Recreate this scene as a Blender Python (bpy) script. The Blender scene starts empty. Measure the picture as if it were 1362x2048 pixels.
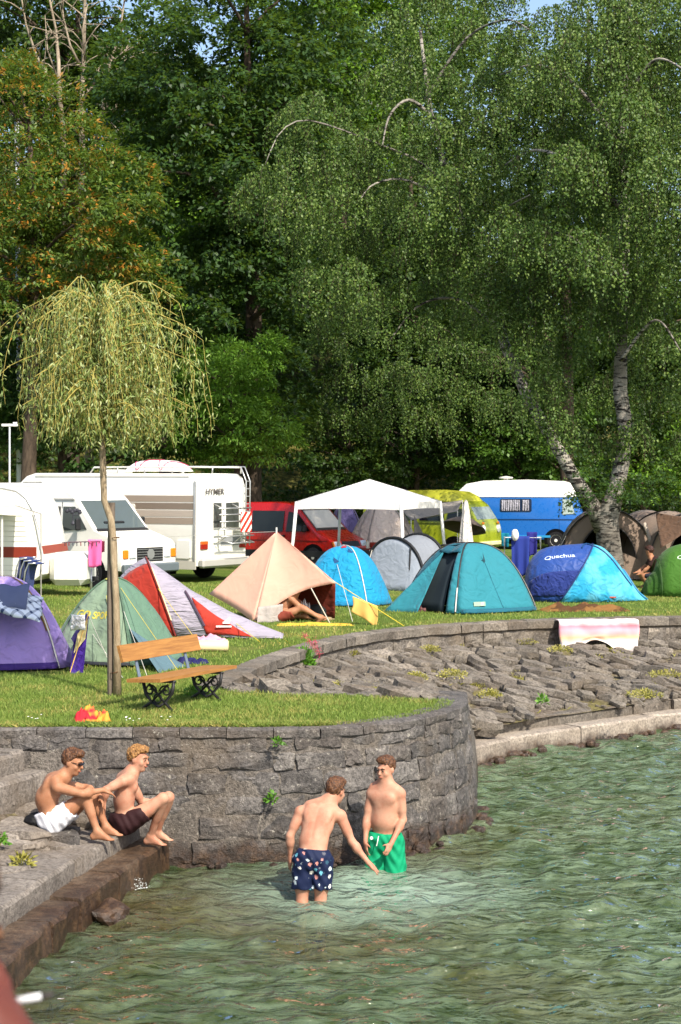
import bpy, bmesh, math, random
import numpy as np
from mathutils import Vector, Matrix, noise as mnoise

# ---------------------------------------------------------------- camera, sky, sun, exposure
scene = bpy.context.scene
COL = scene.collection
W0, H0, FPX, YH, CZ = 1362.0, 2048.0, 3600.0, 955.0, 4.1     # photo size, focal length in px, horizon row, eye height above the lake
LAWN = 1.4                                                    # lawn level above the water (water is z = 0)

cam_d = bpy.data.cameras.new('camera'); cam = bpy.data.objects.new('camera', cam_d); COL.objects.link(cam)
cam.location = (0, 0, CZ); cam.rotation_euler = (math.radians(90), 0, 0)
cam_d.sensor_fit = 'AUTO'; cam_d.sensor_width = 36.0; cam_d.lens = FPX * 36.0 / H0
cam_d.shift_y = -(H0 / 2 - YH) / H0
cam_d.clip_start = 0.05; cam_d.clip_end = 3000
cam_d.dof.use_dof = True; cam_d.dof.focus_distance = 23.0; cam_d.dof.aperture_fstop = 6.5
scene.camera = cam

SUN_EL, SUN_AZ = math.radians(46), math.radians(150)         # azimuth clockwise from +Y
world = bpy.data.worlds.new('World'); scene.world = world; world.use_nodes = True
wn = world.node_tree.nodes; wl = world.node_tree.links; wn.clear()
sky = wn.new('ShaderNodeTexSky'); sky.sky_type = 'NISHITA'; sky.sun_disc = False
sky.sun_elevation = SUN_EL; sky.sun_rotation = SUN_AZ; sky.altitude = 400; sky.air_density = 1.0; sky.dust_density = 3.0
bg = wn.new('ShaderNodeBackground'); bg.inputs['Strength'].default_value = 0.14
wo = wn.new('ShaderNodeOutputWorld')
wl.new(sky.outputs[0], bg.inputs[0]); wl.new(bg.outputs[0], wo.inputs[0])

sun_d = bpy.data.lights.new('sun', 'SUN'); sun_d.energy = 4.2; sun_d.angle = math.radians(0.5); sun_d.color = (1.0, 0.93, 0.82)
sun = bpy.data.objects.new('sun', sun_d); COL.objects.link(sun)
to_sun = Vector((math.sin(SUN_AZ) * math.cos(SUN_EL), math.cos(SUN_AZ) * math.cos(SUN_EL), math.sin(SUN_EL)))
sun.rotation_euler = (-to_sun).to_track_quat('-Z', 'Y').to_euler(); sun.location = (30, -50, 60)

scene.view_settings.view_transform = 'Standard'; scene.view_settings.look = 'None'
scene.view_settings.exposure = 0.85; scene.view_settings.gamma = 1.0
scene.cycles.max_bounces = 6; scene.cycles.transparent_max_bounces = 12
scene.cycles.caustics_reflective = False; scene.cycles.caustics_refractive = False
scene.cycles.use_denoising = True

# ---------------------------------------------------------------- helpers
rnd = random.Random(7)
R = math.radians

def V(*a): return Vector(a)

def G(px, py, z=LAWN):
    """photo pixel -> point on the horizontal plane z"""
    d = (CZ - z) * FPX / (py - YH)
    return Vector(((px - W0 / 2) * d / FPX, d, z))

def P(px, py, d):
    """photo pixel -> point at depth d"""
    return Vector(((px - W0 / 2) * d / FPX, d, CZ - (py - YH) * d / FPX))

def lin(c):
    """'#rrggbb' -> linear rgba"""
    if isinstance(c, str):
        c = c.lstrip('#'); v = [int(c[i:i + 2], 16) / 255 for i in (0, 2, 4)]
        return tuple(x / 12.92 if x <= 0.04045 else ((x + 0.055) / 1.055) ** 2.4 for x in v) + (1.0,)
    return tuple(c[:3]) + (1.0,)

class NT:
    """thin wrapper to write node trees compactly"""
    def __init__(s, name):
        s.m = bpy.data.materials.new(name); s.m.use_nodes = True
        s.t = s.m.node_tree; s.t.nodes.clear()
        s.out = s.n('OutputMaterial')
    def n(s, typ, **kw):
        nd = s.t.nodes.new('ShaderNode' + typ)
        for k, v in kw.items(): setattr(nd, k, v)
        return nd
    def l(s, a, b): s.t.links.new(a, b)
    def put(s, sock, val):
        if hasattr(val, 'is_linked') or isinstance(val, bpy.types.NodeSocket): s.l(val, sock)
        else: sock.default_value = val
    def noise(s, scale, detail=4, rough=0.55, coord='Object', dist=0.0, vec=None):
        nd = s.n('TexNoise'); nd.inputs['Scale'].default_value = scale; nd.inputs['Detail'].default_value = detail
        nd.inputs['Roughness'].default_value = rough; nd.inputs['Distortion'].default_value = dist
        s.l(vec if vec is not None else s.coord(coord), nd.inputs['Vector']); return nd.outputs['Fac']
    def coord(s, which='Object'):
        if which == 'World': return s.n('NewGeometry').outputs['Position']
        return s.n('TexCoord').outputs[which]
    def ramp(s, fac, stops, interp='LINEAR'):
        nd = s.n('ValToRGB'); nd.color_ramp.interpolation = interp; e = nd.color_ramp.elements
        while len(e) < len(stops): e.new(0.5)
        for el, (p, c) in zip(e, stops):
            el.position = p; el.color = lin(c) if not isinstance(c, (int, float)) else (c, c, c, 1)
        s.l(fac, nd.inputs[0]); return nd.outputs[0]
    def mix(s, fac, a, b, blend='MIX'):
        nd = s.n('Mix'); nd.data_type = 'RGBA'; nd.blend_type = blend
        s.put(nd.inputs[0], fac); s.put(nd.inputs[6], lin(a) if isinstance(a, (str, tuple)) else a)
        s.put(nd.inputs[7], lin(b) if isinstance(b, (str, tuple)) else b); return nd.outputs[2]
    def math(s, op, a, b=0.0, clamp=False):
        nd = s.n('Math'); nd.operation = op; nd.use_clamp = clamp
        s.put(nd.inputs[0], a); s.put(nd.inputs[1], b); return nd.outputs[0]
    def maprange(s, v, a, b, c=0.0, d=1.0):
        nd = s.n('MapRange'); s.put(nd.inputs[0], v)
        for i, x in enumerate((a, b, c, d)): nd.inputs[i + 1].default_value = x
        return nd.outputs[0]
    def bump(s, h, strength=0.3, dist=0.02):
        nd = s.n('Bump'); nd.inputs['Strength'].default_value = strength; nd.inputs['Distance'].default_value = dist
        s.l(h, nd.inputs['Height']); return nd.outputs[0]
    def bsdf(s, color, rough=0.6, spec=0.4, normal=None, metal=0.0, **kw):
        b = s.n('BsdfPrincipled')
        s.put(b.inputs['Base Color'], lin(color) if isinstance(color, (str, tuple)) else color)
        s.put(b.inputs['Roughness'], rough); s.put(b.inputs['Specular IOR Level'], spec); s.put(b.inputs['Metallic'], metal)
        if normal is not None: s.l(normal, b.inputs['Normal'])
        for k, v in kw.items(): s.put(b.inputs[k.replace('_', ' ')], v)
        return b.outputs[0]
    def done(s, sh):
        s.l(sh, s.out.inputs['Surface']); return s.m

MATS = {}
def mat(color, rough=0.6, spec=0.4, var=0.12, scale=3.0, bump=0.0, bscale=60.0, metal=0.0, key=None, dirt=None, **kw):
    """plain material with a little uneven colour and relief"""
    k = (color, rough, spec, var, scale, bump, bscale, metal, key, dirt, tuple(sorted(kw.items())))
    if k in MATS: return MATS[k]
    t = NT(key or 'mat_' + str(len(MATS)))
    c = lin(color)
    f = t.noise(scale, 5)
    col = t.mix(f, tuple(max(0, x * (1 - var)) for x in c[:3]), tuple(min(1, x * (1 + var)) for x in c[:3]))
    if dirt:
        col = t.mix(t.ramp(t.noise(scale * 2.3, 6, 0.65), [(0.52, 0.0), (0.75, dirt[1])]), col, dirt[0])
    nrm = t.bump(t.noise(bscale, 3), bump, 0.01) if bump else None
    MATS[k] = t.done(t.bsdf(col, rough, spec, nrm, metal, **kw)); return MATS[k]

def fabric(color, var=0.08, trans=0.25, rough=0.75, wrinkle=0.35, wscale=5.0, key=None, color2=None, stretch=(1, 1, 1)):
    """tent cloth: thin, lets some light through, creased"""
    k = ('fab', color, var, trans, rough, wrinkle, wscale, key, color2, stretch)
    if k in MATS: return MATS[k]
    t = NT(key or 'cloth_' + str(len(MATS))); c = lin(color)
    mp = t.n('Mapping'); mp.inputs['Scale'].default_value = stretch; t.l(t.coord('Object'), mp.inputs['Vector'])
    f = t.noise(1.7, 5)
    col = t.mix(f, tuple(x * (1 - var) for x in c[:3]), tuple(min(1, x * (1 + var)) for x in c[:3]))
    if color2: col = t.mix(t.ramp(t.noise(2.2, 3), [(0.45, 0.0), (0.6, 1.0)]), col, color2)
    h = t.math('ADD', t.noise(wscale * .8, 2, 0.42, dist=1.6, vec=mp.outputs[0]), t.math('MULTIPLY', t.noise(140, 2), 0.015))
    nrm = t.bump(h, min(1.0, wrinkle * 1.7), 0.07)
    b = t.bsdf(col, rough, 0.25, nrm, Sheen_Weight=0.1)
    tr = t.n('BsdfTranslucent'); t.put(tr.inputs[0], col); t.l(nrm, tr.inputs['Normal'])
    mx = t.n('MixShader'); mx.inputs[0].default_value = trans; t.l(b, mx.inputs[1]); t.l(tr.outputs[0], mx.inputs[2])
    MATS[k] = t.done(mx.outputs[0]); return MATS[k]

def paint(color, rough=0.28, key=None, dirt=0.25, spec=0.5, coat=0.4):
    k = ('paint', color, rough, key, dirt, spec, coat)
    if k in MATS: return MATS[k]
    t = NT(key or 'paint_' + str(len(MATS))); c = lin(color)
    zz = t.n('SeparateXYZ'); t.l(t.coord('Object'), zz.inputs[0])
    col = t.mix(t.noise(1.3, 4), tuple(x * .96 for x in c[:3]), c[:3])
    grime = t.math('MULTIPLY', t.ramp(t.noise(4, 6, 0.7), [(0.45, 0.0), (0.85, 1.0)]), dirt)
    col = t.mix(grime, col, tuple(x * .55 + .03 for x in c[:3]))
    b = t.bsdf(col, t.maprange(t.noise(9, 4), .3, .7, rough * .8, rough * 1.4), spec, None, 0.0, Coat_Weight=coat, Coat_Roughness=0.12)
    MATS[k] = t.done(b); return MATS[k]

def glassdark(color='#0c1114', rough=0.06, key='window_glass'):
    k = ('glass', color, rough)
    if k in MATS: return MATS[k]
    t = NT(key); b = t.bsdf(color, rough, 0.6)
    tr = t.n('BsdfTransparent'); tr.inputs[0].default_value = (0.75, 0.8, 0.8, 1)
    mx = t.n('MixShader'); mx.inputs[0].default_value = 0.35; t.l(b, mx.inputs[1]); t.l(tr.outputs[0], mx.inputs[2])
    MATS[k] = t.done(mx.outputs[0]); return MATS[k]

# ---- mesh builder
class MB:
    def __init__(s): s.v = []; s.f = []; s.mi = []; s.cur = 0
    def add(s, vs, fs):
        o = len(s.v); s.v.extend(tuple(x) for x in vs); s.f.extend(tuple(i + o for i in f) for f in fs); s.mi.extend([s.cur] * len(fs)); return s
    def box(s, c, size, rot=None, bevel=0.0):
        hx, hy, hz = (x / 2 for x in size)
        if bevel:
            b = min(bevel, hx * .9, hy * .9, hz * .9); pts = []
            for sx in (-1, 1):
                for sy in (-1, 1):
                    for sz in (-1, 1):
                        pts += [(sx * hx, sy * (hy - b), sz * (hz - b)), (sx * (hx - b), sy * hy, sz * (hz - b)), (sx * (hx - b), sy * (hy - b), sz * hz)]
            bm = bmesh.new(); vs = [bm.verts.new(p) for p in pts]; bmesh.ops.convex_hull(bm, input=vs)
            bmesh.ops.dissolve_limit(bm, angle_limit=0.02, verts=bm.verts, edges=bm.edges)
            bm.verts.index_update(); pts = [v.co.copy() for v in bm.verts]; fs = [[v.index for v in f.verts] for f in bm.faces]; bm.free()
        else:
            pts = [Vector((sx * hx, sy * hy, sz * hz)) for sx in (-1, 1) for sy in (-1, 1) for sz in (-1, 1)]
            fs = [(0, 1, 3, 2), (4, 6, 7, 5), (0, 4, 5, 1), (2, 3, 7, 6), (0, 2, 6, 4), (1, 5, 7, 3)]
        M = rot if rot is not None else Matrix.Identity(3)
        c = Vector(c); return s.add([M @ p + c for p in pts], fs)
    def tube(s, pts, r, seg=6, caps=True, closed=False):
        pts = [Vector(p) for p in pts]; n = len(pts)
        rs = r if isinstance(r, (list, tuple)) else [r] * n
        vs, fs = [], []; prev = None
        for i, p in enumerate(pts):
            a = pts[(i - 1) % n] if (closed or i > 0) else p
            b = pts[(i + 1) % n] if (closed or i < n - 1) else p
            t = (b - a).normalized() if (b - a).length > 1e-9 else Vector((0, 0, 1))
            if prev is None:
                u = t.cross(Vector((0, 0, 1)) if abs(t.z) < 0.9 else Vector((1, 0, 0))).normalized()
            else:
                u = (prev - t * prev.dot(t)); u = u.normalized() if u.length > 1e-6 else t.orthogonal().normalized()
            prev = u; w = t.cross(u)
            for k in range(seg):
                an = 2 * math.pi * k / seg; vs.append(p + (u * math.cos(an) + w * math.sin(an)) * rs[i])
        m = n if closed else n - 1
        for i in range(m):
            j = (i + 1) % n
            for k in range(seg):
                k2 = (k + 1) % seg; fs.append((i * seg + k, i * seg + k2, j * seg + k2, j * seg + k))
        if caps and not closed:
            fs.append(tuple(range(seg))[::-1]); fs.append(tuple((n - 1) * seg + k for k in range(seg)))
        return s.add(vs, fs)
    def lathe(s, prof, seg=16, axis='Z', c=(0, 0, 0), rot=None):
        vs, fs = [], []; n = len(prof); M = rot if rot is not None else Matrix.Identity(3); c = Vector(c)
        for (r, h) in prof:
            for k in range(seg):
                a = 2 * math.pi * k / seg
                p = Vector((r * math.cos(a), r * math.sin(a), h)) if axis == 'Z' else (Vector((r * math.cos(a), h, r * math.sin(a))) if axis == 'Y' else Vector((h, r * math.cos(a), r * math.sin(a))))
                vs.append(M @ p + c)
        for i in range(n - 1):
            for k in range(seg):
                k2 = (k + 1) % seg; fs.append((i * seg + k, i * seg + k2, (i + 1) * seg + k2, (i + 1) * seg + k))
        fs.append(tuple(range(seg))[::-1]); fs.append(tuple((n - 1) * seg + k for k in range(seg)))
        return s.add(vs, fs)
    def grid(s, fn, nu, nv, closed_u=False):
        vs = [fn(i / nu, j / nv) for j in range(nv + 1) for i in range(nu + (0 if closed_u else 1))]
        w = nu if closed_u else nu + 1; fs = []
        for j in range(nv):
            for i in range(nu):
                i2 = (i + 1) % w; fs.append((j * w + i, j * w + i2, (j + 1) * w + i2, (j + 1) * w + i))
        return s.add(vs, fs)
    def prism(s, poly, axis, lo, hi):
        """extrude a 2-D polygon along axis (0,1,2) from lo to hi"""
        n = len(poly); o = [k for k in range(3) if k != axis]; vs = []
        for h in (lo, hi):
            for (a, b) in poly:
                p = [0, 0, 0]; p[axis] = h; p[o[0]] = a; p[o[1]] = b; vs.append(p)
        fs = [tuple(range(n))[::-1], tuple(range(n, 2 * n))] + [(i, (i + 1) % n, n + (i + 1) % n, n + i) for i in range(n)]
        return s.add(vs, fs)
    def build(s, name, m, parent=None, smooth=False, fix=True, thick=0.0, auto=None):
        me = bpy.data.meshes.new(name); me.from_pydata([tuple(p) for p in s.v], [], s.f)
        ms = m if isinstance(m, (list, tuple)) else [m]
        for x in ms: me.materials.append(x)
        if len(ms) > 1: me.polygons.foreach_set('material_index', s.mi)
        if fix:
            bm = bmesh.new(); bm.from_mesh(me); bmesh.ops.remove_doubles(bm, verts=bm.verts, dist=1e-5)
            bmesh.ops.recalc_face_normals(bm, faces=bm.faces)
            if thick: bmesh.ops.solidify(bm, geom=bm.faces, thickness=thick)
            bm.to_mesh(me); bm.free()
        if smooth: me.polygons.foreach_set('use_smooth', [True] * len(me.polygons))
        if auto is not None:
            me.polygons.foreach_set('use_smooth', [True] * len(me.polygons)); me.set_sharp_from_angle(angle=R(auto))
        me.update(); return link(name, me, parent)

def link(name, me, parent=None):
    o = bpy.data.objects.new(name, me); COL.objects.link(o)
    if parent is not None: o.parent = parent
    return o

def thing(name, label, cat, loc=(0, 0, 0), rz=0.0, group=None):
    o = bpy.data.objects.new(name, None); COL.objects.link(o); o.empty_display_size = 0.2
    o.location = loc; o.rotation_euler = (0, 0, rz); o['label'] = label; o['category'] = cat
    if group: o['group'] = group
    return o

def tag(o, label, cat, group=None):
    o['label'] = label; o['category'] = cat
    if group: o['group'] = group
    return o

def struct(o, label=None):
    o['kind'] = 'structure'
    if label: o['label'] = label
    return o

def mesh_np(name, verts, quads, m, smooth=False):
    """fast mesh from numpy arrays; quads (N,4) or tris (N,3)"""
    me = bpy.data.meshes.new(name); nv = len(verts); nf, k = quads.shape
    me.vertices.add(nv); me.vertices.foreach_set('co', np.asarray(verts, dtype=np.float32).ravel())
    me.loops.add(nf * k); me.loops.foreach_set('vertex_index', np.asarray(quads, dtype=np.int32).ravel())
    me.polygons.add(nf); me.polygons.foreach_set('loop_start', np.arange(0, nf * k, k, dtype=np.int32))
    try: me.polygons.foreach_set('loop_total', np.full(nf, k, dtype=np.int32))
    except Exception: pass
    if smooth: me.polygons.foreach_set('use_smooth', np.ones(nf, dtype=bool))
    for x in (m if isinstance(m, (list, tuple)) else [m]): me.materials.append(x)
    me.update(calc_edges=True); me.validate(); return me

def text_mesh(txt, size, m, name, parent, loc, rot, bold=0.0, sx=1.0, shear=0.0):
    cu = bpy.data.curves.new('lettering', 'FONT'); cu.body = txt; cu.size = size; cu.align_x = 'CENTER'; cu.align_y = 'CENTER'
    cu.offset = bold; cu.shear = shear; cu.extrude = 0.002
    ob = bpy.data.objects.new('tmp_text', cu); COL.objects.link(ob)
    dg = bpy.context.evaluated_depsgraph_get(); me = bpy.data.meshes.new_from_object(ob.evaluated_get(dg))
    bpy.data.objects.remove(ob); bpy.data.curves.remove(cu)
    me.materials.clear(); me.materials.append(m)
    o = link(name, me, parent); o.location = loc; o.rotation_euler = rot; o.scale = (sx, 1, 1); return o

def copy_tree(o, parent=None):
    c = o.copy(); COL.objects.link(c); c.parent = parent
    for ch in list(o.children):
        copy_tree(ch, c)
    return c

def interp(pts, t):
    """piecewise-linear (smoothed) curve through tuples, t in 0..1 by index length"""
    n = len(pts) - 1; x = min(max(t, 0), 1) * n; i = min(int(x), n - 1); f = x - i
    p0 = Vector(pts[max(i - 1, 0)]); p1 = Vector(pts[i]); p2 = Vector(pts[i + 1]); p3 = Vector(pts[min(i + 2, n)])
    return 0.5 * ((2 * p1) + (p2 - p0) * f + (2 * p0 - 5 * p1 + 4 * p2 - p3) * f * f + (3 * p1 - p0 - 3 * p2 + p3) * f ** 3)

def polyline_sampler(pts):
    P_ = [Vector(p) for p in pts]; L = [0.0]
    for a, b in zip(P_, P_[1:]): L.append(L[-1] + (b - a).length)
    def at(s):
        s = min(max(s, 0.0), L[-1])
        for i in range(len(P_) - 1):
            if s <= L[i + 1] or i == len(P_) - 2:
                f = (s - L[i]) / max(L[i + 1] - L[i], 1e-9); d = (P_[i + 1] - P_[i]).normalized()
                return P_[i].lerp(P_[i + 1], f), d
    return at, L[-1]

def smooth_path(pts, n):
    return [tuple(interp(pts, i / n)) for i in range(n + 1)]
# ================================================================ SETTING MATERIALS
def stone_mat(key, dark, mid, light, wet=True, lichen=0.5, bump=0.6, wl=(0.14, 0.30)):
    t = NT(key); oi = t.n('ObjectInfo'); pos = t.coord('World')
    sep = t.n('SeparateXYZ'); t.l(pos, sep.inputs[0])
    shift = t.n('VectorMath', operation='ADD'); t.l(pos, shift.inputs[0]); t.l(oi.outputs['Random'], shift.inputs[1])
    n1 = t.noise(3.5, 7, 0.62, vec=shift.outputs[0]); n2 = t.noise(26, 5, 0.7, vec=pos); n3 = t.noise(75, 3, 0.6, vec=pos)
    col = t.ramp(n1, [(0.3, dark), (0.5, mid), (0.72, light)])
    col = t.mix(0.5, col, t.ramp(oi.outputs['Random'], [(0.0, dark), (0.3, mid), (0.6, '#574d44'), (0.85, mid), (1.0, light)]))
    col = t.mix(t.ramp(n2, [(0.35, 0.75), (0.6, 0.0)]), col, tuple(x * .38 for x in lin(dark)[:3]))
    col = t.mix(t.math('MULTIPLY', t.ramp(t.noise(1.1, 5, 0.6, vec=pos), [(0.5, 0.0), (0.68, 1.0)]), 0.45), col, '#61523f')
    if lichen:
        sp = t.ramp(t.noise(17, 6, 0.75, vec=shift.outputs[0]), [(0.60, 0.0), (0.66, lichen)])
        col = t.mix(sp, col, '#b0aa9c')
    if wet:
        edge = t.math('ADD', sep.outputs['Z'], t.math('MULTIPLY', t.math('SUBTRACT', t.noise(2.6, 5, 0.6, vec=pos), 0.5), 0.5))
        w = t.maprange(edge, wl[0], wl[1], 1.0, 0.0)
        alg = t.ramp(t.noise(9, 6, 0.7, vec=pos), [(0.3, '#120d09'), (0.5, '#33241a'), (0.7, '#5e4630')])
        col = t.mix(t.math('MULTIPLY', w, 0.85), col, alg)
        rough = t.maprange(w, 0, 1, 0.85, 0.35)
    else: rough = 0.85
    h = t.math('ADD', t.math('MULTIPLY', n1, 0.9), t.math('ADD', t.math('MULTIPLY', n2, 0.7), t.math('MULTIPLY', n3, 0.3)))
    return t.done(t.bsdf(col, rough, 0.35, t.bump(h, bump, 0.05)))

M_STONE = stone_mat('wall_stone', '#3a3735', '#6b6662', '#99928a', bump=.8, lichen=.7)
M_MORTAR = stone_mat('old_mortar', '#4a453f', '#7d756c', '#aaa195', lichen=0.6, bump=1.0)
M_BANK = stone_mat('bank_slab', '#4d4740', '#7b7368', '#a19688', wet=False, lichen=0.35, bump=0.5)
M_STEP = stone_mat('step_stone_wet', '#4a3c30', '#75624f', '#937f69', lichen=0.15, bump=0.5, wl=(.22, .40))
M_STEPG = stone_mat('step_stone_grey', '#5d564f', '#8a8177', '#a89e92', lichen=0.25, bump=0.5)
M_LEDGE = stone_mat('ledge_concrete', '#857a6e', '#a89c8d', '#bdb1a0', lichen=0.3, bump=0.35, wl=(-.02, .14))

def ground_mat():
    t = NT('lawn_ground'); pos = t.coord('World')
    n1 = t.noise(0.55, 6, 0.6, vec=pos); n2 = t.noise(5, 6, 0.7, vec=pos); n3 = t.noise(45, 4, 0.7, vec=pos)
    col = t.ramp(n3, [(0.3, '#33461a'), (0.5, '#576c2a'), (0.7, '#808c46')])
    col = t.mix(t.ramp(n1, [(0.5, 0.0), (0.68, 0.7)]), col, t.ramp(n2, [(0.3, '#7b7340'), (0.7, '#a39a5c')]))
    col = t.mix(t.ramp(n2, [(0.62, 0.0), (0.72, 0.55)]), col, '#7c6a4d')
    return t.done(t.bsdf(col, 0.95, 0.1, t.bump(n3, 0.9, 0.05)))
M_LAWN = ground_mat()

def soil_mat(key, a, b, c, scale=14):
    t = NT(key); pos = t.coord('World'); n = t.noise(scale, 7, 0.72, vec=pos); n2 = t.noise(1.3, 5, vec=pos)
    col = t.mix(t.ramp(n2, [(0.42, 0.0), (0.62, 0.8)]), t.ramp(n, [(0.3, a), (0.5, b), (0.72, c)]), t.ramp(n, [(0.3, '#3f3d1c'), (0.7, '#8d8446')]))
    return t.done(t.bsdf(col, 0.95, 0.1, t.bump(n, 0.9, 0.06)))
M_SOIL = soil_mat('bank_soil', '#3b342d', '#6b6055', '#958a7d')
M_HILL = soil_mat('wood_floor', '#12160a', '#2b3216', '#4a4a26', 3)

def bed_mat():
    t = NT('lake_bed_silt'); pos = t.coord('World'); n = t.noise(2.4, 6, 0.65, vec=pos)
    v = t.n('TexVoronoi'); v.inputs['Scale'].default_value = 3.2; t.l(pos, v.inputs['Vector'])
    col = t.mix(t.math('MULTIPLY', v.outputs['Distance'], 0.9), t.ramp(n, [(0.3, '#4b4526'), (0.55, '#877b45'), (0.75, '#a59c68')]), '#35361c')
    return t.done(t.bsdf(col, 0.9, 0.2))
M_BED = bed_mat()

def water_mat():
    t = NT('lake_water'); pos = t.coord('World')
    mp = t.n('Mapping'); mp.inputs['Scale'].default_value = (1.0, 1.7, 1.0); t.l(pos, mp.inputs['Vector'])
    h = t.math('ADD', t.noise(3.4, 2, 0.45, vec=mp.outputs[0], dist=0.3), t.math('MULTIPLY', t.noise(8, 2, 0.5, vec=mp.outputs[0]), 0.45))
    nrm = t.bump(h, 1.0, 0.13)
    sep = t.n('SeparateXYZ'); t.l(pos, sep.inputs[0])
    big = t.noise(0.4, 4, 0.5, vec=pos); fine = t.noise(2.6, 4, 0.6, vec=mp.outputs[0], dist=.8)
    col = t.mix(t.ramp(fine, [(0.36, 0.0), (0.66, 1.0)]), '#40502d', '#728468')
    col = t.mix(t.math('MULTIPLY', t.ramp(big, [(0.45, 0.0), (0.62, 1.0)]), t.maprange(sep.outputs['X'], -3.0, 3.0, 0.75, 0.12)), col, '#6a5838')
    cen = t.n('VectorMath', operation='DISTANCE'); t.l(pos, cen.inputs[0]); cen.inputs[1].default_value = (0.2, 17.9, 0.0)
    silt = t.math('MULTIPLY', t.maprange(t.math('ADD', cen.outputs['Value'], t.math('MULTIPLY', t.noise(1.4, 4, .6, vec=pos), 1.4)), 0.9, 2.6, 1.0, 0.0), 0.8)
    col = t.mix(silt, col, '#8da393')
    body = t.n('BsdfDiffuse'); t.put(body.inputs[0], col); t.l(nrm, body.inputs['Normal'])
    clear = t.n('BsdfTransparent'); clear.inputs[0].default_value = (0.66, 0.74, 0.48, 1)
    m1 = t.n('MixShader'); deep = t.maprange(sep.outputs['X'], -2.5, 2.5, 0.38, 0.68)
    t.put(m1.inputs[0], t.math('ADD', deep, t.math('MULTIPLY', silt, .3))); t.l(clear.outputs[0], m1.inputs[1]); t.l(body.outputs[0], m1.inputs[2])
    fr = t.n('Fresnel'); fr.inputs['IOR'].default_value = 1.36; t.l(nrm, fr.inputs['Normal'])
    gl = t.n('BsdfGlossy'); gl.inputs['Roughness'].default_value = 0.03; t.l(nrm, gl.inputs['Normal'])
    m2 = t.n('MixShader'); t.l(fr.outputs[0], m2.inputs[0]); t.l(m1.outputs[0], m2.inputs[1]); t.l(gl.outputs[0], m2.inputs[2])
    return t.done(m2.outputs[0])
M_WATER = water_mat()

# ================================================================ PLAN CURVES (metres)
W1 = [(-14, 19.2), (-3.6, 19.2), (-0.8, 19.2), (-0.2, 19.27), (0.3, 19.5), (0.75, 19.92), (1.12, 20.45), (1.38, 21.0), (1.5, 21.5), (1.53, 22.0), (1.60, 22.8), (1.72, 24.0), (1.83, 25.5)]
U = [(-1.55, 23.1), (-1.35, 24.6), (-1.0, 26.5), (-.33, 29), (0.5, 31), (1.6, 32.4), (3, 33.5), (4, 34.0), (6.6, 34.7), (12, 35.4), (40, 37)]
TONGUE_BACK = [(1.2, 21.75), (0.95, 21.8), (0.4, 22.12), (-.5, 22.37), (-1.4, 22.75)]

def offset2(pts, d):
    """shift a 2-D polyline to its left by d"""
    out = []
    for i, p in enumerate(pts):
        a = Vector(pts[max(i - 1, 0)]); b = Vector(pts[min(i + 1, len(pts) - 1)]); t = (b - a).normalized()
        out.append((p[0] - t.y * d, p[1] + t.x * d))
    return out

# ---- the lawn, one sheet to the horizon
w_in = [p for p in offset2([tuple(q)[:2] for q in smooth_path([(x, y, 0) for x, y in W1[1:]], 48)], 0.2) if p[1] < 21.7 or p[0] < 0]
u_in = offset2([tuple(q)[:2] for q in smooth_path([(x, y, 0) for x, y in U], 60)], 0.2)
outline = [(-700, 19.42)] + w_in + TONGUE_BACK + u_in + [(900, 60), (900, 900), (-700, 900)]
from mathutils.geometry import delaunay_2d_cdt
nn = len(outline)
inner = [(-14 + 2.0 * i, 24 + 2.5 * j) for i in range(13) for j in range(10)]
res = delaunay_2d_cdt([Vector(p) for p in outline + [p for p in inner if p[1] > 37 or p[0] < -2.2]], [(i, (i + 1) % nn) for i in range(nn)], [], 1, 1e-4)
me = bpy.data.meshes.new('ground'); me.from_pydata([(p.x, p.y, LAWN) for p in res[0]], [], [list(f) for f in res[2]]); me.materials.append(M_LAWN); me.update()
if me.polygons[0].normal.z < 0: me.flip_normals()
ground = struct(link('ground', me), 'mown campsite lawn above the lake wall')

# ---- wooded hillside behind the campsite
def hill_z(x, y):
    t = max(0.0, min(1.0, (y - 78) / 60)); t = t * t * (3 - 2 * t)
    side = 1.0 - 0.62 * max(0.0, min(1.0, (x - 2) / 14))
    return LAWN - 0.15 + t * 27 * side + 1.2 * mnoise.noise((x * .07, y * .07, 0)) * t
mb = MB(); mb.grid(lambda u, v: (-90 + 180 * u, 74 + 110 * v, hill_z(-90 + 180 * u, 74 + 110 * v)), 60, 40)
struct(mb.build('hillside', M_HILL, smooth=True), 'dark wooded slope behind the trees')

# ---- lake bed
def bed_z(x, y):
    toward = max(0.0, (19.0 - y)) * 0.05 + max(0.0, x + 1.5) * 0.10
    return -0.45 - min(toward, 1.4) + 0.05 * mnoise.noise((x * .8, y * .8, 3))
mb = MB(); mb.grid(lambda u, v: (-10 + 40 * u, 4 + 34 * v, bed_z(-10 + 40 * u, 4 + 34 * v)), 80, 68)
struct(mb.build('lake_bed', M_BED, smooth=True), 'silt and stones under the shallow water')
mb = MB(); mb.grid(lambda u, v: (-700 + 1400 * u, -900 + 936 * v, -2.2), 2, 2)
struct(mb.build('lake_bed', M_BED), 'deeper lake floor further out')

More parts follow.
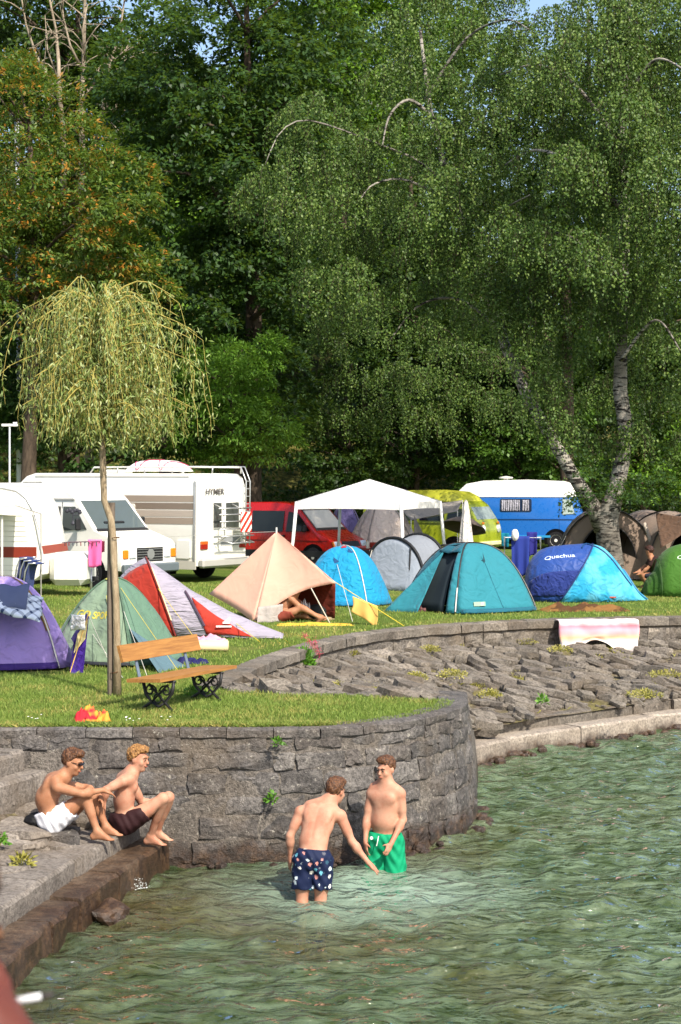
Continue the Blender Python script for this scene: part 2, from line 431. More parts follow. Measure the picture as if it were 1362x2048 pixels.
# ---- the lake surface
xs = np.concatenate([np.linspace(-700, -4.2, 24)[:-1], np.arange(-4.2, 8.0, 0.052), np.linspace(8, 900, 30)])
ys = np.concatenate([np.linspace(-900, 10, 30)[:-1], np.arange(10, 31.2, 0.048), np.linspace(31.3, 37, 6)])
X, Y = np.meshgrid(xs, ys)
Z = np.zeros_like(X); rs = np.random.RandomState(5)
warp = 0.5 * np.sin(X * 0.9 + 1.3 * np.sin(Y * .5)) + 0.4 * np.sin(Y * .8 + X * .35)
for k in range(44):
    lam = 0.19 * (1.0 / 0.19) ** rs.rand(); ang = rs.normal(math.pi / 2 + .15, 0.75); ph = rs.rand() * 6.28
    kx, ky = math.cos(ang) * 2 * math.pi / lam, math.sin(ang) * 2 * math.pi / lam
    Z += 0.0080 * lam ** 0.95 * np.sin(kx * X + ky * Y + ph + warp * rs.uniform(.5, 1.6))
for (rx, ry, ra) in ((-.27, 17.48, .007), (-.19, 17.48, .006), (.47, 18.75, .007), (.35, 17.5, .005), (-2.0, 17.7, .006)):          # rings round the bathers
    rr_ = np.hypot(X - rx, Y - ry); Z += ra * np.sin(rr_ * 2 * math.pi / .20) * np.exp(-rr_ / .55)
Z *= np.clip((np.minimum(6.1 - np.abs(X - 1.9), 40) * 2) * 1.0, 0, 1) * np.clip((Y - 10) * .8, 0, 1)
nx, ny = len(xs), len(ys)
idx = np.arange(nx * ny).reshape(ny, nx)
q = np.stack([idx[:-1, :-1].ravel(), idx[:-1, 1:].ravel(), idx[1:, 1:].ravel(), idx[1:, :-1].ravel()], 1)
struct(link('water', mesh_np('water', np.stack([X.ravel(), Y.ravel(), Z.ravel()], 1), q, M_WATER, True)), 'rippled green lake water')

# ================================================================ THE CURVED RETAINING WALL
def stone_block(w, h, d, seed, rough=0.018, n=3, edge=0.02, chip=.016):
    """a roughly squared stone: front face at y=0 looking -y, centred on x,z, body to y=+d"""
    r = random.Random(seed); mb = MB()
    cj = [[Vector((r.uniform(-1, 1) * edge, 0, r.uniform(-1, 1) * edge)) for _ in range(n + 1)] for _ in range(n + 1)]
    off = r.uniform(0, 90); tiltx = r.uniform(-.05, .05); tiltz = r.uniform(-.06, .06)
    def fn(u, v):
        i, j = round(u * n), round(v * n); x, z = (u - .5) * w, (v - .5) * h
        border = i in (0, n) or j in (0, n)
        y = -rough * 2.2 * (mnoise.noise((x * 3.1 + off, z * 3.1, off)) + .5 * mnoise.noise((x * 9 + off, z * 9, off))) + tiltx * x + tiltz * z
        if border: y += chip * (1 + .5 * r.random())
        c = cj[j][i] * (0.55 if border else 1.0)
        return Vector((x + c.x, y, z + c.z))
    mb.grid(fn, n, n); w1 = n + 1
    ring = [j for j in range(w1)] + [j * w1 + n for j in range(1, w1)] + [n * w1 + i for i in range(n - 1, -1, -1)] + [j * w1 for j in range(n - 1, 0, -1)]
    o = len(mb.v); base = [Vector(mb.v[k]) for k in ring]
    mb.v += [(p.x * .98, d, p.z * .98) for p in base]; m = len(ring)
    for i in range(m):
        mb.f.append((ring[i], o + i, o + (i + 1) % m, ring[(i + 1) % m])); mb.mi.append(0)
    return mb

wall = thing('retaining_wall', 'curved dark stone retaining wall holding the lawn above the water', 'wall', (0, 0, 0))
path = smooth_path(W1[1:], 60); at_w, L_w = polyline_sampler([(p[0], p[1], 0) for p in ([(-14, 19.2)] + path)])
BAT = 0.09                                              # the wall leans back towards its top
def wall_pt(s, z, out=0.0):
    p, d = at_w(s); nrm = Vector((d.y, -d.x, 0))        # outward, to the lake
    return p + nrm * (out + BAT * (1.4 - z)) + Vector((0, 0, z)), d, nrm
def top_z(s):
    p, d = at_w(s); return 1.34 - max(0.0, p.y - 22.0) * 0.27 if p.x > 0.5 else 1.34
N = 90; s0 = 2.0
mb = MB()
mb.grid(lambda u, v: wall_pt(s0 + (L_w - s0) * u, -1.0 + (top_z(s0 + (L_w - s0) * u) + 1.0) * v, -0.014 + .012 * mnoise.noise((u * 60, v * 9, 1)))[0], N, 10)
mb.grid(lambda u, v: wall_pt(s0 + (L_w - s0) * u, top_z(s0 + (L_w - s0) * u), -0.012 - .5 * v)[0], N, 1)
mb.build('mortar_core', M_MORTAR, wall, smooth=True)
s_vis0 = 8.3                                            # first stone column (about x = -5.7)
cz = -0.22; course = 0; sid = 0
hs = [0.22, 0.24, 0.27, 0.22, 0.25, 0.20, 0.17]
for h in hs:
    s = s_vis0 + rnd.uniform(0, .3)
    while s < L_w - 2.6:
        w = rnd.uniform(0.24, 0.66) * (1.1 if h > .23 else .9); hh = h * rnd.uniform(.86, 1.0)
        zc = cz + h / 2 + rnd.uniform(-.012, .012)
        p, d, nrm = wall_pt(s + w / 2, zc, rnd.uniform(-0.010, 0.012))
        ob = stone_block(w - .014, hh - .010, 0.10, sid, .017, 4, .03, .009).build('stone', M_STONE, wall, fix=False)
        ang = math.atan2(d.y, d.x); ob.location = p; ob.rotation_euler = (-math.atan(BAT) + rnd.uniform(-.02, .02), rnd.uniform(-.035, .035), ang)
        sid += 1; s += w
    cz += h; course += 1
# coping stones along the rim
s = 2.0
while s < L_w - 3.0:
    w = rnd.uniform(0.5, 1.1); p, d, nrm = wall_pt(s + w / 2, 1.36, 0.0)
    curve = 10.9 < s
    if curve: w = min(w, .5); p, d, nrm = wall_pt(s + w / 2, 1.36, 0.0)
    mbk = MB(); r = random.Random(sid)
    def cop(u, v, w=w, sid=sid):
        x = (u - .5) * (w - .008); prof = [(0.03, -.075), (-.012, -.03), (-.008, .045), (.03, .062), (.34, .064)][round(v * 4)]
        j = .016 * mnoise.noise((x * 5 + sid * 3, prof[0] * 7, prof[1] * 14 + sid))
        return Vector((x, prof[0] + j, prof[1] + j * .6))
    mbk.grid(cop, 6, 4)
    ob = mbk.build('coping_stone', M_STONE, wall, auto=40); ob.location = p; ob.rotation_euler = (0, 0, math.atan2(d.y, d.x)); sid += 1; s += w
# rubble toe at the foot of the wall
toe = MB(); r = random.Random(3)
for k in range(110):
    s = r.uniform(s_vis0, L_w - 3.2); p, d, nrm = wall_pt(s, 0, r.uniform(.0, .16)); sz = r.uniform(.04, .11)
    toe.box((p.x, p.y, r.uniform(-.12, .03)), (sz * 1.7, sz * 1.3, sz), Matrix.Rotation(r.uniform(0, 3), 3, 'Z') @ Matrix.Rotation(r.uniform(-.4, .4), 3, 'X'), sz * .3)
o = toe.build('toe_rubble', M_STONE, wall); o['kind'] = 'stuff'

# ================================================================ STONE BANK WITH LOW UPPER WALL
UP = [(-1.5, 23.2, 1.34), (-1.3, 24.8, 1.2), (-1.0, 26.5, 1.13), (-.6, 28, 1.1), (-.1, 29.6, 1.07), (.6, 31.1, 1.03), (1.6, 32.35, 1.0), (2.9, 33.35, .97), (4.2, 34.0, .94), (6.6, 34.65, .9), (12, 35.35, .9), (30, 36.3, .9)]
LO = [(-1.4, 22.7, 1.37), (-.5, 22.32, 1.37), (.4, 22.07, 1.36), (1.15, 21.75, 1.36), (1.46, 22.3, 1.22), (1.62, 23.6, .85), (1.9, 25.9, .48), (2.9, 27.35, .45), (4.5, 28.9, .45), (5.6, 29.9, .45), (9, 31.6, .45), (30, 33.2, .45)]
def bank_pt(u, v):
    a = interp(LO, u); b = interp(UP, u); p = a.lerp(b, v)
    p.z += 0.05 * mnoise.noise((p.x * .9, p.y * .9, 4)); return p
bank = MB(); bank.grid(lambda u, v: bank_pt(u * 0.95, v) + V(0, 0, -.03), 90, 22)
bank = struct(bank.build('stone_bank', M_SOIL, smooth=True), 'sloping bank of rough grey stone slabs between lawn and water')

def slab_mesh(seed, m):
    r = random.Random(seed); bm = bmesh.new()
    L, Wd, T = r.uniform(.17, .34), r.uniform(.10, .19), r.uniform(.10, .18)
    n = r.randint(5, 7); top = []
    for k in range(n):
        a = 2 * math.pi * (k + r.uniform(-.3, .3)) / n; q = r.uniform(.82, 1.1)
        top.append((L * math.cos(a) * q, Wd * math.sin(a) * q))
    for (x, y) in top: bm.verts.new((x, y, T * r.uniform(.25, .5)))
    for (x, y) in top: bm.verts.new((x * 1.06, y * 1.06, T * r.uniform(-.1, .05)))
    for (x, y) in top: bm.verts.new((x * .8, y * .8, -T * .6))
    bm.verts.new((r.uniform(-.1, .1), r.uniform(-.05, .05), T * r.uniform(.5, .6)))
    bmesh.ops.convex_hull(bm, input=bm.verts)
    for v in [v for v in bm.verts if not v.link_faces]: bm.verts.remove(v)
    me = bpy.data.meshes.new('slab'); bm.to_mesh(me); bm.free(); me.materials.append(m); return me
SLABS = [slab_mesh(100 + k, M_BANK) for k in range(22)]
r = random.Random(21); nst = 0; placed = []
for k in range(5200):
    if nst >= 297: break
    u = r.uniform(0.03, 0.86) ** 1.0; v = r.uniform(0.03, .97); p = bank_pt(u, v)
    if p.x > 6.4 or p.x < -1.5: continue
    if any((p.x - q.x) ** 2 * 5.5 + (p.y - q.y) ** 2 * 7 < 0.46 * (qs + 0.0) for q, qs in placed): continue
    # keep off the grass tuft spots now and then
    o = link('stone', r.choice(SLABS), bank)
    a = interp(LO, u); b = interp(UP, u); dn = (b - a); slope = math.atan2(dn.z, math.hypot(dn.x, dn.y))
    sc = r.choice((.62, .75, .9, 1.0, 1.15)); placed.append((p, sc)); nst += 1
    o.location = p + V(0, 0, r.uniform(-.01, .05)); o.scale = (sc, sc * r.uniform(.8, 1.15), sc * r.uniform(.9, 1.5))
    o.rotation_euler = (r.uniform(-.12, .30) - .12, r.uniform(.0, .34), r.uniform(-.75, .1))
infill = MB(); rr = random.Random(8)
for k in range(1300):
    u = rr.uniform(0.02, .88); p = bank_pt(u, rr.uniform(0, 1)); src = rr.choice(SLABS); sz = rr.uniform(.14, .62)
    M3 = Matrix.Rotation(rr.uniform(-1.1, .5), 3, 'Z') @ Matrix.Rotation(rr.uniform(-.1, .5), 3, 'Y') @ Matrix.Rotation(rr.uniform(-.4, .3), 3, 'X') @ Matrix.Diagonal((sz, sz, sz * rr.uniform(.8, 1.6)))
    c_ = p + V(0, 0, rr.uniform(-.03, .03)); infill.add([M3 @ v.co + c_ for v in src.vertices], [tuple(f.vertices) for f in src.polygons])
o = infill.build('small_rubble', M_BANK, bank, fix=False); o['kind'] = 'stuff'

up_wall = thing('low_wall', 'low stone kerb wall edging the upper lawn above the slab bank', 'wall', (0, 0, 0))
at_u, L_u = polyline_sampler([(p[0], p[1], 0) for p in smooth_path(U, 80)])
mb = MB(); NU = 80; LU = min(L_u, 30)
def up_base(s):
    p, d = at_u(s); return 0.62 if s > 12 else 1.0
mb.grid(lambda u, v: at_u(LU * u)[0] + Vector((at_u(LU * u)[1].y, -at_u(LU * u)[1].x, 0)) * (-.02 + .015 * mnoise.noise((u * 70, v * 5, 3))) + Vector((0, 0, .6 + .78 * v)), NU, 5)
mb.build('mortar_core', M_MORTAR, up_wall, smooth=True)
s = 0.1; r = random.Random(55)
while s < min(L_u, 21):
    w = r.uniform(.35, .85); p, d = at_u(s + w / 2); nrm = Vector((d.y, -d.x, 0)); k = r.random()
    mbk = MB()
    def cop2(u, v, w=w, k=k):
        x = (u - .5) * (w - .012); prof = [(0.05, -.12), (-.01, -.08), (-.012, .055), (.02, .072), (.34, .076)][round(v * 4)]
        j = .022 * mnoise.noise((x * 5 + k * 90, prof[0] * 7, prof[1] * 12 + k * 50)); return Vector((x, prof[0] + j, prof[1] + j * .5))
    mbk.grid(cop2, 5, 4); ob = mbk.build('coping_stone', M_BANK, up_wall, auto=40)
    ob.location = p + nrm * .02 + V(0, 0, 1.34); ob.rotation_euler = (0, 0, math.atan2(d.y, d.x))
    s += w
s = 5.5
for z0, hh in ((.72, .26), (.98, .26)):
    s = 4.0 + r.random()
    while s < min(L_u, 21):
        w = r.uniform(.3, .6); p, d = at_u(s + w / 2); nrm = Vector((d.y, -d.x, 0))
        ob = stone_block(w - .03, hh - .03, .12, 900 + int(s * 10) + int(z0 * 100), .03).build('stone', M_BANK, up_wall, fix=False)
        ob.location = p + nrm * r.uniform(-.005, .02) + V(0, 0, z0 + hh / 2 - .02); ob.rotation_euler = (r.uniform(-.05, .05), r.uniform(-.05, .05), math.atan2(d.y, d.x)); s += w

# ================================================================ STEPS INTO THE WATER
def step_row(parent, line, ztop, depth, height, lens, m, seed, name='step_stone', wob=.02, side=1, gap=.014):
    at, L = polyline_sampler([(p[0], p[1], 0) for p in line]); s = 0.0; r = random.Random(seed)
    while s < L - .1:
        w = min(r.uniform(*lens), L - s); p, d = at(s + w / 2); k = r.uniform(0, 99); dz = r.uniform(-1, 1) * wob * .6
        mb = MB(); nseg = max(3, int(w / .16))
        def fn(u, v, w=w, k=k):
            x = (u - .5) * (w - gap); pr = [(.03, -height), (-.005, -height * .5), (-.0, -.03), (.03, 0), (depth * .5, .006), (depth, 0)][round(v * 5)]
            j = wob * (mnoise.noise((x * 3.2 + k, pr[0] * 4, pr[1] * 6)) + .6 * mnoise.noise((x * 9 + k, pr[0] * 9, pr[1] * 9)))
            return Vector((x, (pr[0] + j), pr[1] + j * .5))
        mb.grid(fn, nseg, 5)
        n6 = nseg + 1                                    # close the two ends
        mb.f.append(tuple(j * n6 for j in range(6))); mb.f.append(tuple(j * n6 + nseg for j in range(6))[::-1]); mb.mi += [0, 0]
        ob = mb.build(name, m, parent, auto=38); nrm = Vector((d.y, -d.x, 0)) * side
        ob.location = p + nrm * r.uniform(-.5, .8) * wob + V(0, 0, ztop + dz)
        ob.rotation_euler = (r.uniform(-.012, .012), r.uniform(-.008, .008), math.atan2(nrm.y, nrm.x) + math.pi / 2); s += w

right_steps = struct(thing('lake_steps', 'pale ledge and step running along the foot of the slab bank', 'steps')); del right_steps['category']
T1 = [(1.8, 25.45), (2.85, 26.95), (4.5, 28.45), (5.5, 29.4), (9, 31.1), (30, 32.7)]
T2 = offset2(T1, 0.36)
step_row(right_steps, T1, 0.26, 0.62, 0.9, (1.1, 2.1), M_LEDGE, 1, wob=.014)
step_row(right_steps, T2, 0.43, 0.7, 0.5, (.7, 1.5), M_BANK, 2, wob=.022)
mb = MB(); rr = random.Random(4); atT, LT = polyline_sampler([(x, y, 0) for x, y in T1[:-1]])
for k in range(170):
    p, d = atT(rr.uniform(0, LT)); nrm = Vector((d.y, -d.x, 0)); sz = rr.uniform(.05, .13)
    mb.box(p + nrm * rr.uniform(.0, .14) + V(0, 0, rr.uniform(-.16, .03)), (sz * 2, sz * 1.2, sz), Matrix.Rotation(rr.uniform(0, 3), 3, 'Z') @ Matrix.Rotation(rr.uniform(-.3, .3), 3, 'X'), sz * .3)
o = mb.build('toe_rubble', M_STEP, right_steps); o['kind'] = 'stuff'

left_steps = struct(thing('lake_steps', 'worn stone steps leading down into the water beside the curved wall', 'steps')); del left_steps['category']
S1 = [(-3.1, 11.8), (-2.65, 14.0), (-2.40, 16.2), (-1.80, 18.98)]
S2 = [(-3.4, 11.9), (-2.98, 14.6), (-2.60, 16.7), (-2.13, 18.98)]
step_row(left_steps, S1, 0.28, 0.75, 0.85, (.7, 1.4), M_STEP, 11, wob=.03, gap=.03)
step_row(left_steps, S2, 0.47, 0.6, 0.4, (.9, 1.7), M_STEPG, 12, wob=.022, gap=.025)
step_row(left_steps, [(-3.85, 16.9), (-3.10, 19.02)], 1.0, 0.7, 0.5, (.9, 1.3), M_STEPG, 13, wob=.02)
step_row(left_steps, [(-4.2, 16.6), (-3.34, 19.02)], 1.22, 0.9, 0.5, (1.0, 1.4), M_STEPG, 14, wob=.02)
lb = MB()
def lb_pt(u, v):
    y = 11.5 + 7.6 * u; x0 = interp([(-3.75, 0, 0), (-3.4, 0, 0), (-3.02, 0, 0), (-2.55, 0, 0)], u).x; x = x0 - 4.5 * v
    return Vector((x, y, .42 + 1.0 * min(1, v * 2.6) ** 1.2 * (.8 + .0 * u) + .05 * mnoise.noise((x * 2, y * 2, 7))))
lb.grid(lb_pt, 40, 24); lb.build('rubble_base', M_SOIL, left_steps, smooth=True)
SL2 = [slab_mesh(300 + k, M_STEPG) for k in range(10)]; r = random.Random(77)
for k in range(120):
    u = r.uniform(.25, .985); v = r.uniform(0.0, .34); p = lb_pt(u, v)
    o = link('stone', r.choice(SL2), left_steps); sc = r.uniform(.7, 1.5)
    o.location = p + V(0, 0, -.02); o.scale = (sc, sc, sc * .8); o.rotation_euler = (r.uniform(-.15, .15), r.uniform(-.2, .1), r.uniform(0, 3.1))
# the boulder half in the water in front of the steps
def boulder(name, loc, size, seed, m, parent=None, jag=.35):
    bm = bmesh.new(); bmesh.ops.create_icosphere(bm, subdivisions=3, radius=1.0); r = random.Random(seed); o_ = r.uniform(0, 50)
    for v in bm.verts:
        q = v.co.copy(); k = 1 + jag * mnoise.noise(q * 1.3 + Vector((o_, 0, 0))) + jag * .4 * mnoise.noise(q * 3.5 + Vector((o_, 0, 0)))
        q = q * k; v.co = Vector((q.x * size[0], q.y * size[1], q.z * size[2]))
    me = bpy.data.meshes.new(name); bm.to_mesh(me); bm.free(); me.materials.append(m); o = link(name, me, parent); o.location = loc; return o
p = G(205, 1830, 0.05)
tag(boulder('boulder', (p.x + .04, p.y + .1, .02), (.20, .22, .13), 5, M_STEP), 'brown wet boulder lying half in the water against the lower step', 'rock')
# ================================================================ VEGETATION
def leaf_mat(key, dark, mid, light, trans=0.35, spec=0.35, rough=0.5, odd=None, oddf=0.1, big=0.5):
    t = NT(key); g = t.n('NewGeometry'); rp = g.outputs['Random Per Island']
    col = t.ramp(rp, [(0.0, dark), (0.5, mid), (1.0, light)])
    pos = g.outputs['Position']
    col = t.mix(t.math('MULTIPLY', t.ramp(t.noise(big, 4, 0.6, vec=pos), [(0.4, 0.0), (0.65, 1.0)]), 0.45), col, mid)
    if odd:
        sel = t.math('MULTIPLY', t.ramp(t.noise(1.1, 4, 0.65, vec=pos), [(0.47, 0.0), (0.6, 1.0)]), t.ramp(t.math('FRACT', t.math('MULTIPLY', rp, 37.7)), [(1 - oddf - .03, 0.0), (1 - oddf, 1.0)]))
        col = t.mix(sel, col, odd)
    b = t.bsdf(col, rough, spec)
    tr = t.n('BsdfTranslucent'); t.put(tr.inputs[0], t.mix(0.5, col, '#7f9a2a'))
    mx = t.n('MixShader'); mx.inputs[0].default_value = trans; t.l(b, mx.inputs[1]); t.l(tr.outputs[0], mx.inputs[2])
    return t.done(mx.outputs[0])

L_DARK = leaf_mat('leaf_dark', '#1f3216', '#304b20', '#48662d')
L_ASH = leaf_mat('leaf_ash', '#354a1a', '#4c6624', '#6b8036', odd='#b07426', oddf=0.42)
L_LIME = leaf_mat('leaf_bright', '#44641e', '#5f8626', '#82a63a', trans=0.4)
L_LOCUST = leaf_mat('leaf_locust', '#4a701f', '#66902e', '#8cb248', trans=0.4)
L_ASHG = leaf_mat('leaf_mid_green', '#33501a', '#4a6e24', '#6a8c36', trans=0.35)
L_BIRCH = leaf_mat('leaf_birch', '#2a3d16', '#466026', '#728440', trans=0.18, spec=0.25, rough=0.5)
L_FOREST = leaf_mat('leaf_forest', '#1c2e0f', '#30481a', '#4a6428')
L_WILLOW = leaf_mat('leaf_willow', '#627a34', '#839448', '#adb27c', trans=0.3, spec=0.5)
L_GRASS = leaf_mat('grass_blade', '#546e2a', '#738a3a', '#9ca858', trans=0.3, spec=0.3, rough=0.6, odd='#aca25c', oddf=0.4, big=0.4)
L_WEED = leaf_mat('leaf_weed', '#3d6a20', '#5a8c2c', '#7fae40', trans=0.35)
L_MOSS = leaf_mat('dry_cushion', '#6e6a2c', '#8f8a3f', '#b3a858', trans=0.2)

def bark_mat(key, a, b, scale=8, stretch=(1, 1, .25)):
    t = NT(key); mp = t.n('Mapping'); mp.inputs['Scale'].default_value = stretch; t.l(t.coord('Object'), mp.inputs['Vector'])
    n = t.noise(scale, 6, 0.7, vec=mp.outputs[0]); return t.done(t.bsdf(t.ramp(n, [(0.35, a), (0.65, b)]), 0.9, 0.2, t.bump(n, 0.8, 0.04)))
M_BARK = bark_mat('bark_brown', '#2b241d', '#5a4d40')
M_DEAD = bark_mat('bark_dead', '#7a6d5c', '#a89a86')
M_SAPL = bark_mat('bark_sapling', '#77664d', '#a8977c', 14)
def birch_bark():
    t = NT('bark_birch'); mp = t.n('Mapping'); mp.inputs['Scale'].default_value = (1.2, 1.2, 5.0); t.l(t.coord('Object'), mp.inputs['Vector'])
    n = t.noise(2.6, 6, 0.7, vec=mp.outputs[0], dist=.6); n2 = t.noise(1.2, 5)
    col = t.mix(t.ramp(n, [(0.50, 0.0), (0.56, 1.0)]), t.ramp(n2, [(0.3, '#6b655c'), (0.7, '#a19b90')]), '#1f1b18')
    z = t.n('SeparateXYZ'); t.l(t.coord('Object'), z.inputs[0])
    low = t.math('MULTIPLY', t.maprange(z.outputs['Z'], 0.2, 3.0, 1.0, 0.0), t.ramp(t.noise(4, 6, 0.7), [(0.35, 0.0), (0.6, 1.0)]))
    return t.done(t.bsdf(t.mix(low, col, '#4a453f'), 0.85, 0.2, t.bump(n, 0.6, 0.03)))
M_BIRCH = birch_bark()

def leaves(name, pos, dirs, nrm, L, Wd, m, parent, curl=0.12):
    """one diamond leaf per row"""
    n = len(pos); d = dirs / np.maximum(np.linalg.norm(dirs, axis=1, keepdims=True), 1e-6)
    side = np.cross(d, nrm); side /= np.maximum(np.linalg.norm(side, axis=1, keepdims=True), 1e-6)
    up = np.cross(side, d); L = np.broadcast_to(L, (n,))[:, None]; Wd = np.broadcast_to(Wd, (n,))[:, None]
    v = np.empty((n, 4, 3)); mid = pos + d * L * .45 + up * L * curl
    v[:, 0] = pos; v[:, 1] = mid + side * Wd * .5; v[:, 2] = pos + d * L; v[:, 3] = mid - side * Wd * .5
    q = np.arange(n * 4).reshape(n, 4)
    return link(name, mesh_np(name, v.reshape(-1, 3), q, m), parent)

def rand_dirs(rs, n):
    v = rs.normal(size=(n, 3)); return v / np.linalg.norm(v, axis=1, keepdims=True)

def clump_leaves(rs, centers, outs, radii, per, flat=0.55, droop=0.35, jitter=0.55):
    """leaves on dome-like sprays round the given centres"""
    C = np.repeat(centers, per, axis=0); O = np.repeat(outs, per, axis=0); Rr = np.repeat(radii, per)
    n = len(C); u = rand_dirs(rs, n); u[:, 2] = np.abs(u[:, 2]) * .9 - 0.18
    u += O * 0.35; u /= np.linalg.norm(u, axis=1, keepdims=True)
    rr = (0.35 + 0.65 * rs.rand(n) ** 0.5) * Rr
    off = u * rr[:, None]; off[:, 2] *= flat; off[:, 2] -= droop * (np.hypot(off[:, 0], off[:, 1]) ** 2) / np.maximum(Rr, .1)
    pos = C + off
    nrm = u * .45 + O * .35 + np.array([0, 0, .75]) + rs.normal(size=(n, 3)) * jitter * .6
    nrm /= np.linalg.norm(nrm, axis=1, keepdims=True)
    d = u * .8 + O * .3 + rs.normal(size=(n, 3)) * jitter; d[:, 2] -= .45
    return pos, d, nrm

def crown_centers(rs, blobs, n, shell=0.72):
    """points through a union of ellipsoids ((cx,cy,cz),(rx,ry,rz)), more of them near the surface"""
    vol = np.array([b[1][0] * b[1][1] * b[1][2] for b in blobs]) ** 0.75; pick = rs.choice(len(blobs), n, p=vol / vol.sum())
    c = np.array([b[0] for b in blobs])[pick]; r = np.array([b[1] for b in blobs])[pick]
    u = rand_dirs(rs, n); k = np.where(rs.rand(n) < .75, shell + (1 - shell) * rs.rand(n), shell * rs.rand(n) ** .5)
    return c + u * r * k[:, None], u

def limb(mb, a, b, r0, r1, rs, bend=.15, seg=5, n=5):
    a, b = Vector(a), Vector(b); L = (b - a).length; pts = []
    o = Vector(rs.normal(size=3)) * L * bend
    for i in range(n + 1):
        t = i / n; pts.append(a.lerp(b, t) + o * math.sin(t * math.pi) * .5 + Vector((0, 0, L * .12 * math.sin(t * math.pi))))
    mb.tube(pts, [r0 + (r1 - r0) * i / n for i in range(n + 1)], seg)
    return pts

def broadleaf(name, label, base, blobs, m, n_clumps, per, rc, leaf, seed, trunk_r=.22, lean=(0, 0), bark=None, ratio=.62, flat=.55, droop=.35, group=None, trunk_top=None):
    """blobs are in tree-local metres above the base"""
    rs = np.random.RandomState(seed); t = thing(name, label, 'tree', base, 0, group)
    top = max(b[0][2] + b[1][2] * .4 for b in blobs) if trunk_top is None else trunk_top
    mb = MB(); pts = [(lean[0] * k + .12 * math.sin(k * 5 + seed), lean[1] * k + .1 * math.cos(k * 4 + seed), top * k) for k in np.linspace(0, 1, 9)]
    mb.tube(pts, [trunk_r * (1.35 if k == 0 else 1 - .8 * k / 8) for k in range(9)], 9)
    cen, out = crown_centers(rs, blobs, n_clumps)
    for i in rs.choice(len(cen), min(26, len(cen)), replace=False):
        zt = max(top * .25, min(top * .95, cen[i][2] - abs(cen[i][0]) * .5)); k = zt / top
        limb(mb, (lean[0] * k, lean[1] * k, zt), cen[i], trunk_r * .4 * (1.1 - k * .7), .02, rs)
    mb.build('trunk', bark or M_BARK, t, smooth=True, fix=False)
    rad = rc * (0.65 + .7 * rs.rand(len(cen)))
    pos, d, nr = clump_leaves(rs, cen, out, rad, per, flat, droop)
    leaves('crown', pos, d, nr, leaf * (0.7 + .6 * rs.rand(len(pos))), leaf * ratio * (0.7 + .6 * rs.rand(len(pos))), m, t)
    return t

def pxblob(t_d, x, y, rx, ry, rd, dd=0.0):
    """ellipsoid from photo pixels at depth t_d: centre (x,y), radii rx, ry in px, rd in metres deep"""
    k = (t_d + dd) / FPX; c = P(x, y, t_d + dd); return ((c.x, c.y, c.z), (rx * k, rd, ry * k))

def px_tree(name, label, d, base_px, blobs, m, n_clumps, per, rc, leaf, seed, **kw):
    b = Vector(((base_px - W0 / 2) * d / FPX, d, LAWN if d < 76 else hill_z((base_px - W0 / 2) * d / FPX, d)))
    bl = [((c[0] - b.x, c[1] - b.y, c[2] - b.z), r) for c, r in (pxblob(d, *q) for q in blobs)]
    return broadleaf(name, label, b, bl, m, n_clumps, per, rc, leaf, seed, **kw)

# -- the big trees, left to right
px_tree('ash_tree', 'tall ash tree with orange seed clusters left behind the caravan', 55, 60,
        [(30, 300, 190, 200, 3.2), (150, 420, 170, 190, 3.0, -1), (40, 560, 200, 160, 3.0), (230, 560, 110, 110, 2.2)], L_ASH, 330, 120, .62, .17, 11, ratio=.42, trunk_r=.28)
px_tree('cherry_tree', 'massive dark green broadleaf tree towering behind the motorhome', 60, 500,
        [(420, 120, 210, 230, 4.0), (380, 380, 150, 210, 3.5, -1.5), (520, 330, 150, 200, 3.5), (600, 120, 140, 190, 3.5, 2), (440, 640, 170, 190, 3.2), (560, 560, 120, 150, 3, 1), (300, 150, 110, 160, 3, 2), (480, 830, 120, 80, 2.2), (560, 800, 60, 110, 2)], L_DARK, 620, 115, .68, .195, 12, trunk_r=.42, droop=.5)
px_tree('locust_tree', 'low bright green feathery tree beside the red van', 56, 470,
        [(460, 760, 90, 85, 2.2), (520, 720, 70, 50, 1.8), (440, 850, 100, 80, 2.2), (530, 860, 60, 70, 1.8)], L_LOCUST, 120, 130, .5, .15, 13, ratio=.4, trunk_r=.14)
px_tree('understory_tree', 'shaded tree standing behind the willow sapling and white caravan', 58, 130,
        [(60, 760, 210, 120, 2.6), (240, 740, 140, 140, 2.6), (150, 870, 260, 70, 2.2), (330, 850, 90, 80, 2)], L_DARK, 260, 110, .6, .17, 14, trunk_r=.26)
px_tree('maple_tree', 'bright yellow-green maple high on the slope behind the dark tree', 84, 690,
        [(690, 60, 180, 190, 4.5), (760, 190, 150, 150, 4, -1), (620, -60, 170, 120, 4), (860, 20, 150, 190, 4)], L_LIME, 330, 110, .85, .25, 15, trunk_r=.35)
px_tree('forest_tree', 'mid green tree at the top left behind bare branches', 80, 150,
        [(150, 60, 210, 180, 4.5), (40, 200, 180, 190, 4), (240, 250, 150, 190, 4), (-20, -20, 160, 160, 4)], L_FOREST, 330, 110, .85, .24, 16, trunk_r=.35)
px_tree('walnut_tree', 'dark tree on the slope behind the hanging birch boughs', 78, 820,
        [(760, 420, 190, 220, 4), (700, 650, 170, 200, 4), (860, 650, 200, 200, 4), (960, 430, 170, 200, 4), (780, 820, 200, 110, 3.5)], L_FOREST, 420, 105, .85, .23, 17, trunk_r=.35)
px_tree('lime_tree', 'deep green tree filling the slope behind the white birch trunk', 76, 1180,
        [(1130, 640, 170, 180, 4), (1280, 560, 150, 230, 4), (1200, 800, 190, 150, 4), (1340, 780, 120, 180, 4), (1060, 800, 120, 110, 3.5), (1330, 300, 90, 200, 3), (1220, 330, 120, 200, 3.5), (1300, 80, 110, 140, 3)], L_FOREST, 500, 105, .85, .23, 18, trunk_r=.35)
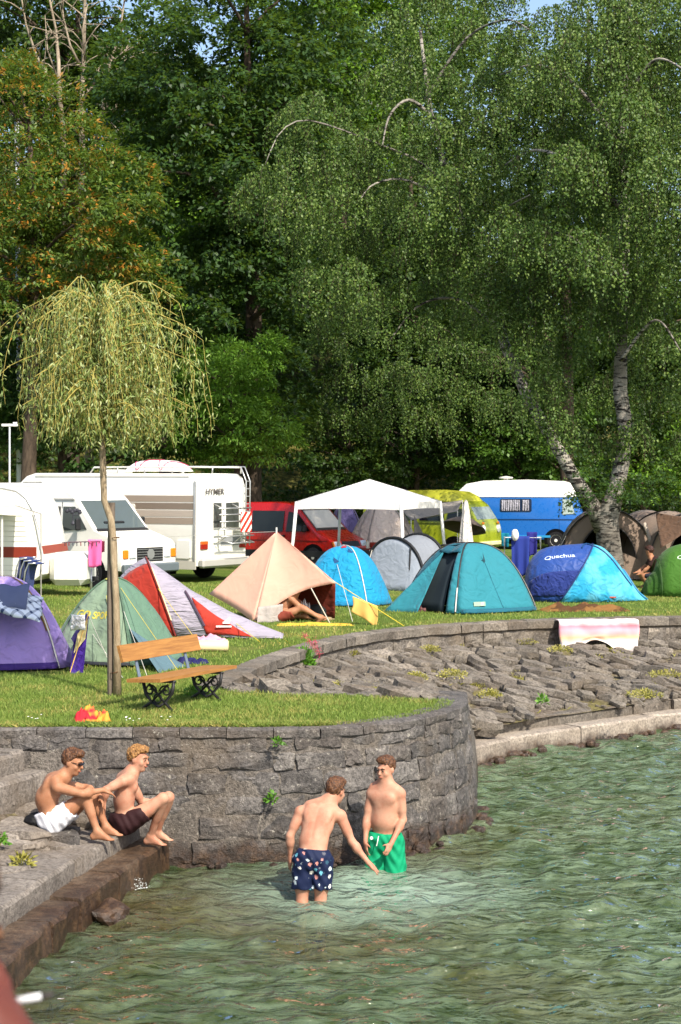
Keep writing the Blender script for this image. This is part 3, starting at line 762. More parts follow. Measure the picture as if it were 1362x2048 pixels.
px_tree('poplar_tree', 'tall dark tree closing the gaps behind the birch crown', 70, 1130,
        [(980, 260, 130, 190, 3), (1090, 330, 130, 190, 3), (1210, 230, 120, 200, 3), (1330, 160, 110, 210, 3), (1000, 520, 150, 160, 3), (1150, 560, 150, 170, 3), (900, 150, 110, 190, 3), (840, 620, 160, 190, 3), (1090, 150, 80, 90, 2.5)], L_FOREST, 560, 78, .75, .21, 19, trunk_r=.3)
# smaller sunlit trees and bushes directly behind the vans
for k, (bx, d, bl, m) in enumerate([
        (830, 74, [(800, 900, 110, 70, 2.5), (880, 860, 80, 90, 2.5)], L_FOREST), (1035, 73, [(1030, 880, 90, 100, 2.2), (960, 910, 60, 70, 2)], L_ASHG),
        (1120, 72, [(1110, 900, 80, 90, 2.2), (1130, 760, 60, 120, 2)], L_ASHG), (700, 73, [(690, 930, 90, 60, 2), (640, 890, 70, 90, 2)], L_FOREST),
        (1290, 74, [(1290, 940, 90, 60, 2), (1350, 900, 60, 80, 2)], L_LIME)]):
    px_tree('bush', ['dark green bush on the slope behind the white gazebo', 'sunlit bush behind the blue van roof', 'yellow-green bush behind the leaning birch limb', 'dark bush in the gap right of the red van roof', 'pale green bush behind the brown tents'][k], d, bx, bl, m, 90, 90, .5, .17, 30 + k, trunk_r=.16)
# undergrowth along the foot of the slope
rs = np.random.RandomState(71); n = 900
ux = rs.uniform(-28, 26, n); uy = 74.5 + 14 * rs.rand(n) ** 1.3
uc = np.stack([ux, uy, [hill_z(float(a), float(b)) for a, b in zip(ux, uy)]], 1); uc[:, 2] += rs.rand(n) * np.clip((uy - 73) * .35, .6, 3.2)
uo = np.tile(np.array([0, -.8, .6]), (n, 1)) + rs.normal(size=(n, 3)) * .3
pos, d_, nr_ = clump_leaves(rs, uc, uo, .6 + .6 * rs.rand(n), 52)
o = leaves('undergrowth', pos, d_, nr_, .22 * (.6 + .8 * rs.rand(len(pos))), .14 * (.6 + .8 * rs.rand(len(pos))), L_FOREST, None); o['kind'] = 'stuff'; o['label'] = 'dense dark undergrowth along the foot of the wooded slope'
# bare tree
dt = P(170, 700, 66); t = thing('dead_tree', 'leafless tree with pale bare branches at the top left', 'tree', (dt.x, 66, LAWN)); rs = np.random.RandomState(4); mb = MB()
def wp(x, y, d=66): p = P(x, y, d); return Vector((p.x - dt.x, d - 66, p.z - LAWN))
for (pl, r0) in [([(180, 960), (170, 600), (160, 420), (165, 300), (163, 220), (167, 120), (170, 0), (180, -80)], .17), ([(130, 600), (126, 260), (120, 200), (117, 120), (112, 60), (95, -20)], .13),
                 ([(122, 205), (100, 160), (72, 110), (52, 50), (40, -20)], .08), ([(190, 300), (205, 220), (222, 130), (240, 60), (255, -40)], .10), ([(166, 200), (200, 150), (240, 110), (262, 90)], .06),
                 ([(164, 140), (140, 90), (128, 40), (120, -20)], .06), ([(170, 120), (165, 60), (175, 10)], .05), ([(210, 240), (255, 190), (300, 215)], .05), ([(120, 170), (95, 100), (90, 30)], .045),
                 ([(205, 230), (240, 170), (290, 150), (305, 120)], .045), ([(225, 300), (260, 290), (335, 258)], .05), ([(280, 330), (292, 300), (310, 285)], .04)]:
    mb.tube([wp(x, y, 66 + .5 * math.sin(i * 2.1 + x)) for i, (x, y) in enumerate(pl)], [r0 * (1 - .75 * i / (len(pl) - 1)) for i in range(len(pl))], 6)
    for i in range(1, len(pl)):
        for q in range(4):
            f = rs.rand(); a = Vector(wp(*pl[i - 1])).lerp(Vector(wp(*pl[i])), f); b = a + Vector((rs.normal() * .8, rs.normal() * .5, rs.rand() * 1.1)); limb(mb, a, b, .025, .008, rs, n=3, seg=4)
mb.build('branches', M_DEAD, t, smooth=True, fix=False)

# -- trees higher on the hill: three kinds, copied
def hill_template(seed, m):
    return broadleaf('hill_tree', 'x', (0, 0, 0), [((0, 0, 7), (4, 4, 4)), ((1.5, -1, 10), (3, 3, 3)), ((-1.8, .5, 5), (3, 3, 3))], m, 190, 95, .95, .30, seed, trunk_r=.3, group='trees up the wooded hillside')
tem = [hill_template(60, L_FOREST), hill_template(61, L_DARK), hill_template(62, L_LIME)]
spots = [(-26, 96, 0), (-20, 92, 1), (-14, 97, 0), (-9, 93, 2), (-4, 98, 0), (1, 95, 1), (6, 93, 0), (11, 90, 1), (16, 92, 0), (21, 90, 0), (-30, 84, 1), (-23, 108, 2), (-17, 112, 0), (-11, 110, 1), (-5, 113, 2), (1, 111, 0), (26, 86, 1), (31, 95, 0)]
kinds = ['dark green tree up the wooded hillside behind the campsite', 'deep green broad tree up the wooded hillside behind the campsite', 'light green tree up the wooded hillside behind the campsite']
used = [0, 0, 0]
for i, (x, y, k) in enumerate(spots):
    o = tem[k] if not used[k] else copy_tree(tem[k]); used[k] = 1
    o.location = (x, y, hill_z(x, y) - .3); o.rotation_euler = (0, 0, i * 1.9); s = .95 + .3 * math.sin(i * 2.7); o.scale = (s, s, s * 1.1); o['label'] = kinds[k]

# -- weeping birch
def in_poly(poly, x, y):
    inside = np.zeros(x.shape, bool); n = len(poly)
    for i in range(n):
        x1, y1 = poly[i]; x2, y2 = poly[(i + 1) % n]
        c = ((y1 > y) != (y2 > y)) & (x < (x2 - x1) * (y - y1) / (y2 - y1 + 1e-9) + x1); inside ^= c
    return inside
def strands(rs, roots, lens, out, step, leafL, leafW):
    """hanging twigs set with leaves; returns leaf arrays and twig polylines"""
    P_, D_, N_, tw = [], [], [], []
    for r0, L, o in zip(roots, lens, out):
        n = max(4, int(L / step)); s = np.linspace(0, 1, n); 
        bow = 0.22 * L * (1 - np.exp(-3.5 * s)); wav = .03 * np.sin(s * 9 + r0[0] * 7)
        line = np.stack([r0[0] + o[0] * bow + wav, r0[1] + o[1] * bow, r0[2] + .10 * L * np.sin(np.minimum(s * 3, 1.0) * math.pi) * o[2] - L * s ** 1.15], 1)
        tw.append(line); k = rs.randint(1, 3) if L < 3 else 2
        for _ in range(k):
            jit = rs.normal(size=(n, 3)) * np.array([.045, .045, .02])
            P_.append(line + jit); d = rs.normal(size=(n, 3)) * .8; d[:, 2] -= 1.0; D_.append(d)
            nn_ = rs.normal(size=(n, 3)) * .55 + np.array([o[0] * .5, o[1] * .5 - .25, .55]); N_.append(nn_)
    return np.concatenate(P_), np.concatenate(D_), np.concatenate(N_), tw

BD = 46.5
tb = G(1222, 955 + 2.7 * FPX / BD); birch = thing('birch_tree', 'old weeping birch with white bark and long hanging boughs behind the blue popup tent', 'tree', (tb.x, tb.y, LAWN))
def bw(x, y, d=BD): p = P(x, y, d); return Vector((p.x - tb.x, p.y - tb.y, p.z - LAWN))
mb = MB()
mb.tube([bw(1222, 1175), bw(1221, 1120), bw(1216, 1075), bw(1214, 1035), bw(1230, 985), bw(1243, 930), bw(1252, 860), bw(1240, 780), bw(1242, 700), bw(1245, 600), bw(1250, 430), bw(1245, 250), bw(1255, 60), bw(1260, -120)],
        [.40, .33, .31, .30, .24, .20, .20, .19, .16, .15, .13, .11, .08, .04], 12)
mb.tube([bw(1205, 1060), bw(1185, 1010), bw(1140, 940), bw(1100, 870), bw(1055, 795, 47.2), bw(1010, 690, 48), bw(960, 540, 48.8), bw(900, 380, 49.4), bw(860, 220, 49.6), bw(840, 60, 49.6)],
        [.22, .20, .17, .16, .15, .14, .12, .10, .07, .04], 9)
rs = np.random.RandomState(33)
for (pl, r0) in [([(920, 420), (850, 330), (760, 290), (690, 262), (610, 240), (560, 265), (530, 330)], .04), ([(870, 240), (820, 200), (780, 230), (765, 290)], .06), ([(900, 400), (860, 380), (800, 358), (745, 370), (720, 400)], .05),
                 ([(1245, 420), (1150, 330), (1070, 300), (1010, 330)], .07), ([(1246, 300), (1160, 180), (1080, 130), (1000, 150)], .06), ([(1246, 560), (1150, 480), (1080, 470), (1020, 520)], .06), ([(1250, 200), (1310, 120), (1370, 140)], .06),
                 ([(1248, 480), (1320, 420), (1380, 470)], .06), ([(1000, 660), (920, 600), (840, 610), (780, 680)], .05), ([(1242, 720), (1310, 640), (1360, 700)], .05), ([(960, 530), (1000, 430), (1060, 390)], .05), ([(850, 200), (930, 80), (1010, 40), (1060, 60)], .05)]:
    pl = [tuple(p_)[:2] for p_ in smooth_path([(x, y, 0) for x, y in pl], 14)]
    mb.tube([bw(x, y, BD - 1.2 - 1.6 * i / len(pl) + float(np.interp(x, [950, 1150], [4.2, 0]))) for i, (x, y) in enumerate(pl)], [r0 * (1 - .7 * i / (len(pl) - 1)) for i in range(len(pl))], 6)
mb.build('trunk', M_BIRCH, birch, smooth=True, fix=False)
sil = [(505, 350), (540, 280), (580, 232), (640, 228), (720, 265), (770, 210), (790, 90), (810, -60), (1030, -40), (1060, 40), (1150, 40), (1180, -60), (1460, -60), (1480, 620), (1440, 960), (1330, 985), (1300, 920), (1180, 930), (1110, 850), (1010, 870), (920, 880), (860, 900), (760, 860), (680, 850), (620, 700), (640, 560), (600, 500), (540, 440)]
def crown_front(x, y):
    f = np.interp(y, [-80, 150, 420, 590, 700, 900], [44.5, 43.2, 41.8, 42.2, 45.6, 46.6]) + np.abs(x - 1000) / 500 + np.interp(x, [500, 700, 960, 1180], [6.0, 4.6, 4.4, 0])
    return f + np.interp(x, [1000, 1150], [7.5, 0]) * np.interp(y, [590, 680], [0, 1]) - np.interp(x, [1060, 1120], [0, 1.0]) * np.interp(y, [560, 640], [0, 1])
# boughs: arching domes of hanging twigs with dark gaps between them
bx, by = [], []
for _ in range(9000):
    X_, Y_ = rs.uniform(500, 1480), rs.uniform(-90, 910)
    if not in_poly(sil, np.array([X_]), np.array([Y_]))[0]: continue
    md = 64 if Y_ < 600 else 66
    if all((X_ - p) ** 2 + ((Y_ - q) * .9) ** 2 > md ** 2 for p, q in zip(bx, by)): bx.append(X_); by.append(Y_)
cover = [(1105, 845, 45.6), (1075, 790, 45.8), (1050, 740, 46.0), (1020, 670, 46.6), (990, 600, 47.2), (965, 520, 47.5), (940, 450, 47.8), (905, 370, 48.0), (880, 280, 48.2), (1245, 40, 45.0), (1250, 120, 45.0), (1245, 200, 45.0), (1250, 290, 45.0), (1245, 380, 45.0), (1250, 460, 45.0), (1240, 540, 45.2), (1150, 330, 44.4), (1080, 470, 44.6), (1090, 140, 44.4), (1240, 590, 45.4)]
X, Y, D_, T_, O_ = [], [], [], [], []
for X_, Y_, fixed in [(a_, b_, None) for a_, b_ in zip(bx, by)] + cover:
    w = rs.uniform(36, 74); hgt = rs.uniform(26, 52); nb = int(rs.uniform(62, 105)); dep0 = fixed if fixed else float(crown_front(X_, Y_)) + rs.exponential(2.2); tilt = rs.normal() * .35
    a_ = rs.uniform(0, 2 * math.pi, nb); k_ = rs.rand(nb) ** .55
    X.append(X_ + w * k_ * np.cos(a_)); Y.append(Y_ - hgt * (1 - k_ ** 2) + tilt * w * k_ * np.cos(a_) * .5); D_.append(dep0 + w / 78 * k_ * np.sin(a_) * .95)
    T_.append((.35 + .95 * rs.rand(nb) ** 1.3) * (.75 if Y_ > 650 else 1.0)); O_.append(np.stack([np.cos(a_) * k_ * .8, np.sin(a_) * k_ * .8 - .1, rs.rand(nb)], 1))
# thin fill further back
nf = 1100; fx = rs.uniform(520, 1470, nf * 2); fy = rs.uniform(-80, 860, nf * 2); ok = in_poly(sil, fx, fy); fx, fy = fx[ok][:nf], fy[ok][:nf]
X.append(fx); Y.append(fy); D_.append(crown_front(fx, fy) + 3.2 + rs.rand(len(fx)) * 2.0); T_.append(.6 + .9 * rs.rand(len(fx))); O_.append(np.stack([rs.normal(size=len(fx)) * .4, -rs.rand(len(fx)) * .4, rs.rand(len(fx))], 1))
x, y, dep, tops, o = np.concatenate(X), np.concatenate(Y), np.concatenate(D_), np.concatenate(T_), np.concatenate(O_)
roots = np.array([bw(float(a), float(b), float(c)) for a, b, c in zip(x, y, dep)])
print('birch boughs', len(bx), 'strands', len(x))
pp, dd, nn_, tw = strands(rs, roots, tops, o, .062, .08, .06)
print('birch leaves', len(pp))
leaves('crown', pp, dd, nn_, .078 * (.7 + .6 * rs.rand(len(pp))), .056 * (.7 + .6 * rs.rand(len(pp))), L_BIRCH, birch)
n = 30; cx = np.stack([rs.uniform(1130, 1330, n), rs.uniform(880, 1030, n), BD - .2 + rs.normal(size=n) * .6], 1)
cc = np.array([bw(float(a), float(b), float(c)) for a, b, c in cx]); oo = np.tile(np.array([0, -.6, .5]), (n, 1))
p2, d2, n2_ = clump_leaves(rs, cc, oo, .25 + .25 * rs.rand(n), 110)
leaves('trunk_shoots', p2, d2, n2_, .09 * (.7 + .6 * rs.rand(len(p2))), .065 * (.7 + .6 * rs.rand(len(p2))), L_DARK, birch)
tm = MB()
for i, ln in enumerate(tw):
    if i % 3 == 0: tm.tube([ln[0], ln[len(ln) // 3], ln[2 * len(ln) // 3], ln[-1]], [.007, .005, .004, .002], 3, caps=False)
tm.build('twigs', M_BARK, birch, fix=False)

# -- willow sapling with its stake
wb = G(233, 1392); willow = thing('willow_sapling', 'slender young weeping willow with yellow-green hanging twigs beside the wooden bench', 'tree', wb)
WD = wb.y
def ww(x, y, dd=0.0): p = P(x, y, WD + dd); return Vector((p.x - wb.x, p.y - wb.y, p.z - LAWN))
mb = MB(); mb.tube([ww(234, 1394), ww(234, 1300), ww(232, 1200), ww(228, 1130), ww(226, 1080), ww(222, 1040), ww(208, 1000), ww(206, 940), ww(204, 850), ww(201, 780), ww(200, 720), ww(198, 650), ww(195, 625)],
                   [.058, .047, .044, .043, .048, .043, .04, .042, .036, .033, .03, .026, .018], 9)
rs = np.random.RandomState(9); roots, lens, outs = [], [], []
tw_m = MB()
for k in range(84):
    hpx = rs.uniform(612, 840); a = rs.uniform(0, 2 * math.pi); L = rs.uniform(.35, 1.28) * (1.0 if hpx > 640 else .8); st = ww(200, hpx)
    dv = Vector((math.cos(a), math.sin(a), 0)); arch = []
    rise = rs.uniform(.08, .36) + (.12 if hpx < 680 else 0)
    for i in range(7):
        s = i / 6; arch.append(st + dv * L * s + Vector((0, 0, rise * math.sin(min(s * 1.25, 1) * math.pi * .62) - .22 * s ** 3)))
    tw_m.tube(arch, [.014 * (1 - .7 * i / 6) for i in range(7)], 5, caps=False)
    for q in range(11):
        i = rs.randint(1, 7); p = arch[min(i, 6)].lerp(arch[max(i - 1, 0)], rs.rand()); roots.append(tuple(p)); bias = (0.25 + .9 * s)
        lens.append(rs.uniform(.3, 1.35) * (0.75 if hpx > 740 else 1)); outs.append((dv.x * rs.uniform(.0, 1.2) + rs.normal() * .4, dv.y * rs.uniform(.0, 1.2) + rs.normal() * .4, rs.rand()))
roots, outs = np.array(roots), np.array(outs); low = ww(200, 905).z
lens = np.minimum(np.array(lens), np.maximum(.25, roots[:, 2] - low - rs.rand(len(roots)) * .35))
mb.build('trunk', M_SAPL, willow, smooth=True, fix=False)
pp, dd, nn_, tw = strands(rs, roots, lens, outs, .043, .09, .02)
dd[:, 2] -= .4; dd += np.stack([rs.normal(size=len(pp)) * .3, rs.normal(size=len(pp)) * .3, np.zeros(len(pp))], 1)
leaves('foliage', pp, dd, nn_, .078 * (.6 + .7 * rs.rand(len(pp))), .017 * (.8 + .5 * rs.rand(len(pp))), L_WILLOW, willow)
print('willow leaves', len(pp))
for ln in tw: tw_m.tube([ln[0], ln[len(ln) // 4], ln[len(ln) // 2], ln[3 * len(ln) // 4], ln[-1]], [.0042, .0038, .0034, .003, .002], 3, caps=False)
tw_m.build('twigs', mat('#9c9048', .7, .3, .25, 4), willow, fix=False)
st = MB(); st.tube([ww(222, 1390, .05), ww(221, 1200, .06), ww(223, 1005, .07)], [.047, .047, .045], 9)
so = st.build('stake', mat('#6e6255', .9, .2, .3, 5, .4, 30), None, smooth=False, auto=40); so.location = wb
tag(so, 'round weathered stake tied to the willow sapling trunk', 'stake')
for yy in (1075, 1345):
    tie = MB(); tie.tube([ww(230 + 9 * math.cos(a), yy + 1.2 * math.sin(a * 2), .045 + .12 * math.sin(a)) for a in np.linspace(0, 6.28, 14)], .006, 4, caps=False)
    tie.build('tie', mat('#5a3c24', .9), willow)

# ================================================================ GRASS
def grass_field(name, label, pts, hmin, hmax, w, seed, lean=.5, m=None):
    rs = np.random.RandomState(seed); n = len(pts); h = rs.uniform(hmin, hmax, n); a = rs.uniform(0, 2 * math.pi, n); ln = rs.rand(n) * lean
    d = np.stack([np.cos(a) * ln, np.sin(a) * ln, np.ones(n)], 1); d /= np.linalg.norm(d, axis=1, keepdims=True)
    b = rs.uniform(0, 2 * math.pi, n); side = np.stack([np.cos(b), np.sin(b), np.zeros(n)], 1) * (w * rs.uniform(.6, 1.3, n))[:, None] * .5
    v = np.empty((n, 4, 3)); mid = pts + d * (h * .55)[:, None]; tip = pts + d * h[:, None] + np.stack([np.cos(a), np.sin(a), -np.ones(n) * .3], 1) * (h * ln * .5)[:, None]
    v[:, 0] = pts - side; v[:, 1] = pts + side; v[:, 2] = mid + side * .8; v[:, 3] = tip
    o = link(name, mesh_np(name, v.reshape(-1, 3), np.arange(n * 4).reshape(n, 4), m or L_GRASS)); o['kind'] = 'stuff'; o['label'] = label; return o
lawn_poly = [(-9, 19.3)] + [p for p in offset2(W1, .13) if p[1] < 21.7 and p[0] > -9] + TONGUE_BACK + offset2(U, .3) + [(30, 60), (-20, 60)]
rs = np.random.RandomState(2)
def lawn_pts(n, x0, x1, y0, y1, thin=0.0):
    x = rs.uniform(x0, x1, n); y = rs.uniform(y0, y1, n); ok = in_poly(lawn_poly, x, y)
    if thin:
        nz = np.array([mnoise.noise((float(a) * .55, float(b) * .55, 5)) + .5 * mnoise.noise((float(a) * 2.1, float(b) * 2.1, 8)) for a, b in zip(x, y)]); ok &= (nz < thin) | (rs.rand(n) < .3)
    return np.stack([x[ok], y[ok], np.full(ok.sum(), LAWN)], 1)
grass_field('grass', 'short sunlit grass on the tongue of lawn round the bench', lawn_pts(125000, -5.2, 1.5, 19.2, 24.6, .26), .025, .065, .0075, 1)
grass_field('grass', 'short grass on the campsite lawn among the tents', lawn_pts(115000, -9, 8, 24.6, 46, .33), .025, .06, .014, 2)
grass_field('grass', 'longer grass fringe overhanging the wall coping', np.concatenate([lawn_pts(26000, -5.2, 1.2, 19.24, 19.5), ]), .05, .10, .008, 3, .9)

bp = []; rr = random.Random(91)
for k in range(60000):
    p = bank_pt(rr.uniform(.03, .86), rr.uniform(.02, 1.0)); nz = mnoise.noise((p.x * 1.1, p.y * .8, 12)) + .6 * mnoise.noise((p.x * 3.1, p.y * 2.6, 15))
    if nz > .34 + .25 * rr.random() and p.x < 7: bp.append((p.x, p.y, p.z + .0))
grass_field('dry_grass', 'dry yellowish grass growing between the bank slabs', np.array(bp), .03, .10, .010, 5, 1.0, L_MOSS)
# ================================================================ WEEDS AND FLOWERS
def tuft(name, label, loc, n, r, h, leaf, m, seed, cat='plant', group=None, flower=None):
    rs = np.random.RandomState(seed); t = thing(name, label, cat, loc, 0, group); u = rand_dirs(rs, n); u[:, 2] = np.abs(u[:, 2])
    pos = u * np.array([r, r, h]) * (rs.rand(n) ** .45)[:, None]
    d = u + rs.normal(size=(n, 3)) * .4; nr = rs.normal(size=(n, 3)) * .4 + np.array([0, -.4, .8])
    leaves('leaves', pos, d, nr, leaf * (.6 + .8 * rs.rand(n)), leaf * .5 * (.6 + .8 * rs.rand(n)), m, t)
    if flower:
        mb = MB()
        for (dx, dy, dz) in flower[1]: mb.tube([(dx * .3, dy * .3, 0), (dx * .8, dy * .8, dz * .6), (dx, dy, dz)], .004, 4)
        mb.build('stems', L_WEED, t, fix=False)
        for f in flower[1]:
            c = np.array(f)[None] + rs.normal(size=(60, 3)) * np.array([.022, .022, .03])
            fh = leaves('flower_head', c, rs.normal(size=(len(c), 3)), rs.normal(size=(len(c), 3)) + np.array([0, -.5, 1]), .02, .014, flower[0], t); fh['kind'] = 'stuff'
    return t
M_PINK = leaf_mat('valerian_flower', '#9c2440', '#c23a58', '#d8647c', trans=.2)
p = G(607, 1335, 1.12)
tuft('valerian_plant', 'bushy green plant with red-pink flower heads growing from the low wall', (p.x, p.y, 1.12), 420, .17, .30, .075, L_WEED, 1, flower=(M_PINK, [(.14, -.02, .36), (.2, 0, .3), (.09, .02, .42), (.24, -.03, .22), (.19, -.02, .40), (.02, 0, .5)]))
p = P(545, 1590, 19.08); tuft('wall_weed', 'small green weed growing from a joint of the curved wall', (p.x, p.y - .02, p.z - .07), 45, .05, .11, .055, L_WEED, 2)
p = P(556, 1480, 19.1); tuft('wall_weed', 'tiny weed just under the coping of the curved wall', (p.x, p.y - .02, p.z - .05), 45, .06, .09, .05, L_WEED, 3)
p = G(45, 1725, .52); tuft('step_weed', 'leafy weed growing between the stone step and rubble', (p.x, p.y, .5), 90, .10, .09, .06, L_MOSS, 4)
p = G(2, 1690, .6); tuft('step_weed', 'green weed at the outer end of the rubble above the steps', (p.x, p.y, .6), 60, .06, .10, .05, L_WEED, 5)
p = G(1085, 1402, .75); tuft('bank_weed', 'single fresh green weed low on the slab bank', (p.x, p.y, .72), 60, .08, .12, .07, L_WEED, 6)
p = G(370, 1395); tuft('bench_weed', 'broad-leaved weed under the bench', (p.x + .1, p.y, LAWN), 160, .16, .12, .06, L_WEED, 7)
for k, (x, y, z, r) in enumerate([(1045, 1285, 1.0, .30), (1120, 1300, .95, .24), (765, 1375, 1.05, .22), (905, 1350, 1.0, .25), (830, 1355, 1.05, .2), (1290, 1390, .8, .3), (1330, 1350, .85, .3), (700, 1310, 1.1, .22), (860, 1300, 1.05, .2), (980, 1390, .85, .18)]):
    p = G(x, y, z); tuft('cushion_plant', 'dry yellow-green cushion plant between the bank slabs', (p.x, p.y, z - .02), 420, r, .10, .035, L_MOSS, 40 + k, group='cushion plants on the slab bank')
# ================================================================ VEHICLES
PW = paint('#e6e3d9', .35, 'white_coachwork', dirt=.18)
M_TYRE = mat('#15151a', .85, .3, .2, 20, .4, 80)
M_RIM = mat('#b9b9b4', .4, .5, .1, 6, metal=.4)
M_ARCH = mat('#08080a', .9, .1)
M_TRIM = mat('#1b1b1d', .6, .4)
M_ALU = mat('#b8b8b6', .35, .5, .1, 8, metal=.7)
M_WHITEPL = mat('#d9d7cf', .45, .4, .06, 4)
M_CURT = fabric('#a9a7b4', .2, .2, wrinkle=.5, wscale=9)
GLS = glassdark()

class Van:
    """body by extruding a side profile (x forward, z up); local -y is the right side"""
    def __init__(s, root, prof, half, belt=1.1, taper=.08, edge=.06):
        s.root, s.prof, s.half, s.belt, s.taper = root, prof, half, belt, taper
        s.edge = edge
    def hw(s, z): return s.half * (1 - s.taper * max(0.0, z - s.belt))
    def body(s, m, name='body'):
        cx = sum(p[0] for p in s.prof) / len(s.prof); cz = sum(p[1] for p in s.prof) / len(s.prof); mb = MB(); rings = []
        prof = s.prof; n = len(prof)
        for (f, k) in ((-1, .965), (-.985, .99), (-.94, 1), (-.5, 1.004), (0, 1.006), (.5, 1.004), (.94, 1), (.985, .99), (1, .965)):
            rings.append([Vector((cx + (x - cx) * k, f * s.hw(z), cz + (z - cz) * k)) for x, z in prof])
        vs = [p for r_ in rings for p in r_]; fs = []
        for i in range(len(rings) - 1):
            for j in range(n): fs.append((i * n + j, i * n + (j + 1) % n, (i + 1) * n + (j + 1) % n, (i + 1) * n + j))
        fs.append(tuple(range(n))); fs.append(tuple((len(rings) - 1) * n + j for j in range(n))[::-1])
        mb.add(vs, fs); return mb.build(name, m, s.root, auto=32)
    def side(s, name, poly, m, off=.006, thick=.008, parent=None, sgn=-1):
        mb = MB(); n = len(poly)
        a = [Vector((x, sgn * (s.hw(z) + off + thick), z)) for x, z in poly]; b = [Vector((x, sgn * (s.hw(z) - .01), z)) for x, z in poly]
        mb.add(a + b, [tuple(range(n)), tuple(range(n, 2 * n))[::-1]] + [(i, n + i, n + (i + 1) % n, (i + 1) % n) for i in range(n)])
        return mb.build(name, m, parent or s.root)
    def front(s, name, p1, p2, y0, y1, m, off=.012, parent=None, inset=0.0, sx=1):
        """panel lying on the straight stretch p1->p2 of the profile"""
        a, b = Vector((p1[0], 0, p1[1])), Vector((p2[0], 0, p2[1])); t = (b - a).normalized(); nrm = Vector((t.z, 0, -t.x)) * off * sx
        if nrm.x * sx < 0: nrm = -nrm
        q = [a + Vector((0, y0, 0)), a + Vector((0, y1, 0)), b + Vector((0, y1 * (1 - inset), 0)), b + Vector((0, y0 * (1 - inset), 0))]
        mb = MB(); mb.add([v + nrm for v in q] + [v - nrm for v in q], [(0, 1, 2, 3), (7, 6, 5, 4)] + [(i, 4 + i, 4 + (i + 1) % 4, (i + 1) % 4) for i in range(4)])
        return mb.build(name, m, parent or s.root)
    def wheel(s, x, r=.33, w=.2, sgn=-1, arch=True, rimm=None):
        y = sgn * (s.half - .09)
        if arch:
            mb = MB(); poly = [(x + (r + .09) * math.cos(a), r + (r + .09) * math.sin(a)) for a in np.linspace(-.35, math.pi + .35, 18)]
            n = len(poly); a_ = [Vector((px, sgn * (s.half + .003), pz)) for px, pz in poly]; b_ = [Vector((px, sgn * (s.half - .3), pz)) for px, pz in poly]
            mb.add(a_ + b_, [tuple(range(n)), tuple(range(n, 2 * n))[::-1]] + [(i, n + i, n + (i + 1) % n, (i + 1) % n) for i in range(n)])
            mb.build('wheel_arch', M_ARCH, s.root)
        mb = MB(); mb.lathe([(r * .55, -w / 2), (r * .92, -w / 2), (r, -w * .3), (r, w * .3), (r * .92, w / 2), (r * .55, w / 2)], 22, 'Y', (x, y, r))
        t = mb.build('wheel', M_TYRE, s.root, auto=50)
        mb = MB(); o = sgn * (w / 2 + .004); mb.lathe([(r * .6, o * .8), (r * .6, o), (r * .5, o * .75), (r * .2, o * .8), (r * .16, o * 1.05), (.01, o * 1.08)], 18, 'Y', (x, y, r))
        mb.build('rim', rimm or M_RIM, t, auto=35)
    def box(s, name, c, size, m, bevel=.01, parent=None, rot=None):
        mb = MB(); mb.box(c, size, rot, bevel); return mb.build(name, m, parent or s.root)
    def tube(s, name, pts, r, m, seg=6, parent=None, closed=False):
        mb = MB(); mb.tube(pts, r, seg, closed=closed); return mb.build(name, m, parent or s.root, smooth=True)

def rrect(x0, x1, z0, z1, r=.05, n=3):
    out = []
    for cx, cz, a0 in ((x1 - r, z1 - r, 0), (x0 + r, z1 - r, 90), (x0 + r, z0 + r, 180), (x1 - r, z0 + r, 270)):
        for k in range(n + 1): a = R(a0 + 90 * k / n); out.append((cx + r * math.cos(a), cz + r * math.sin(a)))
    return out

# ---- 1. the motorhome
rt = thing('motorhome', 'large cream motorhome with brown side band, bicycle rack and roof rails', 'motorhome', (-5.69, 48.55, LAWN), R(148))
v = Van(rt, [(-3.06, .42), (-3.1, .6), (-3.1, 2.45), (-3.02, 2.68), (-2.85, 2.8), (2.45, 2.82), (2.75, 2.74), (3.22, 2.38), (3.2, 2.2), (2.75, 2.08), (2.55, 2.02), (3.0, 1.35), (3.25, 1.2), (3.3, .5), (3.2, .4)], 1.08, 1.1, .012)
v.body(PW)
BE = [mat('#8f8172', .5, .4, .06, 3), mat('#a3978a', .5, .4, .06, 3), mat('#75685b', .5, .4, .06, 3)]
for k, z in enumerate((1.50, 1.69, 1.88, 2.07)):
    v.side('stripe', [(-2.98, z), (.1 + .10 * k, z), (.22 + .10 * k, z + .165), (-2.98, z + .165)], BE[k % 3], .002, .004, sgn=1)
v.side('window', rrect(-1.05, .05, 1.42, 2.02, .06), mat('#d6d3ca', .3, .5, .05), .004, .016, sgn=1)
v.side('window', rrect(2.15, 2.85, 2.28, 2.58, .05), GLS, .006, .012, sgn=1)
v.side('service_hatch', rrect(-2.86, -2.42, .62, 1.08, .04), M_WHITEPL, .01, .03, sgn=1)
v.side('vent', rrect(.7, 1.0, 2.28, 2.5, .03), M_WHITEPL, .01, .05, sgn=1)
v.side('skirt', [(-3.02, .34), (2.4, .34), (2.4, .56), (-3.02, .56)], mat('#b5b1a6', .4, .5, .1, 3), .004, .014, sgn=1)
v.side('edge_trim', [(-3.0, .55), (-2.94, .55), (-2.96, 2.6), (-3.02, 2.62)], M_ALU, .004, .02, sgn=1)
v.side('roof_trim', [(-2.8, 2.715), (2.4, 2.725), (2.4, 2.765), (-2.8, 2.755)], mat('#c9c5bb', .5, .4), .003, .012, sgn=1)
v.wheel(-1.75, .35, .22, 1); v.wheel(2.05, .33, .2, 1); v.wheel(-1.75, .35, .22, -1, False); v.wheel(2.05, .33, .2, -1, False)
X0 = -3.1
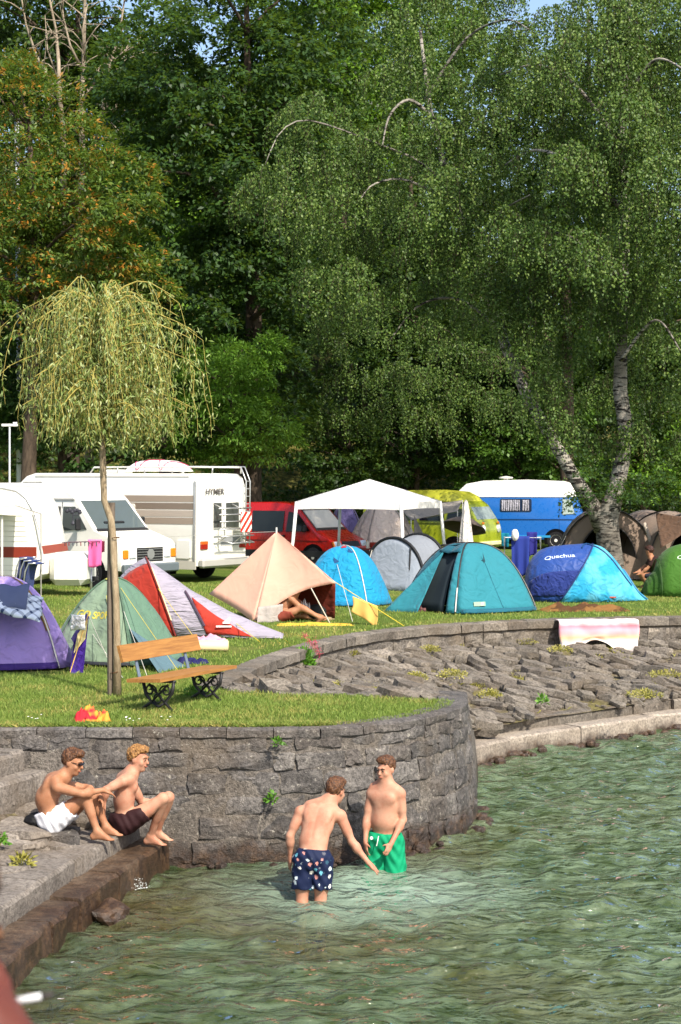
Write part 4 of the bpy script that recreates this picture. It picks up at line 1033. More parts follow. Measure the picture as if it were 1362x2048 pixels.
v.box('rear_window', (X0 - .008, -.12, 1.72), (.03, 1.15, .66), GLS, .01)
v.box('rear_bumper', (X0 - .06, 0, .50), (.2, 2.12, .24), mat('#a7a49c', .45, .4, .1, 3), .05)
for y in (.86, -.86): v.box('tail_light', (X0 - .02, y, .92), (.05, .30, .14), mat('#8e1f12', .25, .5, .05, key='tail_red'), .015)
v.box('indicator', (X0 - .025, .86, 1.02), (.05, .30, .09), mat('#c4571c', .25, .5, .05, key='tail_orange'), .012)
v.box('number_plate', (X0 - .02, .1, .78), (.03, .56, .14), mat('#d8d6cc', .5, .4), .005)
v.box('light_panel', (X0 - .012, -.3, 1.03), (.03, .9, .22), mat('#8d8f90', .5, .4), .01)
rack = v.tube('bicycle_rack', [(X0 - .04, .42, 2.0), (X0 - .30, .40, 1.9), (X0 - .34, .40, 1.15), (X0 - .10, .40, 1.0)], .018, M_ALU)
v.tube('rack_tube', [(X0 - .04, -.35, 2.0), (X0 - .30, -.35, 1.9), (X0 - .34, -.35, 1.15), (X0 - .10, -.35, 1.0)], .018, M_ALU, parent=rack)
for z, x in ((1.18, -.40), (1.36, -.34), (1.56, -.36), (1.74, -.34), (1.90, -.32)):
    v.tube('rack_tube', [(X0 + x, .62, z), (X0 + x, -.82, z)], .02, M_ALU, parent=rack)
v.tube('rack_tube', [(X0 - .1, .35, 1.1), (X0 - .5, .30, 1.0), (X0 - .5, -.7, 1.0), (X0 - .1, -.75, 1.1)], .018, M_ALU, parent=rack)
def chevron():
    t = NT('warning_plate'); w = t.n('TexWave'); w.wave_type = 'BANDS'; w.bands_direction = 'DIAGONAL'; w.inputs['Scale'].default_value = 2.6; t.l(t.coord('Object'), w.inputs['Vector'])
    return t.done(t.bsdf(t.ramp(w.outputs['Fac'], [(0.5, '#c92f22'), (0.52, '#e9e6dd')], 'CONSTANT'), .4))
v.box('warning_plate', (X0 - .44, -.42, 1.54), (.02, .48, .52), chevron(), .004)
lad = v.tube('ladder', [(X0 - .10, -.88, .9), (X0 - .12, -.88, 2.6), (X0 + .05, -.88, 2.98), (X0 + .5, -.88, 3.0)], .018, M_ALU)
v.tube('ladder_rail', [(X0 - .10, -1.06, .9), (X0 - .12, -1.06, 2.6), (X0 + .05, -1.06, 2.98), (X0 + .5, -1.06, 3.0)], .018, M_ALU, parent=lad)
for k in range(9): v.tube('rung', [(X0 - .11, -.88, 1.0 + .2 * k), (X0 - .11, -1.06, 1.0 + .2 * k)], .014, M_ALU, parent=lad)
rail = v.tube('roof_rail', [(X0 + .12, -.98, 2.8), (X0 + .12, -.98, 2.97), (X0 + .12, .98, 2.97), (X0 + .2, 1.0, 2.97), (.4, 1.0, 2.97), (.55, 1.0, 2.8)], .024, mat('#d9d7d0', .4, .5))
for x in (-2.2, -1.3, -.4): v.tube('rail_post', [(x, 1.0, 2.8), (x, 1.0, 2.97)], .018, M_ALU, parent=rail)
v.tube('roof_bar', [(X0 + .12, .3, 2.8), (X0 + .12, .3, 2.97)], .018, M_ALU, parent=rail)
v.box('roof_hatch', (.3, .2, 2.86), (.7, .6, .1), M_WHITEPL, .03); v.box('roof_hatch', (-1.2, -.3, 2.86), (.5, .5, .1), M_WHITEPL, .03)
# slogan of lettering at the back
text_mesh('HYMER', .22, mat('#55504c', .5), 'lettering', rt, (X0 - .05, .42, 2.33), (R(90), 0, R(-90)), .004, 1.15)
# roof load: an upturned white boat-like box with pink rope lies on the roof rails
rl = thing('roof_box', 'white rounded roof box strapped with pink cord on the motorhome roof', 'roof box', (-4.85, 48.0, LAWN + 2.86), R(148))
mb = MB(); mb.grid(lambda u, vv: ((-.85 + 1.7 * u), (-.42 + .84 * vv), .30 * (max(0, 1 - (2 * u - 1) ** 4) * max(0, 1 - (2 * vv - 1) ** 4)) ** .6), 16, 10); mb.grid(lambda u, vv: ((-.85 + 1.7 * u), (-.42 + .84 * vv), -.02), 1, 1)
mb.build('shell', M_WHITEPL, rl, smooth=True)
mb = MB(); mb.tube([(x, -.43 + .86 * abs(math.sin(x * 4)), .30 * max(0, 1 - (x / .85) ** 4) ** .6 * max(0, 1 - ((-.43 + .86 * abs(math.sin(x * 4))) / .43) ** 4) ** .6 + .01) for x in np.linspace(-.8, .8, 30)], .012, 4); mb.build('cord', mat('#b02a5a', .8), rl)

# ---- 2. the white camper van in front of it
rt = thing('camper_van', 'white bonneted camper van with high roof and black grille facing the willow', 'van', (-6.89, 45.93, LAWN), R(-37))
v = Van(rt, [(2.72, .42), (2.75, .62), (2.74, 1.02), (2.62, 1.14), (1.85, 1.38), (1.12, 2.16), (.95, 2.3), (.55, 2.5), (.2, 2.56), (-2.6, 2.56), (-2.74, 2.4), (-2.76, .45)], .98, 1.25, .06)
v.body(PW)
wsm = glassdark('#39474d', .05)
v.front('windscreen', (1.80, 1.44), (1.17, 2.12), -.86, .86, wsm, .012, inset=.07)
v.front('grille', (2.75, .64), (2.745, .98), -.46, .46, M_TRIM, .02)
for k in range(5): v.box('grille_bar', (2.775, 0, .68 + .065 * k), (.02, .9, .012), M_ALU, 0)
mb = MB(); mb.lathe([(.11, -.008), (.125, -.008), (.125, .008), (.11, .008)], 20, 'X', (2.79, 0, .82)); badge = mb.build('badge', M_ALU, rt)
for a in (90, 210, 330): v.box('badge_spoke', (2.79, .06 * math.cos(R(a)), .82 + .06 * math.sin(R(a))), (.012, .016, .12), M_ALU, 0, badge, Matrix.Rotation(R(90 - a), 3, 'X'))
for sg in (-1, 1):
    v.box('headlight', (2.76, sg * .62, .83), (.05, .24, .22), mat('#d5d8da', .1, .8, .05, metal=.3), .02)
    v.box('indicator', (2.745, sg * .85, .83), (.07, .18, .22), mat('#d8791b', .2, .6, .05, key='indicator_orange'), .02)
v.box('front_bumper', (2.79, 0, .48), (.14, 1.96, .22), mat('#5b6468', .5, .4), .03)
v.front('wiper', (1.70, 1.56), (1.66, 1.60), -.5, .2, M_TRIM, .024); v.front('sill', (1.88, 1.38), (1.80, 1.43), -.9, .9, M_TRIM, .014)
v.side('window', [(1.55, 1.42), (1.12, 1.98), (.72, 1.98), (.72, 1.38)], GLS, .004)
v.side('window', [(.62, 1.38), (.62, 1.98), (-.18, 1.98), (-.18, 1.34)], glassdark('#2a1512', .08), .004)
v.side('gutter', [(1.1, 2.14), (-2.7, 2.14), (-2.7, 2.18), (1.1, 2.18)], mat('#9c9a94', .5), .004, .02)
v.side('door_seam', [(.66, .5), (.68, .5), (.68, 2.1), (.66, 2.1)], M_TRIM, .001, .003)
v.side('door_seam', [(-.25, .5), (-.235, .5), (-.235, 2.1), (-.25, 2.1)], M_TRIM, .001, .003)
v.box('mirror', (1.42, -1.14, 1.55), (.1, .16, .3), M_TRIM, .03); v.box('mirror', (1.42, 1.14, 1.55), (.1, .16, .3), M_TRIM, .03)
v.wheel(1.75, .36, .2, -1); v.wheel(-1.55, .36, .2, -1); v.wheel(1.75, .36, .2, 1, False); v.wheel(-1.55, .36, .2, 1, False)

# ---- 3. caravan
rt = thing('caravan', 'white caravan with red-brown waist stripe behind the folded chairs', 'caravan', (-8.98, 41.75, LAWN), R(-7))
v = Van(rt, [(2.25, .38), (2.42, .52), (2.45, .95), (2.32, 1.6), (2.22, 2.0), (2.08, 2.26), (1.85, 2.43), (1.5, 2.5), (-2.3, 2.5), (-2.4, 2.3), (-2.45, .38)], 1.05, 1.2, .01)
v.body(PW)
v.side('stripe', [(-2.4, .90), (2.3, .90), (2.3, 1.14), (-2.4, 1.14)], mat('#7d2a17', .5, .4, .1, 3), .001, .004)
v.front('stripe', (2.452, .98), (2.41, 1.16), -1.0, 1.0, mat('#8a3a28', .5, .4, .1, 3), .008)
for k in range(9): v.side('rib', [(-2.3, 1.26 + .115 * k), (2.1 - .02 * k, 1.26 + .115 * k), (2.1 - .02 * k, 1.268 + .115 * k), (-2.3, 1.268 + .115 * k)], mat('#bfbcb2', .6), .001, .006)
for k in range(3): v.side('rib', [(-2.3, .50 + .11 * k), (2.2, .50 + .11 * k), (2.2, .508 + .11 * k), (-2.3, .508 + .11 * k)], mat('#bfbcb2', .6), .001, .006)
edge = [(2.40, .55), (2.42, .95), (2.29, 1.6), (2.19, 2.0), (2.05, 2.24), (1.83, 2.40), (1.5, 2.465), (-2.2, 2.465)]
v.tube('edge_trim', [(x, -(v.hw(z) + .01), z) for x, z in edge], .018, M_ALU)
v.side('door_frame', [(1.16, .5), (1.24, .5), (1.24, 2.05), (1.16, 2.05)], mat('#a9a89f', .5), .004, .02)
v.side('lamp', rrect(2.05, 2.19, .72, .82, .02), mat('#6e3a22', .3, .5), .004, .03)
v.box('chassis', (0, 0, .34), (4.4, 1.7, .12), M_TRIM, .02)
v.wheel(-.6, .3, .18, -1, False); v.wheel(-.6, .3, .18, 1, False)
tw = v.box('drawbar', (2.9, 0, .38), (1.1, .12, .1), M_TRIM, .01)
v.box('gas_locker', (2.88, -.1, .62), (.85, 1.15, .74), M_WHITEPL, .14)
v.tube('jockey_wheel', [(3.3, -.1, .05), (3.3, -.1, .6)], .03, M_ALU); v.tube('corner_steady', [(2.0, -.8, .4), (2.2, -.8, .02)], .025, M_TRIM)
rf = thing('aerial_mast', 'thin white mast with a crossbar aerial rising from the caravan roof', 'aerial', (-7.72, 42.0, LAWN + 2.5))
mb = MB(); mb.tube([(0, 0, 0), (0, 0, 1.42)], .022, 6); mb.build('pole', mat('#b9bcc0', .5), rf); mb = MB(); mb.box((.0, 0, 1.42), (.38, .08, .06), None, .015); mb.box((.13, 0, 1.46), (.1, .1, .06), None, .01); mb.build('aerial_head', M_WHITEPL, rf)

# ---- 4. red van
rt = thing('red_van', 'red passenger van with a pale sunshade over its windscreen beside the gazebo', 'van', (-1.66, 55.05, LAWN), R(-33))
RED = paint('#b3150e', .25, 'van_red', dirt=.05)
v = Van(rt, [(2.3, .32), (2.37, .42), (2.38, .62), (2.30, .80), (1.72, 1.06), (.98, 1.80), (.7, 1.92), (.2, 1.96), (-2.1, 1.93), (-2.3, 1.75), (-2.36, 1.2), (-2.36, .34)], .92, 1.05, .10)
v.body(RED)
v.front('windscreen', (1.66, 1.12), (1.04, 1.75), -.80, .80, wsm, .010, inset=.08)
v.front('sunshade', (1.60, 1.19), (1.10, 1.70), -.74, .74, mat('#cfc8bb', .35, .5, .1, 5, .4, 25), .02, inset=.06)
v.side('window', [(1.50, 1.10), (1.05, 1.62), (.70, 1.68), (.62, 1.08)], GLS, .004)
v.side('window', [(.50, 1.08), (.55, 1.70), (-.62, 1.70), (-.62, 1.08)], glassdark('#20282a', .06), .004)
v.side('window', [(-.76, 1.08), (-.76, 1.70), (-2.05, 1.66), (-2.15, 1.08)], glassdark('#2e3638', .06), .004)
v.side('lower_cladding', [(2.25, .34), (2.28, .52), (-2.3, .52), (-2.3, .34)], M_TRIM, .004, .02)
v.side('body_line', [(2.1, .80), (2.1, .82), (-2.3, .82), (-2.3, .80)], mat('#5a0c0a', .4), .001, .005)
v.side('door_handle', rrect(.40, .58, .92, .98, .015), M_TRIM, .004, .03)
v.front('grille', (2.385, .64), (2.31, .80), -.46, .46, M_TRIM, .012)
for sg in (-1, 1):
    v.front('headlight', (2.38, .64), (2.31, .80), sg * .72 - .16, sg * .72 + .16, mat('#ced3d4', .1, .8, .05, metal=.3), .014)
    v.front('indicator', (2.37, .64), (2.30, .80), sg * .91 - .035, sg * .91 + .035, mat('#d8791b', .2, .6, .05, key='indicator_orange'), .016)
v.box('front_bumper', (2.36, 0, .46), (.16, 1.86, .2), M_TRIM, .05); v.box('mirror', (1.35, -1.02, 1.18), (.12, .18, .2), M_TRIM, .03)
v.wheel(1.6, .32, .2, -1); v.wheel(-1.3, .32, .2, -1); v.wheel(1.6, .32, .2, 1, False); v.wheel(-1.3, .32, .2, 1, False)

# ---- 5. lime van
rt = thing('lime_van', 'lime green rear-engined camper van with round headlights behind the gazebo', 'van', (3.09, 61.37, LAWN), R(-30))
LIME = paint('#8f9a1c', .3, 'van_lime', dirt=.08); LIMEL = paint('#bdbd3a', .35, 'van_lime_roof', dirt=.1)
v = Van(rt, [(2.16, .36), (2.24, .5), (2.25, .9), (2.20, 1.12), (2.12, 1.25), (1.80, 1.76), (1.62, 1.90), (-2.05, 1.90), (-2.2, 1.75), (-2.25, 1.2), (-2.2, .36)], .87, 1.15, .12)
v.body(LIME)
pt = Van(rt, [(1.60, 1.89), (1.45, 2.05), (1.1, 2.22), (.2, 2.28), (-1.9, 2.24), (-2.05, 2.1), (-2.08, 1.89)], .80, 1.9, .2); pt.body(LIMEL, 'pop_top')
v.front('windscreen', (2.09, 1.30), (1.84, 1.71), -.74, .74, glassdark('#9aa6a8', .05), .012, inset=.06)
v.side('window', [(1.85, 1.25), (1.66, 1.66), (1.08, 1.68), (1.02, 1.25)], GLS, .004)
for x0, x1 in ((.0, .92), (-1.0, -.1), (-2.0, -1.1)): v.side('window', rrect(x0, x1, 1.25, 1.68, .06), GLS, .004)
v.side('gutter', [(1.7, 1.84), (-2.1, 1.84), (-2.1, 1.88), (1.7, 1.88)], M_TRIM, .002, .02)
v.side('body_line', [(2.0, 1.16), (2.0, 1.18), (-2.2, 1.18), (-2.2, 1.16)], mat('#4f5812', .5), .001, .008)
v.box('front_bumper', (2.28, 0, .50), (.14, 1.74, .14), mat('#d5cf9a', .5, .4), .03)
for sg in (-1, 1):
    mb = MB(); mb.lathe([(.135, -.02), (.135, .03), (.10, .055), (.01, .065)], 18, 'X', (2.24, sg * .58, .98)); mb.build('headlight', mat('#dfe2e0', .12, .8, .05, metal=.2), rt, auto=40)
    v.box('indicator', (2.235, sg * .58, 1.18), (.05, .13, .08), mat('#d8791b', .2, .6, .05, key='indicator_orange'), .015)
v.wheel(1.3, .33, .18, -1); v.wheel(-1.1, .33, .18, -1); v.wheel(1.3, .33, .18, 1, False); v.wheel(-1.1, .33, .18, 1, False)

# ---- 6. blue van
rt = thing('blue_van', 'blue panel van with white high roof and curtained side window under the trees', 'van', (6.9, 68.3, LAWN), R(-9))
BLUE = paint('#0f5aa8', .28, 'van_blue', dirt=.05)
v = Van(rt, [(2.35, .38), (2.42, .5), (2.43, .95), (2.34, 1.2), (2.05, 1.92), (2.0, 1.98), (-2.38, 1.98), (-2.42, 1.9), (-2.42, .38)], .99, 1.2, .04); v.body(BLUE)
hr = Van(rt, [(2.04, 1.96), (2.02, 2.2), (1.92, 2.46), (1.6, 2.56), (.2, 2.62), (-1.4, 2.58), (-2.05, 2.46), (-2.34, 2.2), (-2.40, 1.96)], .98, 2.0, .12); hr.body(paint('#dedcd6', .3, 'van_white_roof', dirt=.1), 'high_roof')
v.side('window', rrect(-.78, .40, 1.42, 1.90, .06), glassdark('#1a1f2a', .05), .004)
for k, x in enumerate((-.62, -.38, -.14, .18)):
    mb = MB(); mb.grid(lambda u, w: (x + (u - .5) * (.20 + .04 * (k % 2)), -(v.hw(1.6) + .018 + .012 * math.sin(u * 16)), 1.46 + .40 * w), 10, 1); mb.build('curtain', M_CURT, rt, thick=.002)
v.side('body_line', [(2.3, 1.12), (2.3, 1.15), (-2.4, 1.15), (-2.4, 1.12)], mat('#07305f', .4), .001, .008)
v.side('sill', [(1.1, .46), (1.1, .54), (-2.3, .54), (-2.3, .46)], mat('#2a86b8', .4), .004, .02)
v.side('window', [(2.0, 1.35), (1.86, 1.88), (1.55, 1.90), (1.55, 1.32)], mat('#9aa7a4', .3, .5, .2, 12), .004)
v.side('door_seam', [(1.42, .55), (1.43, .55), (1.43, 1.95), (1.42, 1.95)], M_TRIM, .001, .003)
v.wheel(1.3, .35, .2, -1, rimm=mat('#d4d2cb', .5, .4)); v.wheel(-1.5, .35, .2, -1); v.wheel(1.3, .35, .2, 1, False); v.wheel(-1.5, .35, .2, 1, False)
mb = MB(); mb.lathe([(.1, 0), (.1, .06), (.26, .07), (.26, .11), (.05, .15)], 18, 'Z', (-.62, 0, 2.6)); mb.build('roof_vent', M_WHITEPL, rt, auto=40)

# ---- lamp post standing in the trees on the far left
p = P(32, 240, 57.5); lp = thing('lamp_post', 'slim grey lamp post half hidden in the ash foliage', 'lamp post', (p.x, 57.5, LAWN))
mb = MB(); mb.tube([(.1, 0, 0), (.1, 0, 6.0), (.02, 0, p.z - LAWN)], [.09, .08, .07], 10); mb.build('pole', mat('#b8bac0', .5, .4, .15, 2), lp, smooth=True)
mb = MB(); mb.box((.0, -.25, p.z - LAWN + .03), (.2, .7, .12), None, .04); mb.build('lamp_head', mat('#8f9296', .5), lp)
# ================================================================ TENTS
M_POLE = mat('#2a2422', .5, .4); M_POLEL = mat('#c9c6bf', .4, .5); M_CORD = mat('#c8b23a', .8, .2); M_CORDW = mat('#cfcabd', .8, .2)
M_DARKIN = mat('#171412', .9, .1, key='tent_inner_shade')  # near-black colour stands in for the shade inside the tent doorways

def wrinkle(p, k, seed=0.0):
    return k * (mnoise.noise((p.x * 2.6 + seed, p.y * 2.6, p.z * 2.6)) + .5 * mnoise.noise((p.x * 6 + seed, p.y * 6, p.z * 6)))

class Dome:
    """four-panel dome; local z up, corners at +-45 degrees of the local axes"""
    def __init__(s, root, a, b, H, n=3.2, p=.85, q=2.3, sag=.12, lift=.03, skew=(0, 0), seed=0):
        s.root, s.a, s.b, s.H, s.n, s.p, s.q, s.sag, s.lift, s.skew, s.seed = root, a, b, H, n, p, q, sag, lift, skew, seed
    def pt(s, th, v, off=0.0):
        c, sn = math.cos(th), math.sin(th); r = (abs(c / s.a) ** s.n + abs(sn / s.b) ** s.n) ** (-1 / s.n)
        k = 1 - v ** 1.25                                                # radius fraction, 1 at the hem, 0 at the top
        z = s.H * (1 - k ** s.q)
        rid = math.cos(2 * (th - math.pi / 4)) ** 2                      # 1 on the pole ridges
        sg = s.sag * (1 - rid ** .6) * math.sin(math.pi * min(v ** .9, 1)); k *= 1 - sg; z *= 1 - .35 * sg
        p = Vector(((r + off) * k * c + s.skew[0] * v, (r + off) * k * sn + s.skew[1] * v, z + s.lift * (1 - v) + off * v))
        w = wrinkle(p, .012, s.seed) + .012 * mnoise.noise((th * 9, v * 2 + s.seed, 1)) * math.sin(math.pi * v); return p + Vector((c * w, sn * w, 0))
    def panel(s, name, th0, th1, m, v0=0.0, v1=1.0, off=0.0, nu=14, nv=14, parent=None, thick=0.004):
        mb = MB(); mb.grid(lambda u, v: s.pt(th0 + (th1 - th0) * u, v0 + (v1 - v0) * v, off), nu, nv); return mb.build(name, m, parent or s.root, smooth=True, thick=thick)
    def quads(s, m, names=('panel',) * 4):
        return [s.panel(names[k], R(45 + 90 * k), R(135 + 90 * k), m[k] if isinstance(m, (list, tuple)) else m) for k in range(4)]
    def pole(s, th, m, r=.013, v1=1.0, v0=0.0, off=.012):
        mb = MB(); mb.tube([s.pt(th, v0 + (v1 - v0) * k / 14, off) for k in range(15)], r, 6); return mb.build('pole', m, s.root, smooth=True)

def line(root, name, a, b, m=M_CORDW, r=.006, sagv=0.0):
    a, b = Vector(a), Vector(b); mb = MB(); mb.tube([a.lerp(b, t) - Vector((0, 0, sagv * math.sin(t * math.pi))) for t in (0, .25, .5, .75, 1)], r, 4); return mb.build(name, m, root)

def W2L(root, p):
    return Matrix.Rotation(-root.rotation_euler.z, 3, 'Z') @ (Vector(p) - root.location)

def tri_panel(root, name, A, B, C, m, sag=.05, curve=0.0, n=12, parent=None, thick=.004):
    """cloth triangle A (top) to edge B-C, edge bowed up by curve"""
    A, B, C = Vector(A), Vector(B), Vector(C); nrm = (B - A).cross(C - A).normalized()
    if nrm.z < 0: nrm = -nrm
    def fn(u, v):
        e = B.lerp(C, u) + (A - (B + C) / 2).normalized() * curve * math.sin(math.pi * u)
        p = A.lerp(e, v); p = p - nrm * sag * math.sin(math.pi * u) * v * 1.0 * (1.2 - v * .4); return p + nrm * wrinkle(p, .008)
    mb = MB(); mb.grid(fn, n, n); return mb.build(name, m, parent or root, smooth=True, thick=thick)

# ---- purple dome with a plaid shirt on top
F_PUR = fabric('#a28ccc', .16, .2, key='purple_fly', wrinkle=.5); GOLD = fabric('#8a6a34', .15, .1)
rt = thing('purple_tent', 'purple dome tent with gold pole sleeves beside the willow sapling', 'tent', G(8, 1332), R(12))
d = Dome(rt, 1.06, .82, 1.28, sag=.12, seed=1); d.quads(F_PUR)
for k in range(4): d.panel('pole_sleeve', R(45 + 90 * k - 2.4), R(45 + 90 * k + 2.4), GOLD if k % 2 == 1 else fabric('#6f5aa0', .1, .1), .35 if k % 2 else 0.0, 1.0, .014, 2, 14)
d.panel('pole_sleeve', R(-47), R(-42.8), GOLD, .28, .95, .016, 2, 14)
d.panel('skirt', R(225), R(315), fabric('#37236a', .1, .1), 0, .06, .03, 14, 2)
d.pole(R(-45), M_POLEL, .012, .45, 0, .02)
mb = MB(); o = [W2L(rt, P(x, y, dd)) for x, y, dd in ((147, 1285, 25.0), (178, 1232, 25.1), (166, 1352, 24.9), (138, 1356, 24.6))]
# side porch with a small yellowish window
A, B, C, D = o; mb.add([A, B, C, D, A + V(.0, .6, 0), B + V(0, .55, 0), C + V(0, .55, 0)], [(0, 1, 2, 3), (0, 4, 5, 1), (1, 5, 6, 2)]); mb.build('porch', fabric('#43258a', .15, .3, wrinkle=.6, wscale=9), rt, thick=.004)
mb = MB(); mb.add([A.lerp(B, .25) + V(0, -.012, .02), A.lerp(B, .95) + V(0, -.012, -.02), B.lerp(C, .38) + V(-.02, -.012, 0), A.lerp(D, .32) + V(.02, -.012, 0)], [(0, 1, 2, 3)]); mb.build('porch_window', mat('#b3a46a', .5, .3), rt, thick=.004)
line(rt, 'pole', B + V(0, -.01, .06), D.lerp(A, .1), mat('#b08a3c', .6), .009)
line(rt, 'guy_line', B, W2L(rt, G(225, 1340)), M_CORDW, .004)
mb = MB(); c = d.pt(R(-100), .42, .01); mb.add([c, c + V(.14, 0, .10), c + V(.02, -.06, .16)], [(0, 1, 2)]); mb.build('vent_flap', GOLD, rt, thick=.004)

# ---- sage green dome
F_SAGE = fabric('#7d9179', .06, .2, key='sage_fly', wrinkle=.4); F_SAGE2 = fabric('#5c7a66', .06, .15, wrinkle=.4)
rt = thing('sage_tent', 'sage green dome tent with yellow lettering standing between willow and bench', 'tent', G(228, 1322), R(-24))
d = Dome(rt, 1.0, .82, 1.22, n=2.8, sag=.13, q=1.75, seed=5); d.quads([F_SAGE, F_SAGE, F_SAGE, F_SAGE2])
d.panel('vent_cap', R(200), R(330), fabric('#c9bf52', .08, .2), .88, .985, .03, 12, 3)
for k in range(4): d.pole(R(45 + 90 * k), fabric('#4d6652', .1, .1), .016)
d.panel('groundsheet', R(225), R(315), mat('#23262b', .8), 0, .045, .02, 14, 2)
for (th, v) in ((R(292), .62),):
    c = d.pt(th, v, .01); mb = MB(); mb.add([c + V(-.06, 0, .07), c + V(.07, -.02, .0), c + V(-.02, -.04, -.08)], [(0, 1, 2)]); mb.build('vent_flap', fabric('#d0c76a', .1, .2), rt, thick=.004)
tx = text_mesh('GO SPORT', .14, mat('#b8a93a', .7), 'lettering', rt, (0, 0, 0), (0, 0, 0), .003, 1.0)
for vv in tx.data.vertices: vv.co = d.pt(R(268) + vv.co.x * 1.1 / .62, .47 + vv.co.y / 1.5, .007 + .001 * (vv.co.z > 0))
line(rt, 'guy_line', d.pt(R(315), .5, .02), W2L(rt, G(300, 1368)), M_CORDW, .004); line(rt, 'guy_line', d.pt(R(270), .3, .02), W2L(rt, G(250, 1362)), M_CORDW, .004)
line(rt, 'guy_line', d.pt(R(320), .75, .02), W2L(rt, G(362, 1350)), M_CORD, .004)
tri_panel(rt, 'side_skirt', d.pt(R(318), .35, .02), W2L(rt, G(318, 1346)), W2L(rt, G(372, 1333)), fabric('#56717a', .1, .15), .02)

# ---- red and lilac tunnel tent
F_RED = fabric('#b5392a', .08, .3, key='red_fly', wrinkle=.35); F_LIL = fabric('#a39ca8', .06, .22, key='lilac_fly', wrinkle=.7, wscale=4, stretch=(.6, 1, 4))
rt = thing('red_grey_tent', 'red and lilac-grey tunnel tent with its long tail pegged towards the lake', 'tent', G(350, 1276), 0)
Ff, Fb = V(0, 0, .02), V(-.25, 1.5, .02); Ap = W2L(rt, P(292, 1117, 31.15)); Tp = W2L(rt, G(566, 1278)) + V(0, 0, .01)
def hoop(u, lean=0.0):
    a = u * math.pi; base = Ff.lerp(Fb, (1 - math.cos(a)) / 2); k = math.sin(a) ** .85
    return Vector((base.x + (Ap.x - (Ff.x + Fb.x) / 2) * k, base.y, .02 + Ap.z * k))
def tail(u, v):
    h = hoop(u); e = Tp + V(-.06 * math.sin(u * math.pi), (u - .5) * .5 + .25, .05 * math.sin(u * math.pi)); e = Tp + V(0, .55 * u, .06 * math.sin(u * math.pi))
    p = h.lerp(e, v); p.z -= .13 * math.sin(math.pi * v) * math.sin(u * math.pi); p.z = max(p.z, .015); w = wrinkle(p, .014, 3); return p + V(0, -w, w)
mb = MB(); mb.grid(lambda u, v: tail(u, v), 20, 24); mb.build('fly_tail', F_LIL, rt, smooth=True, thick=.004)
def head(u, v):
    h = hoop(u); l = V(-1.15, .35 + 1.0 * u, .03) + V(0, 0, .75 * math.sin(u * math.pi) ** .7); p = h.lerp(l, v); p.z += .10 * math.sin(math.pi * v * .9) * math.sin(u * math.pi); return p
mb = MB(); mb.grid(lambda u, v: head(u * .38, v), 10, 12); mb.build('fly_head', F_RED, rt, smooth=True, thick=.004)
mb = MB(); mb.grid(lambda u, v: head(.38 + u * .24, v), 8, 12); mb.build('roof_strip', F_LIL, rt, smooth=True, thick=.004)
mb = MB(); mb.grid(lambda u, v: head(.62 + u * .38, v), 10, 12); mb.build('fly_head', F_RED, rt, smooth=True, thick=.004)
mb = MB(); mb.grid(lambda u, v: V(-1.15, .35 + 1.0 * u, .03) + V(-.25 * (1 - v) * 0, 0, .75 * math.sin(u * math.pi) ** .7 * v), 12, 8); mb.build('end_panel', F_RED, rt, smooth=True, thick=.004)
mb = MB(); mb.tube([hoop(k / 20) * 1.0 + V(.01, -.012, .012) for k in range(21)], .016, 6); mb.build('pole', fabric('#6d2018', .1, .05), rt)
mb = MB(); mb.tube([hoop(k / 40) + V(.035, -.016, .008) for k in range(2, 14)], .011, 5); mb.build('zip', mat('#d3c9a0', .6), rt)
def tail_o(u, v, o=.014): p = tail(u, v); return p + V(0, -o, o)
mb = MB(); mb.grid(lambda u, v: tail_o(.01 + .26 * u * (1 - v) ** .9, .30 + .42 * v), 10, 12); mb.build('red_panel', F_RED, rt, smooth=True, thick=.003)
mb = MB(); mb.tube([tail_o(.30 - .05 * k, .26 + .01 * k, .02) for k in range(6)], .02, 5); mb.build('rolled_door', mat('#4b3a4a', .8), rt)
lp_ = tail_o(.07, .47, .02); 
mb = MB(); mb.box(lp_ + V(.04, -.03, .0), (.26, .006, .03), None, 0); mb.box(lp_ + V(.08, -.03, .06), (.12, .006, .03), None, 0); mb.add([lp_ + V(.02, -.03, .07), lp_ + V(.14, -.03, .16), lp_ + V(.16, -.03, .09)], [(0, 1, 2)]); mb.build('emblem', mat('#ddd3d0', .6), rt)
line(rt, 'guy_line', tail_o(.15, .62, .02), W2L(rt, G(520, 1284)), M_CORD, .006); line(rt, 'guy_line', hoop(.2), W2L(rt, G(400, 1290)), M_CORD, .005)
line(rt, 'guy_line', Tp, W2L(rt, G(580, 1287)), M_CORD, .005)

# ---- tan pyramid tarp
F_TAN = fabric('#e8b39a', .04, .15, key='tan_canvas', wrinkle=.14, wscale=2.5); F_RUST = fabric('#6e2a1a', .08, .15, key='tarp_inner_shade', wrinkle=.3)  # dark rust tone paints in the shaded, light-tinted underside of the tarp
rt = thing('tan_tarp_tent', 'tan canvas pyramid awning pitched on one pole with a sunbather beneath', 'tent', G(570, 1232), 0)
q = lambda x, y, d_: W2L(rt, P(x, y, d_))
A = q(553, 1063, 34.4); Bl = q(507, 1245, 33.8); Cr = q(673, 1166, 33.2); El = q(418, 1188, 34.9); Dr = q(655, 1175, 36.4); 
tri_panel(rt, 'front_panel', A, Bl, Cr, F_TAN, .10, .22, 18); tri_panel(rt, 'side_panel', A, El, Bl, F_TAN, .06, .03)
tri_panel(rt, 'rear_panel', A, Cr, Dr, F_TAN, .04, .02); tri_panel(rt, 'rear_panel', A, Dr, El, F_TAN, .06, .05)
g = lambda x, y: W2L(rt, G(x, y))
